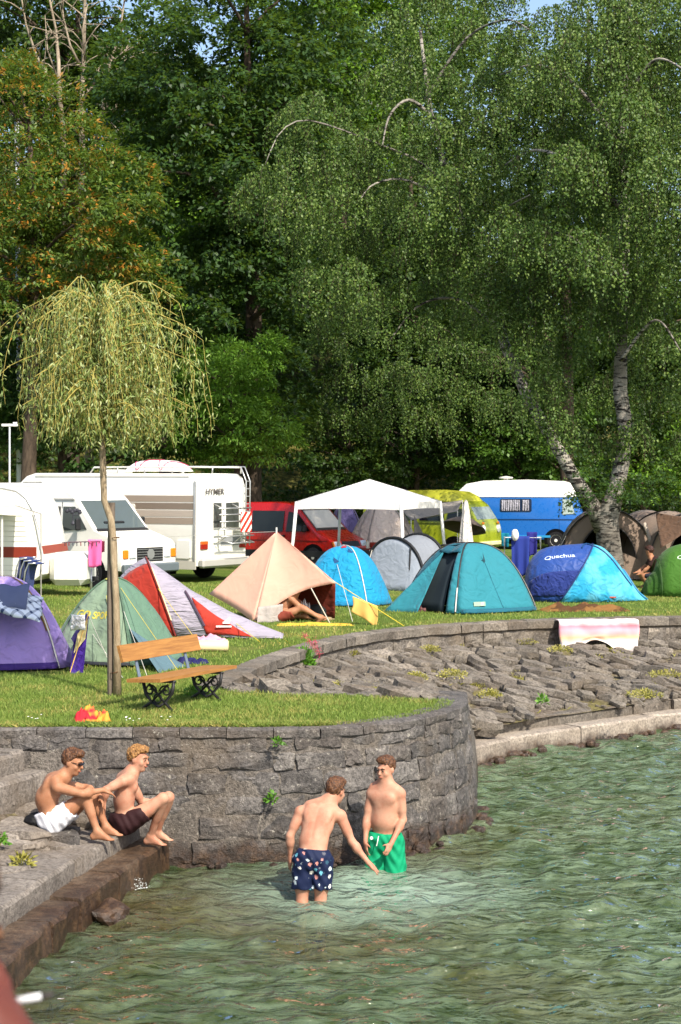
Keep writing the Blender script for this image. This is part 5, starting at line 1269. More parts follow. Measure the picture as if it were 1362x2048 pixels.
def curtain(a, b, c, d_, m, name):
    mb = MB(); mb.grid(lambda u, v: (a.lerp(b, u)).lerp(d_.lerp(c, u), v) + V(0, .03 * math.sin(u * 9), 0), 12, 6); return mb.build(name, m, rt, smooth=True, thick=.004)
curtain(q(598, 1168, 34.6), q(671, 1168, 34.0), q(670, 1237, 34.2), q(596, 1240, 34.7), F_RUST, 'inner_shade'); curtain(q(520, 1160, 35.2), q(600, 1160, 35.2), q(600, 1236, 35.2), q(510, 1236, 35.2), F_RUST, 'inner_shade')
curtain(q(517, 1214, 33.6), q(566, 1208, 33.7), q(564, 1245, 33.7), q(514, 1247, 33.5), fabric('#a79f98', .08, .15), 'porch_flap')
mb = MB(); mb.tube([A + V(0, 0, .08), V(A.x, A.y, 0)], .018, 6); mb.build('pole', M_POLEL, rt)
line(rt, 'guy_line', q(622, 1176, 33.2), g(660, 1247), M_CORDW, .010); line(rt, 'guy_line', Cr, g(808, 1252), M_CORD, .007); line(rt, 'guy_line', Bl, g(612, 1276), M_CORD, .007)
line(rt, 'guy_line', Bl + V(.04, 0, .02), g(560, 1286), M_CORD, .006); line(rt, 'guy_line', A, q(595, 1060, 48) + V(-4.4, -8, 0), M_CORDW, .004)

# ---- cyan dome
F_CY = fabric('#1c93bf', .07, .25, key='cyan_fly', wrinkle=.55, wscale=6)
rt = thing('cyan_dome_tent', 'cyan dome tent with red roof triangle beside the tan awning', 'tent', G(690, 1208), R(-18))
d = Dome(rt, 1.0, .90, 1.24, n=2.4, q=2.6, sag=.07, seed=9); d.quads(F_CY)
for k in (1, 3): d.pole(R(45 + 90 * k), M_POLEL, .012); 
d.panel('roof_vent', R(262), R(296), fabric('#b8323e', .08, .2), .80, .97, .014, 6, 4)
for th, v in ((R(300), .66), (R(262), .5)):
    c = d.pt(th, v, .012); mb = MB(); mb.add([c + V(-.03, 0, .08), c + V(.10, .0, -.01), c + V(.0, -.02, -.06)], [(0, 1, 2)]); mb.build('vent_flap', mat('#174a78', .7), rt, thick=.004)
line(rt, 'guy_line', d.pt(R(270), .45, .02), W2L(rt, G(705, 1243)), M_CORDW, .006)
d.panel('skirt', R(225), R(315), fabric('#12739b', .1, .15), 0, .05, .03, 12, 2)

# ---- grey tunnel with black hoops
F_GR = fabric('#8f949c', .07, .3, key='grey_fly', wrinkle=.35); BLK = mat('#17181b', .6, .3)
rt = thing('grey_tunnel_tent', 'grey tunnel tent with black hoop sleeves between the cyan and teal tents', 'tent', G(787, 1180), R(-32)); rt.scale = (1.16, 1.1, 1.08)
def arch(x, y, w, h, u): a = u * math.pi; return V(x - w * math.cos(a), y, h * math.sin(a) ** .8)
def tun(u, v, ys=((0, .72, 1.15), (1.1, .74, 1.20), (2.0, .55, .75), (2.35, .35, .1))):
    n = len(ys) - 1; k = min(int(v * n), n - 1); f = v * n - k; y, w, h = (ys[k][i] + (ys[k + 1][i] - ys[k][i]) * f for i in range(3)); h -= .06 * math.sin(f * math.pi); return arch(0, y, w, h, u)
mb = MB(); mb.grid(lambda u, v: tun(u, v), 22, 18); mb.build('fly', F_GR, rt, smooth=True, thick=.004)
mb = MB(); mb.grid(lambda u, v: arch(0, -.26 * (1 - v) + .012 * math.sin(u * 11), .72 * (.98), 1.15, u) * 1.0 if v == 1 else V((-.72 * math.cos(u * math.pi)) * (.9 + .1 * v), -.26 * (1 - v), 1.15 * math.sin(u * math.pi) ** .8 * v), 22, 8); mb.build('door_panel', fabric('#9aa2ad', .08, .3, wrinkle=.3), rt, smooth=True, thick=.004)
for y, w, h in ((0, .73, 1.165), (1.1, .75, 1.215)):
    mb = MB(); mb.tube([arch(0, y, w, h, k / 22) for k in range(23)], .035, 6); mb.build('hoop_sleeve', BLK, rt, smooth=True)
mb = MB(); mb.tube([V(.42, -.03, 0.95), V(.44, -.10, .6), V(.45, -.18, .02)], .018, 5); mb.build('zip', BLK, rt)
for k, (x, z) in enumerate(((.12, .62), (.0, .3), (.2, .36))): pass
line(rt, 'guy_line', arch(0, 0, .73, 1.165, .25), W2L(rt, G(715, 1205)), M_CORDW, .006)

# ---- teal dome with porch
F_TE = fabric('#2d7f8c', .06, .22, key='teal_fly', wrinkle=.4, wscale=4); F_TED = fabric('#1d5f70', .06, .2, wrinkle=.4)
rt = thing('teal_tent', 'large teal dome tent with open porch at the lawn edge', 'tent', (2.62, 36.75, LAWN), R(30))
d = Dome(rt, 1.14, 1.14, 1.36, n=4.5, q=2.7, sag=.13, seed=14)
for k in (0, 2, 3): d.panel('panel', R(45 + 90 * k), R(135 + 90 * k), F_TE)
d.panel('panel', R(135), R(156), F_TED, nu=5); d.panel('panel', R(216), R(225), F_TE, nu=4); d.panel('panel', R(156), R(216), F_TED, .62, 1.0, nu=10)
d.panel('inner_tent', R(60), R(210), mat('#2a3338', .9, .1), .0, .95, -.12, 14, 10)
for k, m in ((0, M_POLE), (1, M_POLE), (2, M_POLE), (3, M_POLE)): d.pole(R(45 + 90 * k), m, .014)
mb = MB(); mb.tube([d.pt(R(225), .02 + .2 * k / 4, .03) for k in range(5)], .013, 6); mb.build('pole_end', M_POLEL, rt)
d.panel('pole_sleeve', R(313), R(317), fabric('#8e8a84', .1, .1), 0, .95, .02, 2, 16)
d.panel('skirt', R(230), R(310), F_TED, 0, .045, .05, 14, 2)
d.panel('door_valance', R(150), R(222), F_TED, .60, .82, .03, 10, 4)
for b_, c_ in (((768, 1222, 36.4), (834, 1226, 35.9)), ((800, 1214, 38.2), (768, 1222, 36.4))):
    tri_panel(rt, 'porch_panel', d.pt(R(160), .64, .02), W2L(rt, P(*b_)), W2L(rt, P(*c_)), F_TE, .06, .02)
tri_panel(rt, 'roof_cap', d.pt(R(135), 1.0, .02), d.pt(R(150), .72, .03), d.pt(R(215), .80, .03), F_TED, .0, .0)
c = d.pt(R(266), .50, .012)
mb = MB(); mb.add([c + V(-.02, 0, .16), c + V(.03, -.02, -.01), c + V(-.01, -.02, -.05)], [(0, 1, 2)]); mb.add([c + V(-.26, .01, .02), c + V(0, -.012, .01), c + V(0, -.012, -.01)], [(0, 1, 2)]); mb.build('vent_flap', mat('#123a44', .7), rt, thick=.004)
mb = MB(); mb.tube([d.pt(R(268 + 1.2 * k), .48 - .48 * k / 6, .006) for k in range(7)], .006, 4); mb.build('seam', F_TED, rt)
c = d.pt(R(246), .09, .02); mb = MB(); mb.box(c + V(0, -.01, .0), (.26, .008, .085), Matrix.Rotation(R(-6), 3, 'Z') @ Matrix.Rotation(R(-10), 3, 'X'), 0); lb_ = mb.build('name_patch', mat('#8ca98f', .6), rt)
mb = MB(); mb.box(c + V(.06, -.018, .0), (.06, .006, .05), Matrix.Rotation(R(-6), 3, 'Z') @ Matrix.Rotation(R(-10), 3, 'X'), 0); mb.build('emblem', mat('#d4d2c0', .6), lb_)

# ---- pop-up tents: a loft along local x
def popup(rt, prof, xb, mL, mR, seed, wr=.012):
    """prof rows: x, half-depth, height; xb(alpha) is the seam position"""
    xs_ = [p[0] for p in prof]; ws = [p[1] for p in prof]; hs_ = [p[2] for p in prof]
    def S(x, a):
        w, h = float(np.interp(x, xs_, ws)), float(np.interp(x, xs_, hs_)); p = V(x, -w * math.cos(a), .015 + h * math.sin(a) ** .85)
        k = wrinkle(p, wr, seed); return p + V(0, -k * math.cos(a), k * math.sin(a))
    mb = MB(); mb.grid(lambda u, v: S(xs_[0] + (xb(u * math.pi) - xs_[0]) * v, u * math.pi), 26, 18); L_ = mb.build('body_fly', mL, rt, smooth=True, thick=.004)
    mb = MB(); mb.grid(lambda u, v: S(xb(u * math.pi) + (xs_[-1] - xb(u * math.pi)) * v, u * math.pi), 26, 18); R_ = mb.build('door_fly', mR, rt, smooth=True, thick=.004)
    return S
def smoothprof(rows, n=40):
    return [tuple(interp(rows, i / n)) for i in range(n + 1)]
F_BL = fabric('#28498f', .08, .18, key='blue_popup', wrinkle=.4, rough=.5); F_CY2 = fabric('#2a9bc4', .08, .2, key='cyan_popup', wrinkle=.45, color2='#5cb6d0')
rt = thing('blue_popup_tent', 'dark blue popup tent with cyan door panel in front of the birch trunk', 'tent', (5.38, 39.55, LAWN), 0)
S = popup(rt, smoothprof([(-1.36, .15, .30), (-1.30, .40, .66), (-1.12, .62, .98), (-.8, .74, 1.16), (-.2, .78, 1.22), (.2, .76, 1.22), (.5, .66, 1.06), (.85, .46, .62), (1.1, .32, .27), (1.36, .12, .02)]),
          lambda a: -.66 + .82 * math.sin(a) ** .8, F_BL, F_CY2, 21)
xb = lambda a: -.66 + .82 * math.sin(a) ** .8
mb = MB(); mb.tube([S(xb(k / 30 * math.pi), k / 30 * math.pi) + V(0, -.01 * math.cos(k / 30 * math.pi), .01) for k in range(31)], .015, 5); mb.build('hoop', mat('#1a2c5e', .6), rt, smooth=True)
mb = MB(); mb.tube([S(.02 + .95 * (k / 16) ** 1.2, R(82) - R(40) * k / 16) + V(0, -.012, .012) for k in range(17)], .016, 5); mb.tube([S(.02 - .14 * k / 6, R(82) - R(16) * (k / 6) ** 2) + V(0, -.014, .012) for k in range(7)], .016, 5); mb.build('zip', mat('#123c66', .6), rt)
mb = MB(); mb.tube([S(1.33 - .05 * k, R(15 + 75 * k / 10) if k < 10 else R(90)) + V(0, -.01, .014) for k in range(11)], .02, 5); mb.build('loop', mat('#1a6f96', .6), rt)
mb = MB(); mb.grid(lambda u, v: S(-1.28 + (xb(R(4 + 26 * v)) + 1.25) * u, R(4 + 26 * v)) + V(0, -.014 - .008 * math.sin(u * 30 + v * 9), .004), 24, 8); mb.build('mud_flap', fabric('#1d2f70', .1, .12, wrinkle=.7, wscale=7), rt, smooth=True, thick=.003)
tx = text_mesh('Quechua', .15, mat('#b9c4d8', .6), 'lettering', rt, (0, 0, 0), (0, 0, 0), .002, 1.0)
for vv in tx.data.vertices: a_ = R(52) + vv.co.y / .95; vv.co = S(-.62 + vv.co.x * 1.2, a_) + V(0, -math.cos(a_), math.sin(a_)) * (.006 + .001 * (vv.co.z > 0))
mb = MB(); mb.box(S(.5, R(3)) + V(0, -.02, .01), (.14, .02, .03), None, .005); mb.build('peg_loop', mat('#a5452c', .7), rt)

F_GRN = fabric('#3e6a1f', .06, .2, key='green_popup', wrinkle=.3)
rt = thing('green_popup_tent', 'grass green popup tent with round side beyond the birch', 'tent', (8.15, 41.4, LAWN), 0)
S = popup(rt, smoothprof([(-1.22, .2, .06), (-1.12, .35, .34), (-.92, .5, .56), (-.86, .72, .8), (-.6, .80, 1.06), (-.1, .84, 1.18), (.5, .8, 1.1), (1.0, .6, .7), (1.25, .2, .1)]), lambda a: .6, F_GRN, F_GRN, 33, .008)
mb = MB(); mb.tube([S(-.86, k / 20 * math.pi) + V(-.02, -.01, .01) for k in range(21)], .014, 5); mb.build('hoop', mat('#2a4a16', .6), rt, smooth=True)
tx = text_mesh('Quechua', .15, mat('#b5c4ae', .6), 'lettering', rt, (0, 0, 0), (0, 0, 0), .002, 1.0)
for vv in tx.data.vertices: a_ = R(48) + vv.co.y / .95; vv.co = S(-.18 + vv.co.x * 1.2, a_) + V(0, -math.cos(a_), math.sin(a_)) * (.006 + .001 * (vv.co.z > 0))

# ---- brown tunnel tents under the birch
F_BR = fabric('#8d7a6b', .06, .2, key='brown_fly', wrinkle=.15); F_BR2 = fabric('#5d4636', .08, .15, wrinkle=.4)
def brown_tent(name, label, px, d_, w, h, depth, rz, door=True):
    rt = thing(name, label, 'tent', ((px - W0 / 2) * d_ / FPX, d_, LAWN), rz)
    def S(u, v, k=1.0): a = u * math.pi; hh = h * (1 - .08 * math.sin(v * math.pi * 2) ** 2); return V(-w * k * math.cos(a) * (1 + .06 * math.sin(a)), depth * v, hh * k * math.sin(a) ** .85)
    mb = MB(); mb.grid(lambda u, v: S(u, v), 22, 10); mb.build('fly', F_BR, rt, smooth=True, thick=.004)
    n = 22
    mb = MB(); mb.grid(lambda u, v: V(S(u, 0).x * (.62 + .38 * v) if door else S(u, 0).x * v, .02 - .10 * (1 - v), S(u, 0).z * (.78 + .22 * v) if door else S(u, 0).z * v), n, 4); mb.build('front_panel', F_BR, rt, smooth=True, thick=.004)
    mb = MB(); mb.grid(lambda u, v: V(S(u, 0).x * v, depth * .6, S(u, 0).z * v), n, 4); mb.build('inner_shade', M_DARKIN, rt, thick=.004)
    mb = MB(); mb.tube([S(k / 20, 0) + V(0, -.02, 0) for k in range(21)], .022, 5); mb.build('pole', M_POLE, rt, smooth=True)
    if door:
        mb = MB(); mb.tube([V(S(k / 20, 0).x * .62, -.09, S(k / 20, 0).z * .78) for k in range(21)], .02, 5); mb.build('door_zip', M_POLE, rt, smooth=True)
    return rt, S
rt, S = brown_tent('brown_tent', 'large brown tunnel tent with dark open doorway behind the birch trunk', 1215, 47.6, 1.27, 1.86, 3.0, R(-6))
mb = MB(); mb.grid(lambda u, v: V(.35 + .52 * u, -.12 - .02 * math.sin(u * 7), .02 + .72 * v * (1 - .3 * u)), 8, 4); mb.build('half_door', F_BR, rt, thick=.004)
mb = MB(); mb.tube([V(.95, -.15, 1.5), V(1.15, -.3, .9), V(1.3, -.45, .45)], .05, 8); mb.build('rolled_door', fabric('#b0a394', .1, .1), rt, smooth=True)
line(rt, 'guy_line', S(.2, 0), (-1.8, -.9, 0), M_CORDW, .006)
rt, S = brown_tent('brown_tent', 'brown tent with raised triangular awning at the far end of the lawn', 1385, 47.2, 1.25, 1.8, 3.0, R(14), True)
tri_panel(rt, 'awning', V(-1.0, .1, 1.78), V(-1.35, -1.0, .9), V(-.35, -1.2, 1.62), F_BR2, .05); tri_panel(rt, 'awning', V(-.2, .1, 1.8), V(-.35, -1.2, 1.62), V(.8, -.9, 1.0), F_BR2, .05)

# ---- white gazebo
GW = fabric('#e8e6e2', .03, .2, key='gazebo_white', wrinkle=.15)
gz = P(739, 1000, 48.2); rt = thing('gazebo', 'white party gazebo with four posts among the tents', 'gazebo', (gz.x, 48.2, LAWN), 0)
th0 = R(22); cor = [V(2.12 * math.cos(th0 + k * math.pi / 2), 2.12 * math.sin(th0 + k * math.pi / 2), 2.06) for k in (-1, 0, 1, 2)]; apx = V(0, 0, 2.66)
for k in range(4):
    a, b = cor[k], cor[(k + 1) % 4]
    tri_panel(rt, 'roof_panel', apx, a, b, GW, .03, 0, 12)
    mb = MB(); mb.grid(lambda u, v: a.lerp(b, u) + V(0, 0, -.20 * v + .025 * math.sin(u * math.pi) * v), 10, 2); mb.build('valance', GW, rt, thick=.004)
    out = V(a.x, a.y, 0).normalized() * .12
    mb = MB(); mb.tube([V(a.x, a.y, 2.06) - out * .3, V(a.x, a.y, 1.0) + out * .6, V(a.x, a.y, 0) + out * 2.2], .045 if k != 2 else .04, 8); mb.build('post', mat('#d8d8d6', .4, .5, .05), rt, smooth=True)
    mb = MB(); mb.tube([apx - V(0, 0, .05), a - V(0, 0, .03)], .02, 6); mb.build('roof_pole', M_POLEL, rt)

# ---- tents standing behind and under the gazebo
F_CRM = fabric('#e6d4c6', .06, .3, key='cream_fly', wrinkle=.6)
rt = thing('cream_tent', 'big cream dome tent glimpsed through the gazebo', 'tent', ((762 - W0 / 2) * 56 / FPX, 56, LAWN), R(20))
d = Dome(rt, 1.25, 1.1, 1.95, n=2.6, q=2.0, sag=.10, seed=40); d.quads(F_CRM)
for k in range(4): d.pole(R(45 + 90 * k), mat('#8a8078', .6), .02)
tri_panel(rt, 'side_flap', d.pt(R(300), .8, .02), V(.9, -1.3, 0), V(1.75, -.9, 0), F_CRM, .05)
F_LV = fabric('#6a6090', .08, .25, wrinkle=.5)
rt = thing('lavender_tent', 'lavender dome tent half hidden by the red van sunshade', 'tent', ((690 - W0 / 2) * 59 / FPX, 59, LAWN), R(10))
d = Dome(rt, .85, .8, 1.92, n=2.4, q=2.0, sag=.1, seed=44); d.quads(F_LV); [d.pole(R(45 + 90 * k), M_POLE, .016) for k in range(4)]

# ---- grey side awning of the lime van
F_AW = fabric('#a8a097', .06, .3, key='awning_grey', wrinkle=.4)
rt = thing('van_awning', 'sagging grey awning cloth stretched from the lime van on poles', 'awning', (2.2, 56.5, LAWN), 0)
q = lambda x, y, d_: W2L(rt, P(x, y, d_))
a, b, c, d_ = q(800, 1018, 56.5), q(925, 1000, 57.8), q(915, 1022, 55.6), q(822, 1040, 55.2)
mb = MB(); mb.grid(lambda u, v: a.lerp(b, u).lerp(d_.lerp(c, u), v) - V(0, 0, .18 * math.sin(math.pi * u) * math.sin(math.pi * v)), 12, 8); mb.build('cloth', F_AW, rt, smooth=True, thick=.004)
tri_panel(rt, 'side_flap', q(800, 1012, 56.4), q(790, 1098, 55.5), q(845, 1098, 55.2), F_CRM, .05); tri_panel(rt, 'side_flap', q(828, 1030, 55.2), q(828, 1096, 55.2), q(860, 1096, 55.0), F_AW, .04)
for p_ in (c, d_, b): mb = MB(); mb.tube([p_, V(p_.x, p_.y, 0)], .015, 6); mb.build('pole', M_POLEL, rt)
# ================================================================ PEOPLE (bodies grown as one smooth surface)
def surface_nets(F, org, h):
    """numpy surface nets of a scalar field (negative inside)"""
    s = F < 0; nx_, ny_, nz_ = F.shape
    c = [(i, j, k) for i in (0, 1) for j in (0, 1) for k in (0, 1)]
    sub = lambda A, o: A[o[0]:nx_ - 1 + o[0], o[1]:ny_ - 1 + o[1], o[2]:nz_ - 1 + o[2]]
    cnt = sum(sub(s, o).astype(np.int8) for o in c); act = (cnt > 0) & (cnt < 8); ids = np.full(act.shape, -1, np.int32); ijk = np.argwhere(act); n = len(ijk); ids[act] = np.arange(n)
    acc = np.zeros((n, 3)); num = np.zeros(n)
    for a in range(8):
        for b in range(a + 1, 8):
            oa, ob = np.array(c[a]), np.array(c[b])
            if np.abs(oa - ob).sum() != 1: continue
            fa = F[tuple((ijk + oa).T)]; fb = F[tuple((ijk + ob).T)]; m = (fa < 0) != (fb < 0)
            t = np.where(m, fa / np.where(m, fa - fb, 1), 0); p = oa + t[:, None] * (ob - oa); acc += np.where(m[:, None], p, 0); num += m
    verts = (ijk + acc / num[:, None]) * h + org; quads = []
    for ax in range(3):
        o1, o2 = [k for k in range(3) if k != ax]; sl0 = [slice(1, -1)] * 3; sl0[ax] = slice(0, -1); sl1 = list(sl0); sl1[ax] = slice(1, None)
        a, b = s[tuple(sl0)], s[tuple(sl1)]; e = np.argwhere(a != b)
        if not len(e): continue
        flip = a[tuple(e.T)]; base = e.copy(); base[:, o1] += 1; base[:, o2] += 1
        def idx(d1, d2): q = base.copy(); q[:, o1] += d1; q[:, o2] += d2; return ids[tuple(q.T)]
        q = np.stack([idx(-1, -1), idx(0, -1), idx(0, 0), idx(-1, 0)], 1)
        if ax == 1: flip = ~flip
        q[~flip] = q[~flip][:, ::-1]; quads.append(q)
    q = np.concatenate(quads); q = q[(q >= 0).all(1)]
    return verts, q

class Field:
    def __init__(s, lo, hi, h):
        s.h = h; s.lo = np.array(lo, float); n = np.ceil((np.array(hi) - s.lo) / h).astype(int) + 1; s.n = n; s.F = np.full(tuple(n), 9.0)
        s.ax = [s.lo[k] + np.arange(n[k]) * h for k in range(3)]
    def _win(s, lo, hi, pad):
        a = np.maximum(0, np.floor((np.array(lo) - pad - s.lo) / s.h).astype(int)); b = np.minimum(s.n, np.ceil((np.array(hi) + pad - s.lo) / s.h).astype(int) + 1)
        if (b <= a).any(): return None, None
        sl = tuple(slice(x, y) for x, y in zip(a, b)); g = np.meshgrid(*[s.ax[k][sl[k]] for k in range(3)], indexing='ij'); return sl, g
    def _mix(s, sl, d, k, mode):
        F = s.F[sl]
        if mode == 'add':
            if k > 0:
                hh = np.maximum(k - np.abs(F - d), 0) / k; s.F[sl] = np.minimum(F, d) - hh * hh * k * .25
            else: s.F[sl] = np.minimum(F, d)
        else:
            hh = np.maximum(k - np.abs(F + d), 0) / max(k, 1e-6); s.F[sl] = np.maximum(F, -d) + hh * hh * k * .25
    def cone(s, a, b, ra, rb, k=.02, mode='add'):
        a, b = np.array(a, float), np.array(b, float); r = max(ra, rb); sl, g = s._win(np.minimum(a, b) - r, np.maximum(a, b) + r, k + 2 * s.h + .03)
        if sl is None: return s
        ab = b - a; L2 = max((ab ** 2).sum(), 1e-9); t = np.clip(sum((g[i] - a[i]) * ab[i] for i in range(3)) / L2, 0, 1)
        d = np.sqrt(sum((g[i] - a[i] - t * ab[i]) ** 2 for i in range(3))) - (ra + (rb - ra) * t); s._mix(sl, d, k, mode); return s
    def ell(s, c, rad, frame=None, k=.02, mode='add'):
        """frame: 3 rows of unit axes"""
        c = np.array(c, float); rad = np.array(rad, float); r = rad.max(); sl, g = s._win(c - r, c + r, k + 2 * s.h + .03)
        if sl is None: return s
        M = np.eye(3) if frame is None else np.array(frame); x = [g[i] - c[i] for i in range(3)]
        q = [sum(M[j][i] * x[i] for i in range(3)) for j in range(3)]
        k0 = np.sqrt(sum((q[j] / rad[j]) ** 2 for j in range(3))); k1 = np.sqrt(sum((q[j] / rad[j] ** 2) ** 2 for j in range(3)))
        s._mix(sl, k0 * (k0 - 1) / np.maximum(k1, 1e-6), k, mode); return s
    def grids(s): return np.meshgrid(*s.ax, indexing='ij')
    def mesh(s, name, m, parent, smooth=2):
        F = s.F
        for _ in range(smooth):
            G_ = F.copy(); G_[1:-1, 1:-1, 1:-1] = (F[1:-1, 1:-1, 1:-1] * 2 + (F[2:, 1:-1, 1:-1] + F[:-2, 1:-1, 1:-1] + F[1:-1, 2:, 1:-1] + F[1:-1, :-2, 1:-1] + F[1:-1, 1:-1, 2:] + F[1:-1, 1:-1, :-2])) / 8; F = G_
        v, q = surface_nets(F, s.lo, s.h); return link(name, mesh_np(name, v, q, m, True), parent)

def skin_mat(key, base, red, tan):
    t = NT(key); pos = t.coord('Object'); n1 = t.noise(7, 4, .6, vec=pos); n2 = t.noise(90, 3, .6, vec=pos)
    col = t.mix(t.ramp(n1, [(0.42, 0.0), (0.6, .85)]), base, red); col = t.mix(t.math('MULTIPLY', n2, .25), col, tan)
    return t.done(t.bsdf(col, t.maprange(n2, .3, .7, .5, .68), .3, t.bump(n2, .14, .01), Subsurface_Weight=.12, Subsurface_Radius=(.012, .005, .003), Subsurface_Scale=.6))
SKIN_P = skin_mat('skin_fair', '#b98b72', '#ac745c', '#94664c'); SKIN_T = skin_mat('skin_tan', '#a8785a', '#996749', '#80563c')
def hair_mat(key, a, b):
    t = NT(key); n = t.noise(55, 3, .6); return t.done(t.bsdf(t.ramp(n, [(0.35, a), (0.62, b)]), .5, .4, t.bump(n, .8, .02)))
HAIR_B = hair_mat('hair_brown', '#2a170c', '#6a4426'); HAIR_L = hair_mat('hair_fair_brown', '#5a3a1c', '#a87a44')
M_EYE = mat('#1c1210', .3, .5); M_LIP = mat('#96503f', .5, .4)

def npv(v): return np.array(v, float)
def unit(v): v = npv(v); return v / max(np.linalg.norm(v), 1e-9)

def hand(F, wrist, dirv, palmn, curl=.5, side=1, spread=.25, scale=1.0, fingers=None):
    """palm plus five fingers; dirv along the hand, palmn out of the palm, side=+1 puts the thumb to dirv x palmn"""
    d, nrm = unit(dirv), unit(palmn); nrm = unit(nrm - d * nrm.dot(d)); sd = np.cross(d, nrm) * side; w = npv(wrist); S = scale
    pal = w + d * .05 * S; F.ell(pal, (.047 * S, .041 * S, .017 * S), [d, sd, nrm], .012)
    for i, (off, ln) in enumerate(((.030, .074), (.010, .083), (-.011, .077), (-.030, .060))):
        b = w + d * .088 * S + sd * off * S; fd = unit(d + sd * spread * off * 8); p = b; c = 0.0
        cu = curl if fingers is None else fingers[i]
        for j, f in enumerate((.45, .32, .23)):
            c += cu * (.55 if j == 0 else .8); dd = unit(fd * math.cos(c) + nrm * math.sin(c)); q = p + dd * ln * f * S; F.cone(p, q, .0092 * S - .0008 * j, .0084 * S - .0008 * j, .004); p = q
    t0 = w + d * .025 * S + sd * .030 * S; t1 = t0 + unit(d * .6 + sd * .8 + nrm * .35) * .038 * S; t2 = t1 + unit(d * .9 + sd * .25 + nrm * .45) * .032 * S
    F.cone(w + d * .02 * S + sd * .015 * S, t0, .016 * S, .013 * S, .012); F.cone(t0, t1, .0125 * S, .0105 * S, .006); F.cone(t1, t2, .0102 * S, .0085 * S, .003)

def foot(F, ankle, toe_dir, up=(0, 0, 1), k=.02):
    a, d = npv(ankle), unit(toe_dir); u = npv(up); sd = np.cross(d, u)
    heel = a - d * .045 - u * .055; F.cone(heel, a, .030, .036, k); F.cone(a, a + d * .09 - u * .045, .036, .026, .03); F.cone(heel + u * .002, a + d * .12 - u * .062, .027, .022, .03)
    for i, (o, L, r) in enumerate(((-.026, .165, .0125), (-.010, .168, .0095), (.004, .160, .009), (.016, .150, .0085), (.028, .138, .008))):
        F.cone(a + d * .10 - u * .064 + sd * o * .8, a + d * L - u * .072 + sd * o, r * 1.25, r, .008)

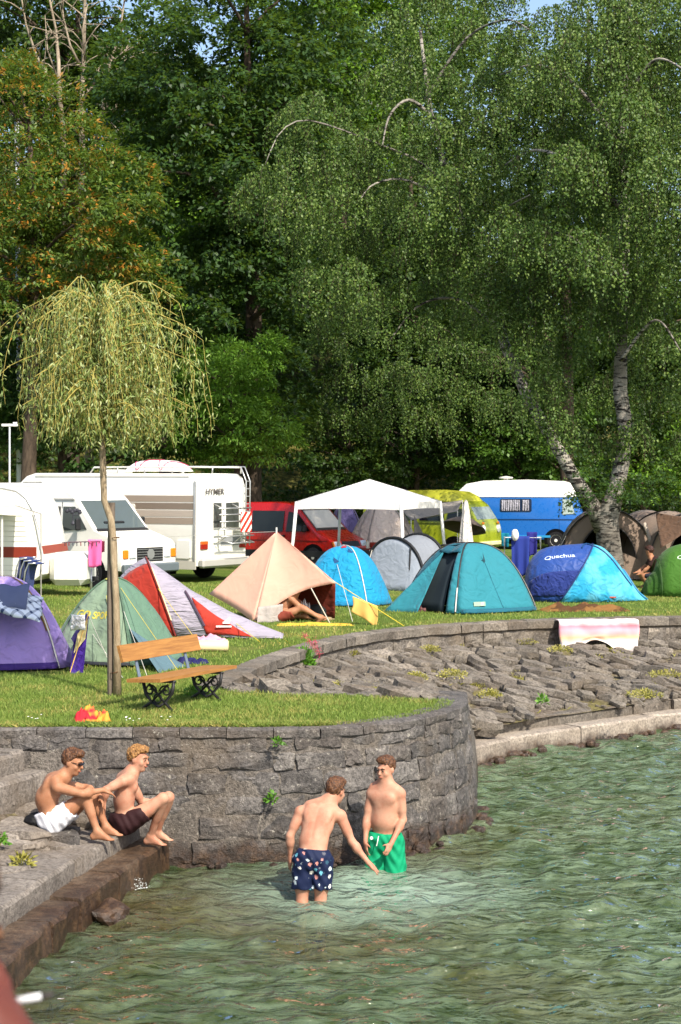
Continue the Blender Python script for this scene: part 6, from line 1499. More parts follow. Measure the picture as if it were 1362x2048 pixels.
class Person:
    def __init__(s, label, lo, hi, skin, h=.0088, name='person', group=None, base=None):
        lo, hi = np.minimum(npv(lo), npv(hi)), np.maximum(npv(lo), npv(hi))
        s.base = Vector(base) if base is not None else Vector(((lo[0] + hi[0]) / 2, (lo[1] + hi[1]) / 2, lo[2]))
        s.root = thing(name, label, 'person', s.base); s.o = npv(s.base); s.skin = skin; s.h = h
        s.F = Field(npv(lo) - s.o, npv(hi) - s.o, h); s.lo, s.hi = npv(lo) - s.o, npv(hi) - s.o
    def L(s, p): return npv(p) - s.o
    def head(s, c, fwd, up, hair, length=.0, curly=0.0, smile=False, sc=1.07, look=True):
        """c centre of the head; builds skull, face, ears, and hair as its own mesh"""
        F = s.F; c = s.L(c); f = unit(fwd); u = unit(npv(up) - f * npv(up).dot(f)); r = np.cross(f, u); fr = [r, f, u]; S = sc
        at = lambda x, y, z: c + (r * x + f * y + u * z) * S
        F.ell(at(0, -.012, .030), (.074 * S, .096 * S, .088 * S), fr, .02); F.ell(at(0, .022, -.043), (.063 * S, .068 * S, .080 * S), fr, .03); F.ell(at(0, .060, -.098), (.026 * S, .022 * S, .020 * S), fr, .025)
        F.cone(at(0, .084, .018), at(0, .108, -.030), .009 * S, .015 * S, .012); F.ell(at(0, .086, .022), (.05 * S, .016 * S, .010 * S), fr, .012)
        for sg in (-1, 1):
            F.ell(at(.031 * sg, .104, .002), (.017 * S, .017 * S, .011 * S), fr, .010, 'sub'); F.ell(at(.031 * sg, .082, .002), (.015 * S, .013 * S, .012 * S), fr, .004)
            F.ell(at(.076 * sg, -.008, -.008), (.010 * S, .022 * S, .033 * S), fr, .008); F.ell(at(.042 * sg, .062, -.032), (.022 * S, .02 * S, .022 * S), fr, .02)
        F.ell(at(0, .089, -.063), (.026 * S, .011 * S, .011 * S), fr, .008)
        hp = Field(c - .16 * S, c + .16 * S, .006); hp.ell(at(0, -.014, .036), (.082 * S, .105 * S, .103 * S), fr, 0); hp.ell(at(.012, .055, .098), (.058 * S, .046 * S, .036 * S), fr, .03)
        g = hp.grids(); x = [g[i] - c[i] for i in range(3)]; X_ = sum(r[i] * x[i] for i in range(3)) / S; Y_ = sum(f[i] * x[i] for i in range(3)) / S; Z_ = sum(u[i] * x[i] for i in range(3)) / S
        nz = np.sin(X_ * 170 + 3 * np.sin(Z_ * 90 + Y_ * 40)) * np.sin(Z_ * 120 + Y_ * 150 + 2 * np.sin(X_ * 80)); hp.F += nz * (.0045 + .005 * curly) + .005 * np.sin(X_ * 60 + Y_ * 75) * np.sin(Z_ * 70)
        hl = np.interp(Y_, [-.12, -.05, -.01, .02, .055, .11], [-.075 - length, -.05 - length, .0, .026, .066, .078]) + .006 * np.sin(X_ * 160 + Y_ * 90)
        hp.F = np.maximum(hp.F, hl - Z_)
        s.hair = hp.mesh('hair', hair, s.root, 1)
        for sg in (-1, 1):
            mb = MB(); mb.lathe([(.002, -.004), (.0075 * S, -.002), (.0075 * S, .002), (.002, .004)], 8); e = mb.build('eye', M_EYE, s.root, smooth=True); e.location = at(.031 * sg, .094, .001); e.rotation_euler = Vector(f).to_track_quat('Z', 'Y').to_euler()
            mb = MB(); mb.tube([at(.014 * sg, .099, .022), at(.032 * sg, .097, .027), at(.050 * sg, .084, .021)], .0048 * S, 5); mb.build('eyebrow', hair, s.root, smooth=True)
        mb = MB(); w_ = .026 if smile else .021; mb.tube([at(-w_, .089, -.060 + (.006 if smile else 0)), at(-.010, .0995, -.064), at(.010, .0995, -.064), at(w_, .089, -.060 + (.006 if smile else 0))], .0045 * S, 5); mb.build('lips', M_LIP, s.root, smooth=True)
        s.hc = c
    def torso(s, pelvis, belly, chest, neck, right, fat=0.0, fr_dir=None):
        """right = the person's right-hand direction"""
        F = s.F; p, b, c, n = (s.L(q) for q in (pelvis, belly, chest, neck)); r = unit(right)
        def frame(ax): u = unit(ax); rr = unit(r - u * r.dot(u)); return [rr, np.cross(u, rr), u]
        up = frame(c - b); lo = frame(b - p); fwd = np.cross(up[2], up[0]); s.fwd = fwd
        F.ell(p, (.155 + fat * .2, .115 + fat * .2, .12), lo, .05); F.ell(b + fwd * fat * .35, (.138 + fat * .7, .098 + fat * .7, .14), lo, .06); F.ell(c - up[2] * .05, (.158 + fat * .3, .105 + fat * .2, .17), up, .06)
        F.ell(c + up[2] * .07, (.165, .088, .09), up, .05)
        F.cone(c + up[2] * .10, n, .066, .055, .05)
        for sg in (-1, 1):
            F.ell(c + fwd * (.072) + r * .075 * sg + up[2] * .02, (.078, .036, .058), up, .04); F.ell(c - fwd * .075 + r * .085 * sg + up[2] * .03, (.062, .032, .09), up, .035)
            F.cone(n + up[2] * .015, c + up[2] * .115 + r * .13 * sg, .046, .05, .06)
        # groove of the spine
        F.cone(c - fwd * .118 + up[2] * .08, b - fwd * .112, .010, .010, .02, 'sub')
    def neck(s, base, head): s.F.cone(s.L(base), s.L(head), .070, .061, .04); return s
    def arm(s, sh, el, wr, hd, palm, side, curl=.5, r=1.0, sc=1.0, fingers=None):
        F = s.F; a, b, c = s.L(sh), s.L(el), s.L(wr); F.ell(a, (.058 * r, .058 * r, .06 * r), None, .04); F.cone(a, b, .050 * r, .038 * r, .03); m = a + (b - a) * .45; F.cone(m - (b - a) * .15, m + (b - a) * .15, .049 * r, .047 * r, .02)
        F.cone(b, c, .038 * r, .025 * r, .02); m = b + (c - b) * .28; F.ell(m, (.041 * r, .041 * r, .055 * r), None, .03)
        F.cone(c, c + unit(hd) * .03, .025 * r, .026 * r, .012); hand(F, c + unit(hd) * .012, hd, palm, curl, side, .2, sc, fingers)
    def leg(s, hip, kn, an, toe=None, r=1.0):
        F = s.F; a, b, c = s.L(hip), s.L(kn), s.L(an); F.cone(a, b, .088 * r, .055 * r, .04); m = a + (b - a) * .35; F.cone(m - (b - a) * .15, m + (b - a) * .2, .086 * r, .075 * r, .03)
        F.ell(b, (.056 * r, .056 * r, .06 * r), None, .025); F.cone(b, c, .050 * r, .035 * r, .025)
        back = unit(np.cross(np.cross(b - a, c - b), c - b)) if np.linalg.norm(np.cross(b - a, c - b)) > 1e-4 else npv((0, 0, 0))
        m = b + (c - b) * .3; F.cone(m - (c - b) * .14 - back * .014, m + (c - b) * .22 - back * .010, .049 * r, .036 * r, .03)
        if toe is not None: foot(F, c, toe)
    def shorts(s, name, m, pelvis, waist_c, waist_n, hips, kn, frac, flare=1.15, rad=.105, wr=.006, label=None, top=.02):
        p = s.L(pelvis); w = s.L(waist_c); wn = unit(waist_n); H_ = Field(s.lo, s.hi, s.h * 1.0)
        for hpt, k_, f_ in zip(hips, kn, frac):
            a, b = s.L(hpt), s.L(k_); e = a + (b - a) * f_; T = Field(s.lo, s.hi, s.h); T.cone(a - (b - a) * .12, e + (b - a) * .1, rad, rad * flare * .86, .03); T.ell(p, (.172, .142, .14), None, .05)
            g = T.grids(); ax = unit(b - a); cut = sum((g[i] - e[i]) * ax[i] for i in range(3)); T.F = np.maximum(T.F, cut); H_.F = np.minimum(H_.F, T.F) if H_.F.min() > 8 else np.minimum(H_.F, T.F)
        g = H_.grids(); H_.F = H_.F + wr * (np.sin(g[2] * 46 + 5 * np.sin(g[0] * 14)) * np.sin(g[0] * 38 + g[1] * 31) + .5 * np.sin(g[0] * 70 + g[2] * 40))
        top_ = sum((g[i] - w[i]) * wn[i] for i in range(3)); H_.F = np.maximum(H_.F, top_ - top)
        o = H_.mesh(name, m, s.root, 1)
        if label: o['label'] = label
        return o
    def done(s, label=None): return s.F.mesh('body', s.skin, s.root, 2)

def cloth_plain(key, c, var=.08): return mat(c, .75, .2, var, 9, .25, 40, key=key)
def floral():
    t = NT('floral_swim_shorts'); pos = t.coord('Object'); v = t.n('TexVoronoi'); v.inputs['Scale'].default_value = 17; t.l(pos, v.inputs['Vector'])
    n = t.noise(34, 4, .65, vec=pos, dist=1.5); sel = t.ramp(t.math('ADD', v.outputs['Distance'], t.math('MULTIPLY', t.math('SUBTRACT', n, .5), .9)), [(0.30, 1.0), (0.36, 0.0)])
    pick = t.n('SeparateColor'); t.l(v.outputs['Color'], pick.inputs[0]); fl = t.ramp(pick.outputs[0], [(0.0, '#c9d6d8'), (0.35, '#5f9fb0'), (0.6, '#c88a80'), (0.8, '#e0dcd2')], 'CONSTANT')
    m = t.mix(t.math('MULTIPLY', sel, t.ramp(pick.outputs[1], [(0.25, 0.0), (0.3, 1.0)])), '#131d3a', fl); return t.done(t.bsdf(m, .7, .2))

# ---- man in green shorts, standing thigh-deep and facing the other bather
D = 18.8; q = lambda x, y, dd=0.0: npv(P(x, y, D + dd))
rt_dir = unit((-.86, .5, 0)); fw = unit((-.5, -.86, 0))
m = Person('young man standing in the water in green swim shorts with arms hanging down', q(690, 1482) + [0, -.42, 0], npv((q(850, 1700)[0], D + .42, 1.34)), SKIN_P, base=(q(770, 1742)[0], D, -.6))
m.F = Field(m.lo * [1, 1, 0] + [0, 0, -.02], m.hi, m.h); m.lo = npv((m.lo[0], m.lo[1], -.02))
pel = q(770, 1680); sR, sL = q(744, 1590) + [0, .06, 0], q(800, 1586) + [0, -.06, 0]
m.torso(pel, q(769, 1642), q(770, 1598), q(772, 1566), rt_dir, .028); m.neck(q(772, 1576), q(771, 1548)); m.head(q(772, 1538), unit((-.62, -.78, -.08)), (0.05, 0, 1), HAIR_B, .0)
m.arm(sL, q(806, 1640, -.06), q(783, 1686, -.24), unit((-.06, -.05, -.1)), unit((-.5, .5, -.2)), -1, .55); m.arm(sR, q(733, 1640, .02), q(731, 1682, -.05), unit((.01, -.03, -.1)), unit((.8, .3, 0)), 1, .5)
hipR, hipL = q(753, 1690) + [0, .03, 0], q(787, 1690) + [0, -.03, 0]; knR = npv((hipR[0] - .01, hipR[1] - .03, -.14)); knL = npv((hipL[0] + .02, hipL[1] - .03, -.14)); fR, fL = npv((knR[0], knR[1] + .03, -.52)), npv((knL[0], knL[1] + .03, -.52))
m.leg(hipR, knR, fR, (-.5, -.86, 0)); m.leg(hipL, knL, fL, (-.3, -.9, 0))
M_GREEN = cloth_plain('green_swim_shorts', '#0a8a5e'); sh = m.shorts('swim_shorts', M_GREEN, pel, q(770, 1668), (0.03, 0, 1), (hipR, hipL), (knR, knL), (.74, .74), 1.24, .115, .007); m.done()
mb = MB(); mb.tube([m.L(q(757, 1672, -.155)), m.L(q(755, 1684, -.17)), m.L(q(753, 1692, -.165))], .005, 5); mb.build('drawstring', mat('#e2e2da', .7), sh); mb = MB(); mb.lathe([(.018, -.002), (.018, .002)], 10, 'Y', m.L(q(743, 1676, -.13))); mb.build('badge', mat('#d6dcd8', .5), sh)

# ---- man in floral shorts, seen from behind, reaching down to the water
D = 17.5; q = lambda x, y, dd=0.0: npv(P(x, y, D + dd))
m = Person('man seen from behind in dark blue floral swim shorts bending towards the water', q(556, 1535) + [0, -.4, 0], npv((q(778, 1700)[0], D + .62, 1.24)), SKIN_P, base=(q(625, 1790)[0], D, -.5))
m.F = Field(npv((m.lo[0], m.lo[1], -.02)), m.hi, m.h); m.lo = npv((m.lo[0], m.lo[1], -.02))
rd = unit((.93, -.30, -.12)); pel = q(625, 1716, 0); 
m.torso(pel, q(627, 1683, .05), q(638, 1638, .15), q(658, 1602, .28), rd, .012); m.neck(q(655, 1612, .24), q(667, 1590, .30)); m.head(q(671, 1582, .32), unit((.55, .80, -.22)), (.12, .2, 1), HAIR_B, .01)
m.arm(q(601, 1624, .20), q(580, 1672, .16), q(581, 1714, .20), unit((-.01, .02, -.1)), unit((.8, .4, 0)), -1, .35); m.arm(q(681, 1632, .16), q(704, 1684, .14), q(737, 1726, .10), unit((.08, -.01, -.075)), unit((-.5, .3, -.5)), 1, .45)
hL, hR = q(606, 1732, .0), q(645, 1732, -.01); kL, kR = npv((q(604, 1790)[0], D - .02, -.03)), npv((q(641, 1790)[0], D - .02, -.03)); m.leg(hL, kL, (kL[0], D - .08, -.42), (0, 1, 0)); m.leg(hR, kR, (kR[0] + .01, D - .06, -.42), (.1, 1, 0))
m.shorts('swim_shorts', floral(), pel, q(626, 1702), (.08, .12, 1), (hL, hR), (kL, kR), (.62, .62), 1.15, .106, .006); m.done()

# ---- seated man in white shorts
D = 18.0; q = lambda x, y, dd=0.0: npv(P(x, y, D + dd))
m = Person('young man in white shorts sitting on the stones hugging his knees', q(52, 1475) + [0, -.36, 0], npv((q(262, 1700)[0], D + .40, 1.46)), SKIN_T, base=q(105, 1650))
m.F = Field(npv((m.lo[0], m.lo[1], -.22)), m.hi, m.h); m.lo = npv((m.lo[0], m.lo[1], -.22)); rd = unit((.12, -1, 0)); pel = q(104, 1634)
m.torso(pel, q(92, 1603), q(104, 1577), q(127, 1556), rd); m.neck(q(124, 1560), q(140, 1535)); m.head(q(145, 1524), unit((.92, -.28, -.22)), (.15, 0, 1), HAIR_B, .02, .3)
m.arm(q(116, 1575, -.16), q(165, 1588, -.20), q(206, 1580, -.05), unit((.10, .03, -.05)), unit((-.2, 0, -1)), 1, .45); m.arm(q(122, 1570, .16), q(172, 1576, .22), q(200, 1592, .06), unit((.05, -.06, -.09)), unit((-.6, 0, -.4)), -1, .5)
hN, hF = q(112, 1642, -.08), q(112, 1642, .09); kN, kF = q(168, 1592, -.10), q(184, 1590, .10); aN, aF = q(195, 1663, -.12), q(212, 1654, .09)
m.leg(hN, kN, aN, (.97, -.22, -.05)); m.leg(hF, kF, aF, (.97, -.18, -.05)); m.shorts('shorts', cloth_plain('white_shorts', '#d8d8dc'), pel, q(98, 1622), (-.45, 0, .9), (hN, hF), (kN, kF), (.50, .50), 1.1, .108, .006, top=.03); m.done()
mb = MB(); c_ = m.hc; f_ = unit((.92, -.28, -.22)); s_ = np.cross(f_, (0, 0, 1)); mb.tube([c_ + f_ * .103 - s_ * .05 + [0, 0, .006], c_ + f_ * .108 + [0, 0, .006], c_ + f_ * .10 + s_ * .055 + [0, 0, .006]], .012, 6); mb.tube([c_ + f_ * .10 + s_ * .06 + [0, 0, .01], c_ + s_ * .078 + [0, 0, .012]], .004, 5); mb.build('sunglasses', mat('#120d0c', .2, .6), m.root)

# ---- seated man in dark shorts
D = 18.4; q = lambda x, y, dd=0.0: npv(P(x, y, D + dd))
m = Person('smiling young man in dark brown shorts sitting on the step with feet on the next', q(180, 1470) + [0, -.36, 0], npv((q(362, 1700)[0], D + .48, 1.46)), SKIN_P, base=q(255, 1660))
m.F = Field(npv((m.lo[0], m.lo[1], -.24)), m.hi, m.h); m.lo = npv((m.lo[0], m.lo[1], -.24)); rd = unit((.25, -1, 0)); pel = q(250, 1638)
m.torso(pel, q(247, 1606), q(252, 1574), q(263, 1546), rd); m.neck(q(262, 1550), q(272, 1528)); m.head(q(276, 1517), unit((.93, -.34, -.1)), (.05, 0, 1), HAIR_L, .0, 1.0, True)
m.arm(q(246, 1562, -.17), q(212, 1580, -.22), q(207, 1606, -.20), unit((.005, -.01, -.1)), unit((.6, .3, -.1)), -1, .3); m.arm(q(262, 1564, .16), q(285, 1610, .24), q(310, 1600, .22), unit((.1, 0, -.03)), unit((0, 0, -1)), -1, .5)
hN, hF = q(258, 1644, -.08), q(260, 1642, .10); kN, kF = q(326, 1597, -.06), q(337, 1595, .14); aN, aF = q(301, 1673, .12), q(314, 1664, .30)
m.leg(hN, kN, aN, (.93, -.30, -.05)); m.leg(hF, kF, aF, (.93, -.25, -.05)); m.shorts('shorts', cloth_plain('dark_brown_shorts', '#2b1517'), pel, q(248, 1626), (-.25, 0, .95), (hN, hF), (kN, kF), (.46, .46), 1.1, .108, .005, top=.03); m.done()

# ---- sunbather sitting under the tan awning
D = 33.7; q = lambda x, y, dd=0.0: npv(P(x, y, D + dd))
m = Person('person sitting in the shade of the tan awning with legs stretched on a yellow mat', q(535, 1160) + [0, -.5, 0], npv((q(675, 1240)[0], D + .7, LAWN + .85)), SKIN_T, h=.012, base=q(575, 1243))
m.F = Field(npv((m.lo[0], m.lo[1], -.06)), m.hi, m.h); m.lo = npv((m.lo[0], m.lo[1], -.06)); pel = q(562, 1228, .2)
m.torso(pel, q(568, 1212, .22), q(582, 1196, .22), q(592, 1182, .22), unit((.2, -1, 0))); m.neck(q(592, 1184, .22), q(600, 1174, .22)); m.head(q(603, 1166, .22), unit((.9, -.2, -.4)), (.2, 0, 1), HAIR_B, .05)
m.arm(q(582, 1198, .05), q(606, 1218, .0), q(636, 1230, .0), unit((.1, 0, -.01)), unit((0, 0, -1)), 1, .4); m.arm(q(586, 1196, .38), q(610, 1214, .4), q(632, 1222, .3), unit((.1, 0, -.02)), unit((0, 0, -1)), -1, .4)
m.leg(q(566, 1232, .08), q(604, 1216, .0), q(640, 1236, -.05), (.8, -.3, .6)); m.leg(q(566, 1232, .30), q(600, 1230, .28), q(640, 1240, .2), (.8, 0, .6)); m.shorts('shorts', cloth_plain('shade_shorts', '#7d3a2c'), pel, q(564, 1222, .2), (.1, 0, 1), (q(566, 1232, .08), q(566, 1232, .30)), (q(604, 1216, .0), q(600, 1230, .28)), (.5, .5), 1.1, .11, .004); m.done()

# ---- camper crouching by the brown tent
D = 44.0; q = lambda x, y, dd=0.0: npv(P(x, y, D + dd))
m = Person('dark-haired person in a dark top crouching between the brown and green tents', q(1268, 1080) + [0, -.5, 0], npv((q(1362, 1200)[0], D + .6, LAWN + 1.12)), SKIN_T, h=.014, base=(q(1312, 1170)[0], D, LAWN))
m.F = Field(npv((m.lo[0], m.lo[1], -.05)), m.hi, m.h); m.lo = npv((m.lo[0], m.lo[1], -.05)); B0 = m.o; z = lambda x, y, h_: B0 + [x, y, h_]
m.torso(z(.05, 0, .28), z(.02, -.02, .42), z(-.06, -.05, .58), z(-.13, -.06, .74), unit((.2, 1, 0))); m.neck(z(-.12, -.06, .73), z(-.16, -.07, .83)); m.head(z(-.17, -.07, .90), unit((-.7, .6, -.3)), (0, 0, 1), hair_mat('hair_dark', '#140c08', '#4a2413'), .07)
m.arm(z(-.08, -.2, .68), z(-.26, -.22, .48), z(-.42, -.2, .36), unit((-.1, 0, -.03)), unit((0, 0, -1)), -1, .4); m.arm(z(-.06, .16, .68), z(-.26, .2, .5), z(-.44, .15, .38), unit((-.1, 0, -.03)), unit((0, 0, -1)), 1, .4)
m.leg(z(.04, -.1, .26), z(-.36, -.16, .34), z(-.22, -.14, .085), (-1, -.1, 0)); m.leg(z(.04, .1, .26), z(-.36, .14, .34), z(-.22, .12, .085), (-1, .1, 0)); 
T = m.shorts('trousers', cloth_plain('dark_trousers', '#20222c'), z(.05, 0, .28), z(.03, 0, .40), (-.2, 0, 1), (z(.04, -.1, .26), z(.04, .1, .26)), (z(-.36, -.16, .34), z(-.36, .14, .34)), (.9, .9), 1.0, .10, .004); 
tp = Field(m.lo, m.hi, m.h); L_ = m.L
tp.cone(L_(z(.03, -.01, .40)), L_(z(-.07, -.05, .62)), .165, .17, .05); tp.cone(L_(z(-.08, -.2, .68)), L_(z(-.17, -.21, .58)), .075, .07, .04); tp.cone(L_(z(-.06, .16, .68)), L_(z(-.16, .18, .59)), .075, .07, .04); tp.mesh('top', cloth_plain('dark_top', '#2c1a16'), m.root, 2); m.done()

# ---- smoker on the quay beside the photographer: only fingers and a cigarette reach into the picture
QZ = 1.86
nose = P(10, 1958, 2.2); hcx = nose.x - .118; hcz = nose.z + .03
m = Person('smoker at the very edge of the view with fingers and cigarette raised to the lips', (hcx - .45, 1.7, QZ), (hcx + .45, 2.7, hcz + .16), skin_mat('skin_shaded', '#5e3026', '#552822', '#4a241c'), h=.0095, base=(hcx - .03, 2.2, QZ))  # skin colour darkened to stand in for shade on the smoker's arm
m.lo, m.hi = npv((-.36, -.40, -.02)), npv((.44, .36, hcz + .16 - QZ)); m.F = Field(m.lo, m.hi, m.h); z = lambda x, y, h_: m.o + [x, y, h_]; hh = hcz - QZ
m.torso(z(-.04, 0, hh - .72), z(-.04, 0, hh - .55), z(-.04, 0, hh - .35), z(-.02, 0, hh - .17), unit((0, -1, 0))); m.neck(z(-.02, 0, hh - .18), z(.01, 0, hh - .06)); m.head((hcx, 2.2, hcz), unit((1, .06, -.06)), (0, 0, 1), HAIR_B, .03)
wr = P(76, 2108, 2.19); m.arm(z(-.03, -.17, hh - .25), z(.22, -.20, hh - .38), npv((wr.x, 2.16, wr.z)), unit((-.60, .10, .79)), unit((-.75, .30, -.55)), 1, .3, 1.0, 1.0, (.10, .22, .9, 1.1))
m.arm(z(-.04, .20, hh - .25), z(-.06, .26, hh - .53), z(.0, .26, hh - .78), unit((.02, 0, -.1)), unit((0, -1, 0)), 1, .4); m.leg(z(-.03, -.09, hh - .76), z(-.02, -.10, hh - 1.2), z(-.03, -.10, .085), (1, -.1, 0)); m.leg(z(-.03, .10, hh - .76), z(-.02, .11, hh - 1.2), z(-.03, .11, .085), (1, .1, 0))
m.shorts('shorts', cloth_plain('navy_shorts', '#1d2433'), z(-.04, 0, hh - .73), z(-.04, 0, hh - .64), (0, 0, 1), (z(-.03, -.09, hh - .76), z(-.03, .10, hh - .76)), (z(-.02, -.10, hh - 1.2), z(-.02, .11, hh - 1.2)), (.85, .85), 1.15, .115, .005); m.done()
a_, b_ = P(22, 2004, 2.2), P(107, 1988, 2.2); ax = (b_ - a_)
cg = thing('cigarette', 'thin white cigarette with grey ash tip held over the water', 'cigarette', a_); mb = MB(); mb.tube([V(0, 0, 0), ax * .72], .0042, 10); mb.build('paper', mat('#cfd0d2', .8), cg, smooth=True); mb = MB(); mb.tube([ax * .72, ax * .86, ax], [.0042, .0040, .0030], 10); mb.build('ash', mat('#3a3634', .95), cg, smooth=True)
# the quay they stand on, behind and below the frame
mb = MB(); mb.box((-6, -2.4, QZ - .6), (24, 11.2, 1.2), None, .05); mb.box((-6, -2.4, QZ - 2.2), (23.6, 10.8, 2.2), None, 0); struct(mb.build('quay', M_LEDGE), 'stone quay under the photographer')
# ================================================================ FURNITURE AND BELONGINGS
def wood_mat(key, a, b):
    t = NT(key); mp = t.n('Mapping'); mp.inputs['Scale'].default_value = (1.2, 14, 14); t.l(t.coord('Object'), mp.inputs['Vector'])
    n = t.noise(2.2, 6, .65, vec=mp.outputs[0], dist=.5); return t.done(t.bsdf(t.ramp(n, [(0.3, a), (0.7, b)]), .5, .35, t.bump(n, .25, .01)))
M_WOOD = wood_mat('bench_wood', '#80552a', '#a8783e'); M_IRON = mat('#1d1c1d', .55, .4, .2, 12, .2, 60); M_STEEL = mat('#5d6b7c', .5, .4)

# ---- the bench: local x along the seat, -y is the front
c0 = G(318, 1416); c1 = G(437, 1398)
ang = math.atan2(1.5, .72)
cb = (G(312, 1420) + G(418, 1404)) / 2
bench = thing('park_bench', 'wooden park bench with ornate black cast iron legs beside the willow', 'bench', (cb.x, cb.y, LAWN), R(63)); bench.scale = (1, 1, .87)
SL = 1.72
def plank(name, y0, y1, z0, z1, x0, x1, th, bow=0.0, parent=None):
    mb = MB(); n = 10
    def fn(u, v):
        x = x0 + (x1 - x0) * u; k = v * 4; ring = [(y0, z0), (y1, z1), (y1, z1), (y0, z0), (y0, z0)]
        nrm = Vector((0, -(z1 - z0), y1 - y0)).normalized() * th; j = round(k) % 4
        p = [Vector((x, y0, z0)), Vector((x, y1, z1)), Vector((x, y1, z1)) + nrm, Vector((x, y0, z0)) + nrm][j]
        return p + Vector((0, 0, bow * math.sin(u * math.pi)))
    mb.grid(fn, n, 4); w = n + 1; mb.f.append((0, w, 2 * w, 3 * w)); mb.f.append((n, w + n, 2 * w + n, 3 * w + n)[::-1]); mb.mi += [0, 0]
    return mb.build(name, M_WOOD, parent or bench, fix=True)
plank('seat', -.235, .22, .43, .405, -SL / 2, SL / 2, .045)
plank('backrest', .30, .36, .66, .88, -SL / 2, SL / 2 - .02, .038)
for x in (-.55, .52):
    mb = MB()
    def sc(pts, r): mb.tube([(x, y, z) for y, z in pts], r, 6)
    sc([(-.22, .40), (-.20, .25), (-.10, .12), (-.22, .0)], .022); sc([(.20, .40), (.16, .22), (.08, .12), (.24, .0)], .022); sc([(-.24, .405), (.24, .395)], .02)
    sc([(-.10, .12), (-.02, .06), (.08, .12)], .018); sc([(-.10, .12), (.12, .36)], .014); sc([(.08, .12), (-.14, .36)], .014)
    for cy, s_ in ((-.11, 1), (.10, -1)):
        sc([(cy + s_ * .085 * (1 - k / 20) * math.cos(k * .5), .27 + .085 * (1 - k / 20) * math.sin(k * .5)) for k in range(19)], .012)
    sc([(.0 + .05 * math.cos(k * .4), .17 + .06 * math.sin(k * .4)) for k in range(17)], .011)
    mb.build('leg', M_IRON, bench, smooth=True)
    mb = MB(); mb.box((x, .285, .60), (.045, .02, .50), Matrix.Rotation(R(-13), 3, 'X'), .004); mb.build('back_post', M_STEEL, bench)

# ---- cloth helper: a crumpled sheet
def crumple(name, label, cat, loc, w, d_, h, m, seed, rz=0.0, n=26, parent=None, shape=1.0, group=None, flat=0.0):
    r = random.Random(seed); o1 = r.uniform(0, 99); mb = MB()
    def fn(u, v):
        x, y = (u - .5) * w, (v - .5) * d_; e = max(0.0, 1 - (abs(2 * u - 1) ** 2.5)) * max(0.0, 1 - abs(2 * v - 1) ** 2.5)
        k = abs(mnoise.noise((x / w * 3 + o1, y / d_ * 3, 1))) * 1.1 + .7 * abs(mnoise.noise((x / w * 7 + o1, y / d_ * 7, 2))) + .3 * mnoise.noise((x / w * 15 + o1, y / d_ * 15, 4))
        z = .004 + h * (flat + (1 - flat) * k) * e ** .5; return Vector((x * (1 + .18 * mnoise.noise((o1, y * 4 / d_, 3))), y * (1 + .18 * mnoise.noise((x * 4 / w, o1, 3))), z))
    mb.grid(fn, n, n); o = mb.build(name, m, parent, smooth=True, thick=.004); o.location = loc; o.rotation_euler = (0, 0, rz)
    if label: tag(o, label, cat, group)
    return o
def two_tone(key, a, b, scale=3.0, lo=.48, hi=.54):
    t = NT(key); return t.done(t.bsdf(t.mix(t.ramp(t.noise(scale, 2, .5), [(lo, 0.0), (hi, 1.0)]), a, b), .85, .15, t.bump(t.noise(120, 2), .2, .01)))
crumple('beach_towel', 'crumpled red and orange towel on the grass above the wall', 'towel', G(186, 1450), .40, .34, .22, two_tone('towel_red_orange', '#c22a35', '#e09038', 4.5), 3, .3, 30)
crumple('cloth', 'dark blue garment lying on the grass behind the bench', 'garment', G(385, 1326), .46, .30, .12, mat('#22234e', .85, .15, .2, 8), 5)
crumple('blanket', 'crumpled brown blanket along the wall edge in front of the blue tent', 'blanket', G(1170, 1222) + V(0, 0, 0), 1.75, .55, .16, two_tone('blanket_brown', '#4d3522', '#75542f', 3), 8, R(4), 34)
crumple('cloth', 'maroon clothes heaped in the porch of the teal tent', 'garment', G(850, 1222), .5, .3, .16, two_tone('clothes_maroon', '#3a1f26', '#6a4a48', 5), 11)
crumple('sleeping_mat', 'yellow mat spread on the grass under the awning', 'mat', G(628, 1250), 1.35, .42, .05, mat('#d2a63c', .85, .2, .15, 4), 12, R(2), 20, flat=.3)
# bathers' bag behind the man in white
b = boulder('bag', P(72, 1640, 18.05), (.11, .12, .075), 8, mat('#0e0e11', .7, .3, .2, 9), None, .25); tag(b, 'black bag lying behind the man in white shorts', 'bag')
p = npv(P(105, 1650, 18.0)); mb = stone_block(.52, .5, .14, 501, .012, 4, .03); o = mb.build('seat_stone', M_STONE, left_steps, fix=False); o.rotation_euler = (R(-90), 0, R(8)); o.location = (p[0], p[1], .585)
# air mattress with a pink cloth, behind the bench
rt = thing('air_mattress', 'cream rolled air mattress lying behind the bench', 'mattress', G(405, 1303), R(2)); mb = MB()
for k in range(3): mb.tube([(-.40, .0 + .13 * k, .08), (-.38, .13 * k, .08), (.38, .13 * k, .08), (.40, .13 * k, .08)], [.05, .08, .08, .05], 12)
mb.build('tubes', mat('#d6c59a', .6, .3, .08, 4), rt, smooth=True)
crumple('towel', 'pink towel thrown over the cream mattress', 'towel', G(402, 1301) + V(0, .15, .15), .72, .36, .10, mat('#cf8fa0', .85, .15, .15, 6), 21)
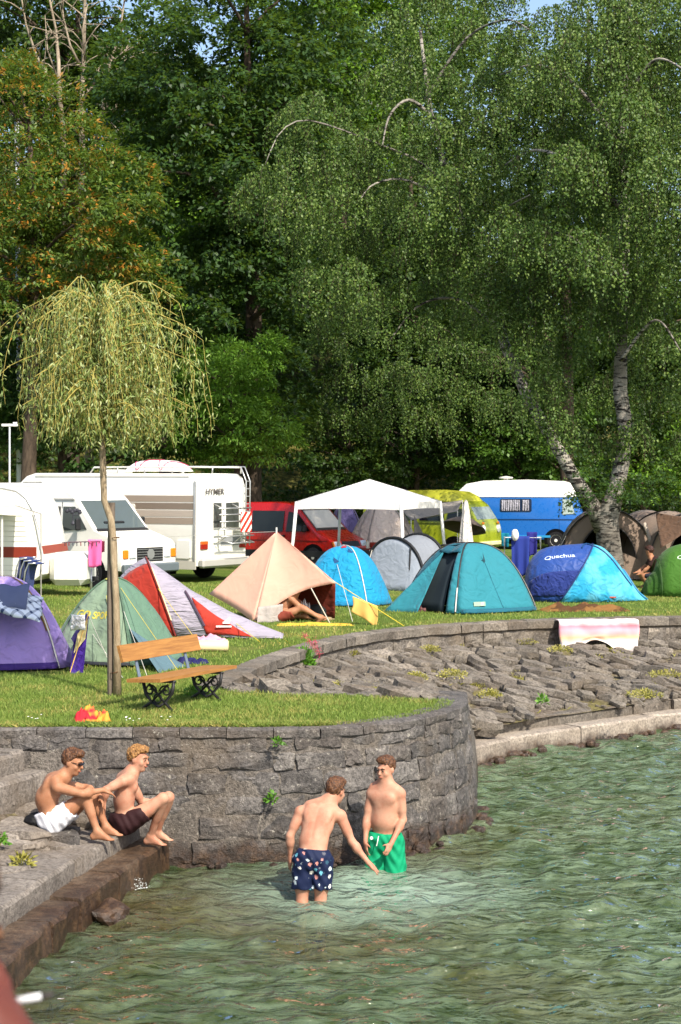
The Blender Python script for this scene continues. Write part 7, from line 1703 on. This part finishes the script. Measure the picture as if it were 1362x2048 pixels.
# striped towel over the low wall
def striped():
    t = NT('striped_towel'); sep = t.n('SeparateXYZ'); t.l(t.coord('Object'), sep.inputs[0]); z = t.maprange(sep.outputs['Z'], -.62, .08)
    n = t.math('MULTIPLY', t.math('SUBTRACT', t.noise(3, 2), .5), .08); col = t.ramp(t.math('ADD', z, n), [(0.0, '#dcd2cc'), (.28, '#e2d8d2'), (.42, '#e0b48c'), (.52, '#d8a0a0'), (.62, '#c8a0ac'), (.72, '#d08492'), (.80, '#dcc4c4'), (1.0, '#e4dcd8')])
    return t.done(t.bsdf(col, .9, .1, t.bump(t.noise(150, 2), .2, .01)))
pa, pb_ = P(1117, 1234, 33.7), P(1276, 1231, 33.95); mb = MB(); top = V((pa.x + pb_.x) / 2, 33.82, 1.425); wdt = (pb_.x - pa.x)
def tw_fn(u, v):
    x = (u - .5) * wdt; s_ = v * .86 - .26; z = 0.0; y = 0.0
    if s_ < 0: y = -s_; z = .0
    else: y = -.035 - .02 * math.sin(u * 14) * min(1, s_ * 3) - .02 * math.sin(u * 5 + 1); z = -s_ * (1 + .05 * math.sin(u * 9)) - .05 * max(0, math.sin(u * math.pi * 1.0 + 2.3)) * 0
    if s_ > 0.3: z += .20 * max(0, math.sin((u - .15) * math.pi / .6)) * (s_ - .3) / .3 if .15 < u < .75 else 0
    return Vector((x + .05 * mnoise.noise((u * 3, v * 3, 1)), y - .035 * mnoise.noise((u * 5, v * 4, 3)) - .02 * mnoise.noise((u * 14, v * 5, 5)), z + .02 * mnoise.noise((u * 8, 2, 1))))
mb.grid(tw_fn, 34, 24); o = mb.build('beach_towel', striped(), None, smooth=True, thick=.003); o.location = top; o.rotation_euler = (0, 0, R(6)); tag(o, 'white beach towel with pink and orange stripes hanging over the low wall', 'towel')
# yellow towel on the guy line
pa = P(705, 1190, 33.0); mb = MB()
mb.grid(lambda u, v: Vector((.46 * u + .03 * math.sin(v * 4 + u * 7) * v, -.04 * math.sin(u * 12 + v) * v - .02, -.02 - .18 * u - v * (.27 + .16 * u) )), 18, 12); o = mb.build('towel', mat('#cfa65c', .85, .15, .12, 6), None, smooth=True, thick=.005); o.location = pa; tag(o, 'small mustard yellow towel pegged on the awning guy line', 'towel')
# things under the awning
o = boulder('bag', P(632, 1226, 34.0), (.20, .14, .17), 31, mat('#101412', .7, .3, .3, 9), None, .12); tag(o, 'black bag standing under the tan awning', 'bag')
crumple('cloth', 'pale shirt hung over the sunbather under the awning', 'garment', P(607, 1222, 33.9), .26, .2, .3, mat('#b8b2ae', .85, .15, .1, 6), 33)
o = boulder('sandal_heap', G(655, 1240), (.14, .10, .06), 35, mat('#8a7a5c', .85, .2, .3, 9), None, .4); tag(o, 'small heap of sandals at the end of the yellow mat', 'sandals')
# plaid shirt on the purple tent and a white cloth on its porch
def plaid():
    t = NT('plaid_shirt'); mp = t.n('Mapping'); mp.inputs['Rotation'].default_value = (0, 0, .5); t.l(t.coord('Object'), mp.inputs['Vector']); sep = t.n('SeparateXYZ'); t.l(mp.outputs[0], sep.inputs[0])
    f = lambda s_: t.ramp(t.math('FRACT', t.math('MULTIPLY', s_, 7.0)), [(0.0, 0.0), (.62, 0.0), (.66, 1.0), (.92, 1.0), (.96, 0.0)]); a = f(sep.outputs['X']); b = f(sep.outputs['Y'])
    return t.done(t.bsdf(t.mix(t.math('MULTIPLY', t.math('ADD', a, b), .5), '#cdd6e2', '#30405e'), .85, .15))
o = crumple('plaid_shirt', 'blue and white plaid shirt drying over the top of the purple tent', 'shirt', P(18, 1196, 25.0) + V(0, 0, -.06), .92, .7, .14, plaid(), 41, R(8), 30, flat=.35); o.rotation_euler = (R(24), R(14), R(8))
mb = MB(); mb.grid(lambda u, v: Vector(((u - .5) * .8, -.1 - .35 * v + .03 * math.sin(u * 9), .02 - .30 * v * v + .02 * math.sin(u * 15 + v * 3))), 16, 10); o2 = mb.build('grey_jacket', mat('#565f7c', .85, .15, .15, 6), None, smooth=True, thick=.006); o2.location = P(6, 1172, 25.2); tag(o2, 'grey-blue jacket laid on top of the purple tent', 'jacket')
o = crumple('cloth', 'white lacy cloth hung on the corner of the purple tent porch', 'cloth', P(156, 1245, 24.75), .20, .22, .12, mat('#dcdad6', .85, .15, .05, 8), 43, 0, 22); o.rotation_euler = (R(80), 0, 0)
# folded chairs leaning behind the purple tent
M_NAVY = fabric('#26386e', .1, .1, wrinkle=.2)
for k in range(3):
    rt = thing('folding_chair', 'folded navy garden chair stacked upright against others by the caravan', 'chair', P(26 + 9 * k, 1186, 38.5 - .12 * k), R(-14), 'folded chairs by the caravan'); rt.location.z = LAWN
    lean = Matrix.Rotation(R(-6), 3, 'Y') @ Matrix.Rotation(R(12), 3, 'Y'); mb = MB()
    zt = .98 - .05 * k
    for sg in (0, 1): mb.tube([lean @ V(-.02, .45 * sg, 0), lean @ V(.0, .45 * sg, zt * .8), lean @ V(.06, .45 * sg, zt), lean @ V(.22, .45 * sg, zt + .03)], .018, 6)
    mb.build('frame', M_ALU, rt, smooth=True)
    mb = MB(); mb.grid(lambda u, v: lean @ V(.02 + .05 * v ** 4, .45 * u, .25 + (zt - .27) * v), 4, 8); mb.build('backrest', M_NAVY, rt, thick=.012)
    mb = MB(); mb.box(lean @ V(.13, .225, zt + .01), (.20, .46, .03), lean, .01); mb.build('headrest', M_NAVY, rt)
# caravan side canopy on poles
rt = thing('caravan_canopy', 'small cream canopy on thin poles in front of the caravan door', 'canopy', (-8.3, 40.0, LAWN)); q = lambda x, y, d_: W2L(rt, P(x, y, d_)); F_CAN = fabric('#d9d3c2', .05, .25, wrinkle=.3)
a, b, c, d_ = q(-60, 1002, 40.6), q(28, 1010, 40.6), q(82, 1028, 38.8), q(-40, 1022, 38.8)
mb = MB(); mb.grid(lambda u, v: a.lerp(b, u).lerp(d_.lerp(c, u), v) - V(0, 0, .06 * math.sin(math.pi * u)), 10, 6); mb.build('canopy_cloth', F_CAN, rt, smooth=True, thick=.004)
for nm, pts, r_ in (('pole', [c, V(c.x, c.y, 0)], .014), ('pole', [q(4, 1024, 38.9), V(q(4, 1024, 38.9).x, q(4, 1024, 38.9).y, 0)], .026), ('brace', [q(66, 1022, 38.85), q(78, 1060, 38.8)], .010), ('ridge_pole', [b, c], .014)):
    mb = MB(); mb.tube(pts, r_, 6); mb.build(nm, M_POLEL if r_ > .02 else mat('#8f8c84', .5), rt)
# drying rack with pink towel beside the gas locker
rt = thing('drying_rack', 'wire drying rack with hanging pegs fixed to the van side', 'drying rack', P(165, 1085, 41.0)); mb = MB()
for k in range(5): mb.tube([(-.45, -.12 + .06 * k, .0), (.42, -.12 + .06 * k, .03)], .008, 4)
for k in range(6): mb.tube([(-.45 + .17 * k, -.13, .0), (-.45 + .17 * k, .14, .0)], .008, 4)
mb.build('wires', mat('#4a3640', .6), rt)
for k in range(9): mb = MB(); mb.box((-.38 + .09 * k, -.13, -.03), (.02, .02, .09), None, .004); mb.build('peg', mat(['#2d2d33', '#7a1f2c', '#55555c'][k % 3], .6), rt)
rt.location.z = P(165, 1085, 41.0).z
def hang(name, label, cat, px, py, d_, w, h, m, fold=9, group=None, seed=0):
    mb = MB(); mb.grid(lambda u, v: Vector(((u - .5) * w * (1 - .12 * v), .035 * math.sin(u * fold + seed) * (.3 + v), -h * v * (1 + .04 * math.sin(u * 5 + seed)))), 16, 12); o = mb.build(name, m, None, smooth=True, thick=.006); o.location = P(px, py, d_); tag(o, label, cat, group); return o
hang('towel', 'bright pink towel hanging from the drying rack', 'towel', 190, 1079, 40.9, .32, .62, mat('#d45f94', .85, .15, .08, 5), 7)
hang('towel', 'maroon cloth hanging at the end of the drying rack', 'towel', 203, 1082, 41.0, .14, .26, mat('#5c1a2c', .85, .15, .1, 5), 7)
# dark line of pegs on the camper side
rt = thing('peg_hanger', 'black round peg hanger dangling on the white camper side', 'hanger', P(146, 1022, 42.6)); mb = MB()
for k in range(6): mb.lathe([(.02, -.02), (.05, 0), (.02, .02)], 8, 'Y', (-.14 + .06 * k, 0, .03 * math.sin(k * 2.2)))
mb.tube([(-.16, 0, 0), (.2, 0, .02)], .012, 5); mb.tube([(.0, 0, -.1), (.16, 0, -.08)], .012, 5); mb.tube([(.02, 0, 0), (0, 0, -.1), (.0, 0, -.3)], .01, 5); mb.lathe([(.03, -.34), (.05, -.3), (.01, -.22)], 8, 'Z'); mb.build('pegs', mat('#2a2a33', .6), rt)
# table with cooking things under the gazebo, and a low box
rt = thing('camping_table', 'folding camp table with metal legs under the gazebo', 'table', (P(735, 1080, 50).x, 50, LAWN)); mb = MB(); mb.box((.1, 0, .72), (1.1, .6, .03), None, .005); mb.build('table_top', mat('#8c2d24', .6), rt)
for x in (-.4, .6):
    for y in (-.26, .26): mb = MB(); mb.tube([(x, y, 0), (x, y, .71)], .012, 6); mb.build('leg', M_ALU, rt)
tp = rt.location
mb = MB(); mb.lathe([(.15, 0), (.19, .03), (.19, .16), (.17, .16), (.17, .04)], 16); o = mb.build('cooking_pot', mat('#a8221a', .35, .5), None, auto=40); o.location = (tp.x + .25, tp.y, LAWN + .737); tag(o, 'red cooking pot on the camp table under the gazebo', 'pot')
mb = MB(); mb.lathe([(.04, 0), (.045, .12), (.02, .18), (.02, .22)], 12); o = mb.build('bottle', mat('#ddd8d0', .3, .5), None, auto=40); o.location = (tp.x + .0, tp.y - .1, LAWN + .737); tag(o, 'white bottle on the camp table under the gazebo', 'bottle')
# folded parasol, tilted brown umbrella, bicycle wheel, red crate
rt = thing('folded_parasol', 'folded white garden parasol standing beside the gazebo post', 'parasol', (P(932, 1000, 46.5).x, 46.5, LAWN)); mb = MB(); mb.tube([(0, 0, 0), (0, 0, 2.12)], .02, 8); mb.build('pole', M_POLEL, rt)
mb = MB(); mb.grid(lambda u, v: Vector(((.04 + .14 * v ** .7 + .03 * math.sin(u * 40) * v) * math.cos(u * 6.283), (.04 + .14 * v ** .7 + .03 * math.sin(u * 40) * v) * math.sin(u * 6.283), 2.1 - 1.25 * v)), 40, 10, True); mb.build('folded_cloth', fabric('#dcd2c8', .05, .15, wrinkle=.4), rt, smooth=True)
rt = thing('umbrella', 'open brown sun umbrella tilted low in front of the lime van', 'umbrella', (P(912, 1060, 53).x, 53, LAWN)); rt.rotation_euler = (R(-14), R(14), R(10)); uc = P(940, 1036, 53); mb = MB()
mb.grid(lambda u, v: Vector((.70 * v * math.cos(u * 6.283) * (1 - .05 * abs(math.sin(u * 25.13))), .70 * v * math.sin(u * 6.283) * (1 - .05 * abs(math.sin(u * 25.13))), 1.62 - .34 * v ** 1.8)), 32, 8, True); mb.build('canopy', fabric('#7a6a5e', .08, .2, wrinkle=.2), rt, smooth=True, thick=.004)
mb = MB(); mb.tube([(0, 0, .0), (0, 0, 1.6)], .02, 6); mb.build('pole', M_POLE, rt)
rt = thing('bicycle', 'bicycle parked behind the folded parasol', 'bicycle', (P(908, 1085, 47.2).x, 47.2, LAWN), R(20))
for x in (-.5, .5):
    mb = MB(); mb.tube([(x + .33 * math.cos(a), 0, .34 + .33 * math.sin(a)) for a in np.linspace(0, 2 * math.pi, 24, endpoint=False)], .018, 6, closed=True); w_ = mb.build('wheel', M_TYRE, rt, smooth=True)
    for j in range(8): a = j * math.pi / 4; mb = MB(); mb.tube([(x, 0, .34), (x + .32 * math.cos(a), 0, .34 + .32 * math.sin(a))], .003, 4); mb.build('spoke', M_ALU, w_)
mb = MB()
for pl in ([(-.5, 0, .34), (-.1, 0, .3), (.32, 0, .78), (-.2, 0, .80), (-.5, 0, .34)], [(-.1, 0, .3), (-.22, 0, .9)], [(.5, 0, .34), (.30, 0, .95)]): mb.tube(pl, .016, 6)
mb.build('frame', mat('#a8a49c', .4, .5), rt, smooth=True); mb = MB(); mb.tube([(.3, -.25, .98), (.28, 0, .97), (.3, .25, .98)], .013, 6); mb.build('handlebar', M_TRIM, rt); mb = MB(); mb.box((-.24, 0, .93), (.24, .13, .05), None, .02); mb.build('saddle', M_TRIM, rt)
rt = thing('storage_box', 'red plastic storage box behind the teal tent', 'box', (P(972, 1090, 44).x, 44, LAWN), R(8)); mb = MB(); mb.box((0, 0, .55), (.62, .4, .45), None, .03); mb.build('box_body', mat('#a51f16', .5, .4), rt); mb = MB(); mb.box((0, 0, .80), (.66, .44, .06), None, .02); mb.build('lid', mat('#8a1a13', .5, .4), rt); mb = MB(); mb.box((0, 0, .16), (.58, .38, .32), None, .02); mb.build('base_crate', mat('#5a5048', .6, .3), rt)
# washing on a line by the blue van
rt = thing('clothes_airer', 'metal clothes airer in front of the blue van', 'clothes airer', (P(1045, 1070, 45).x, 45, LAWN)); mb = MB()
for x in (-.45, .45):
    mb.tube([(x, -.25, 0), (x, .1, 1.22)], .012, 6); mb.tube([(x, .25, 0), (x, -.1, 1.22)], .012, 6)
for k in range(4): mb.tube([(-.45, -.18 + .12 * k, 1.20), (.45, -.18 + .12 * k, 1.20)], .008, 5)
mb.build('frame', M_ALU, rt)
hang('towel', 'deep blue towel hanging on the clothes airer', 'towel', 1041, 1072, 44.7, .46, 1.0, mat('#27357c', .85, .15, .15, 5), 12); hang('towel', 'violet-blue towel hung at the end of the clothes airer', 'towel', 1064, 1064, 44.9, .26, .6, mat('#2a2a70', .85, .15, .15, 5), 9, seed=2); hang('towel', 'teal cloth hanging beside the lime van nose', 'towel', 1010, 1066, 45.2, .2, .34, mat('#14697c', .85, .15, .15, 5), 8, seed=4)
o = boulder('jug', P(1030, 1070, 44.6), (.09, .09, .15), 61, M_WHITEPL, None, .12); tag(o, 'white jug set on the clothes airer', 'jug')
# drinks can on the bank step
p = G(985, 1452, .45); mb = MB(); mb.lathe([(.026, -.06), (.033, -.05), (.033, .05), (.026, .06)], 14, 'X'); mb.cur = 0; o = mb.build('drinks_can', two_tone('can_print', '#16305e', '#c9ccd4', 30, .55, .6), None, auto=40); o.location = (p.x, p.y, .485); o.rotation_euler = (0, 0, R(12)); tag(o, 'small blue and silver drinks can lying on the step below the bank', 'can')
# splash beside the lower step
r = random.Random(6); p = G(262, 1782, 0.0); mb = MB()
for k in range(420):
    a = r.uniform(0, 6.28); rad = r.random() ** 1.4 * .17; z = max(0, r.gauss(.02, .05)) * (1.2 - rad * 4); s_ = r.uniform(.003, .009); mb.box((rad * math.cos(a) * 1.1, rad * math.sin(a), max(.0, z) + .005), (s_ * 1.6, s_, s_), Matrix.Rotation(r.uniform(0, 3), 3, 'Z'), s_ * .3)
o = mb.build('splash', mat('#e4ece8', .2, .6, .02, 3, Transmission_Weight=.2), None, fix=False); o.location = (p.x, p.y, .01); o['kind'] = 'stuff'; o['label'] = 'white splash of water drops beside the lower step'
# daisies in the lawn
r = random.Random(12); mb = MB()
for k in range(16):
    q_ = G(r.choice((250, 265, 330, 70, 262)) + r.uniform(-14, 14), r.uniform(1436, 1452)); mb.box((q_.x, q_.y, LAWN + .05), (.018, .018, .006), Matrix.Rotation(r.uniform(0, 3), 3, 'Z'), .002)
o = mb.build('daisies', mat('#e4e2da', .7), None, fix=False); o['kind'] = 'stuff'; o['label'] = 'tiny white daisies in the grass near the wall'
# a stone path slab worn into the lawn by the bench
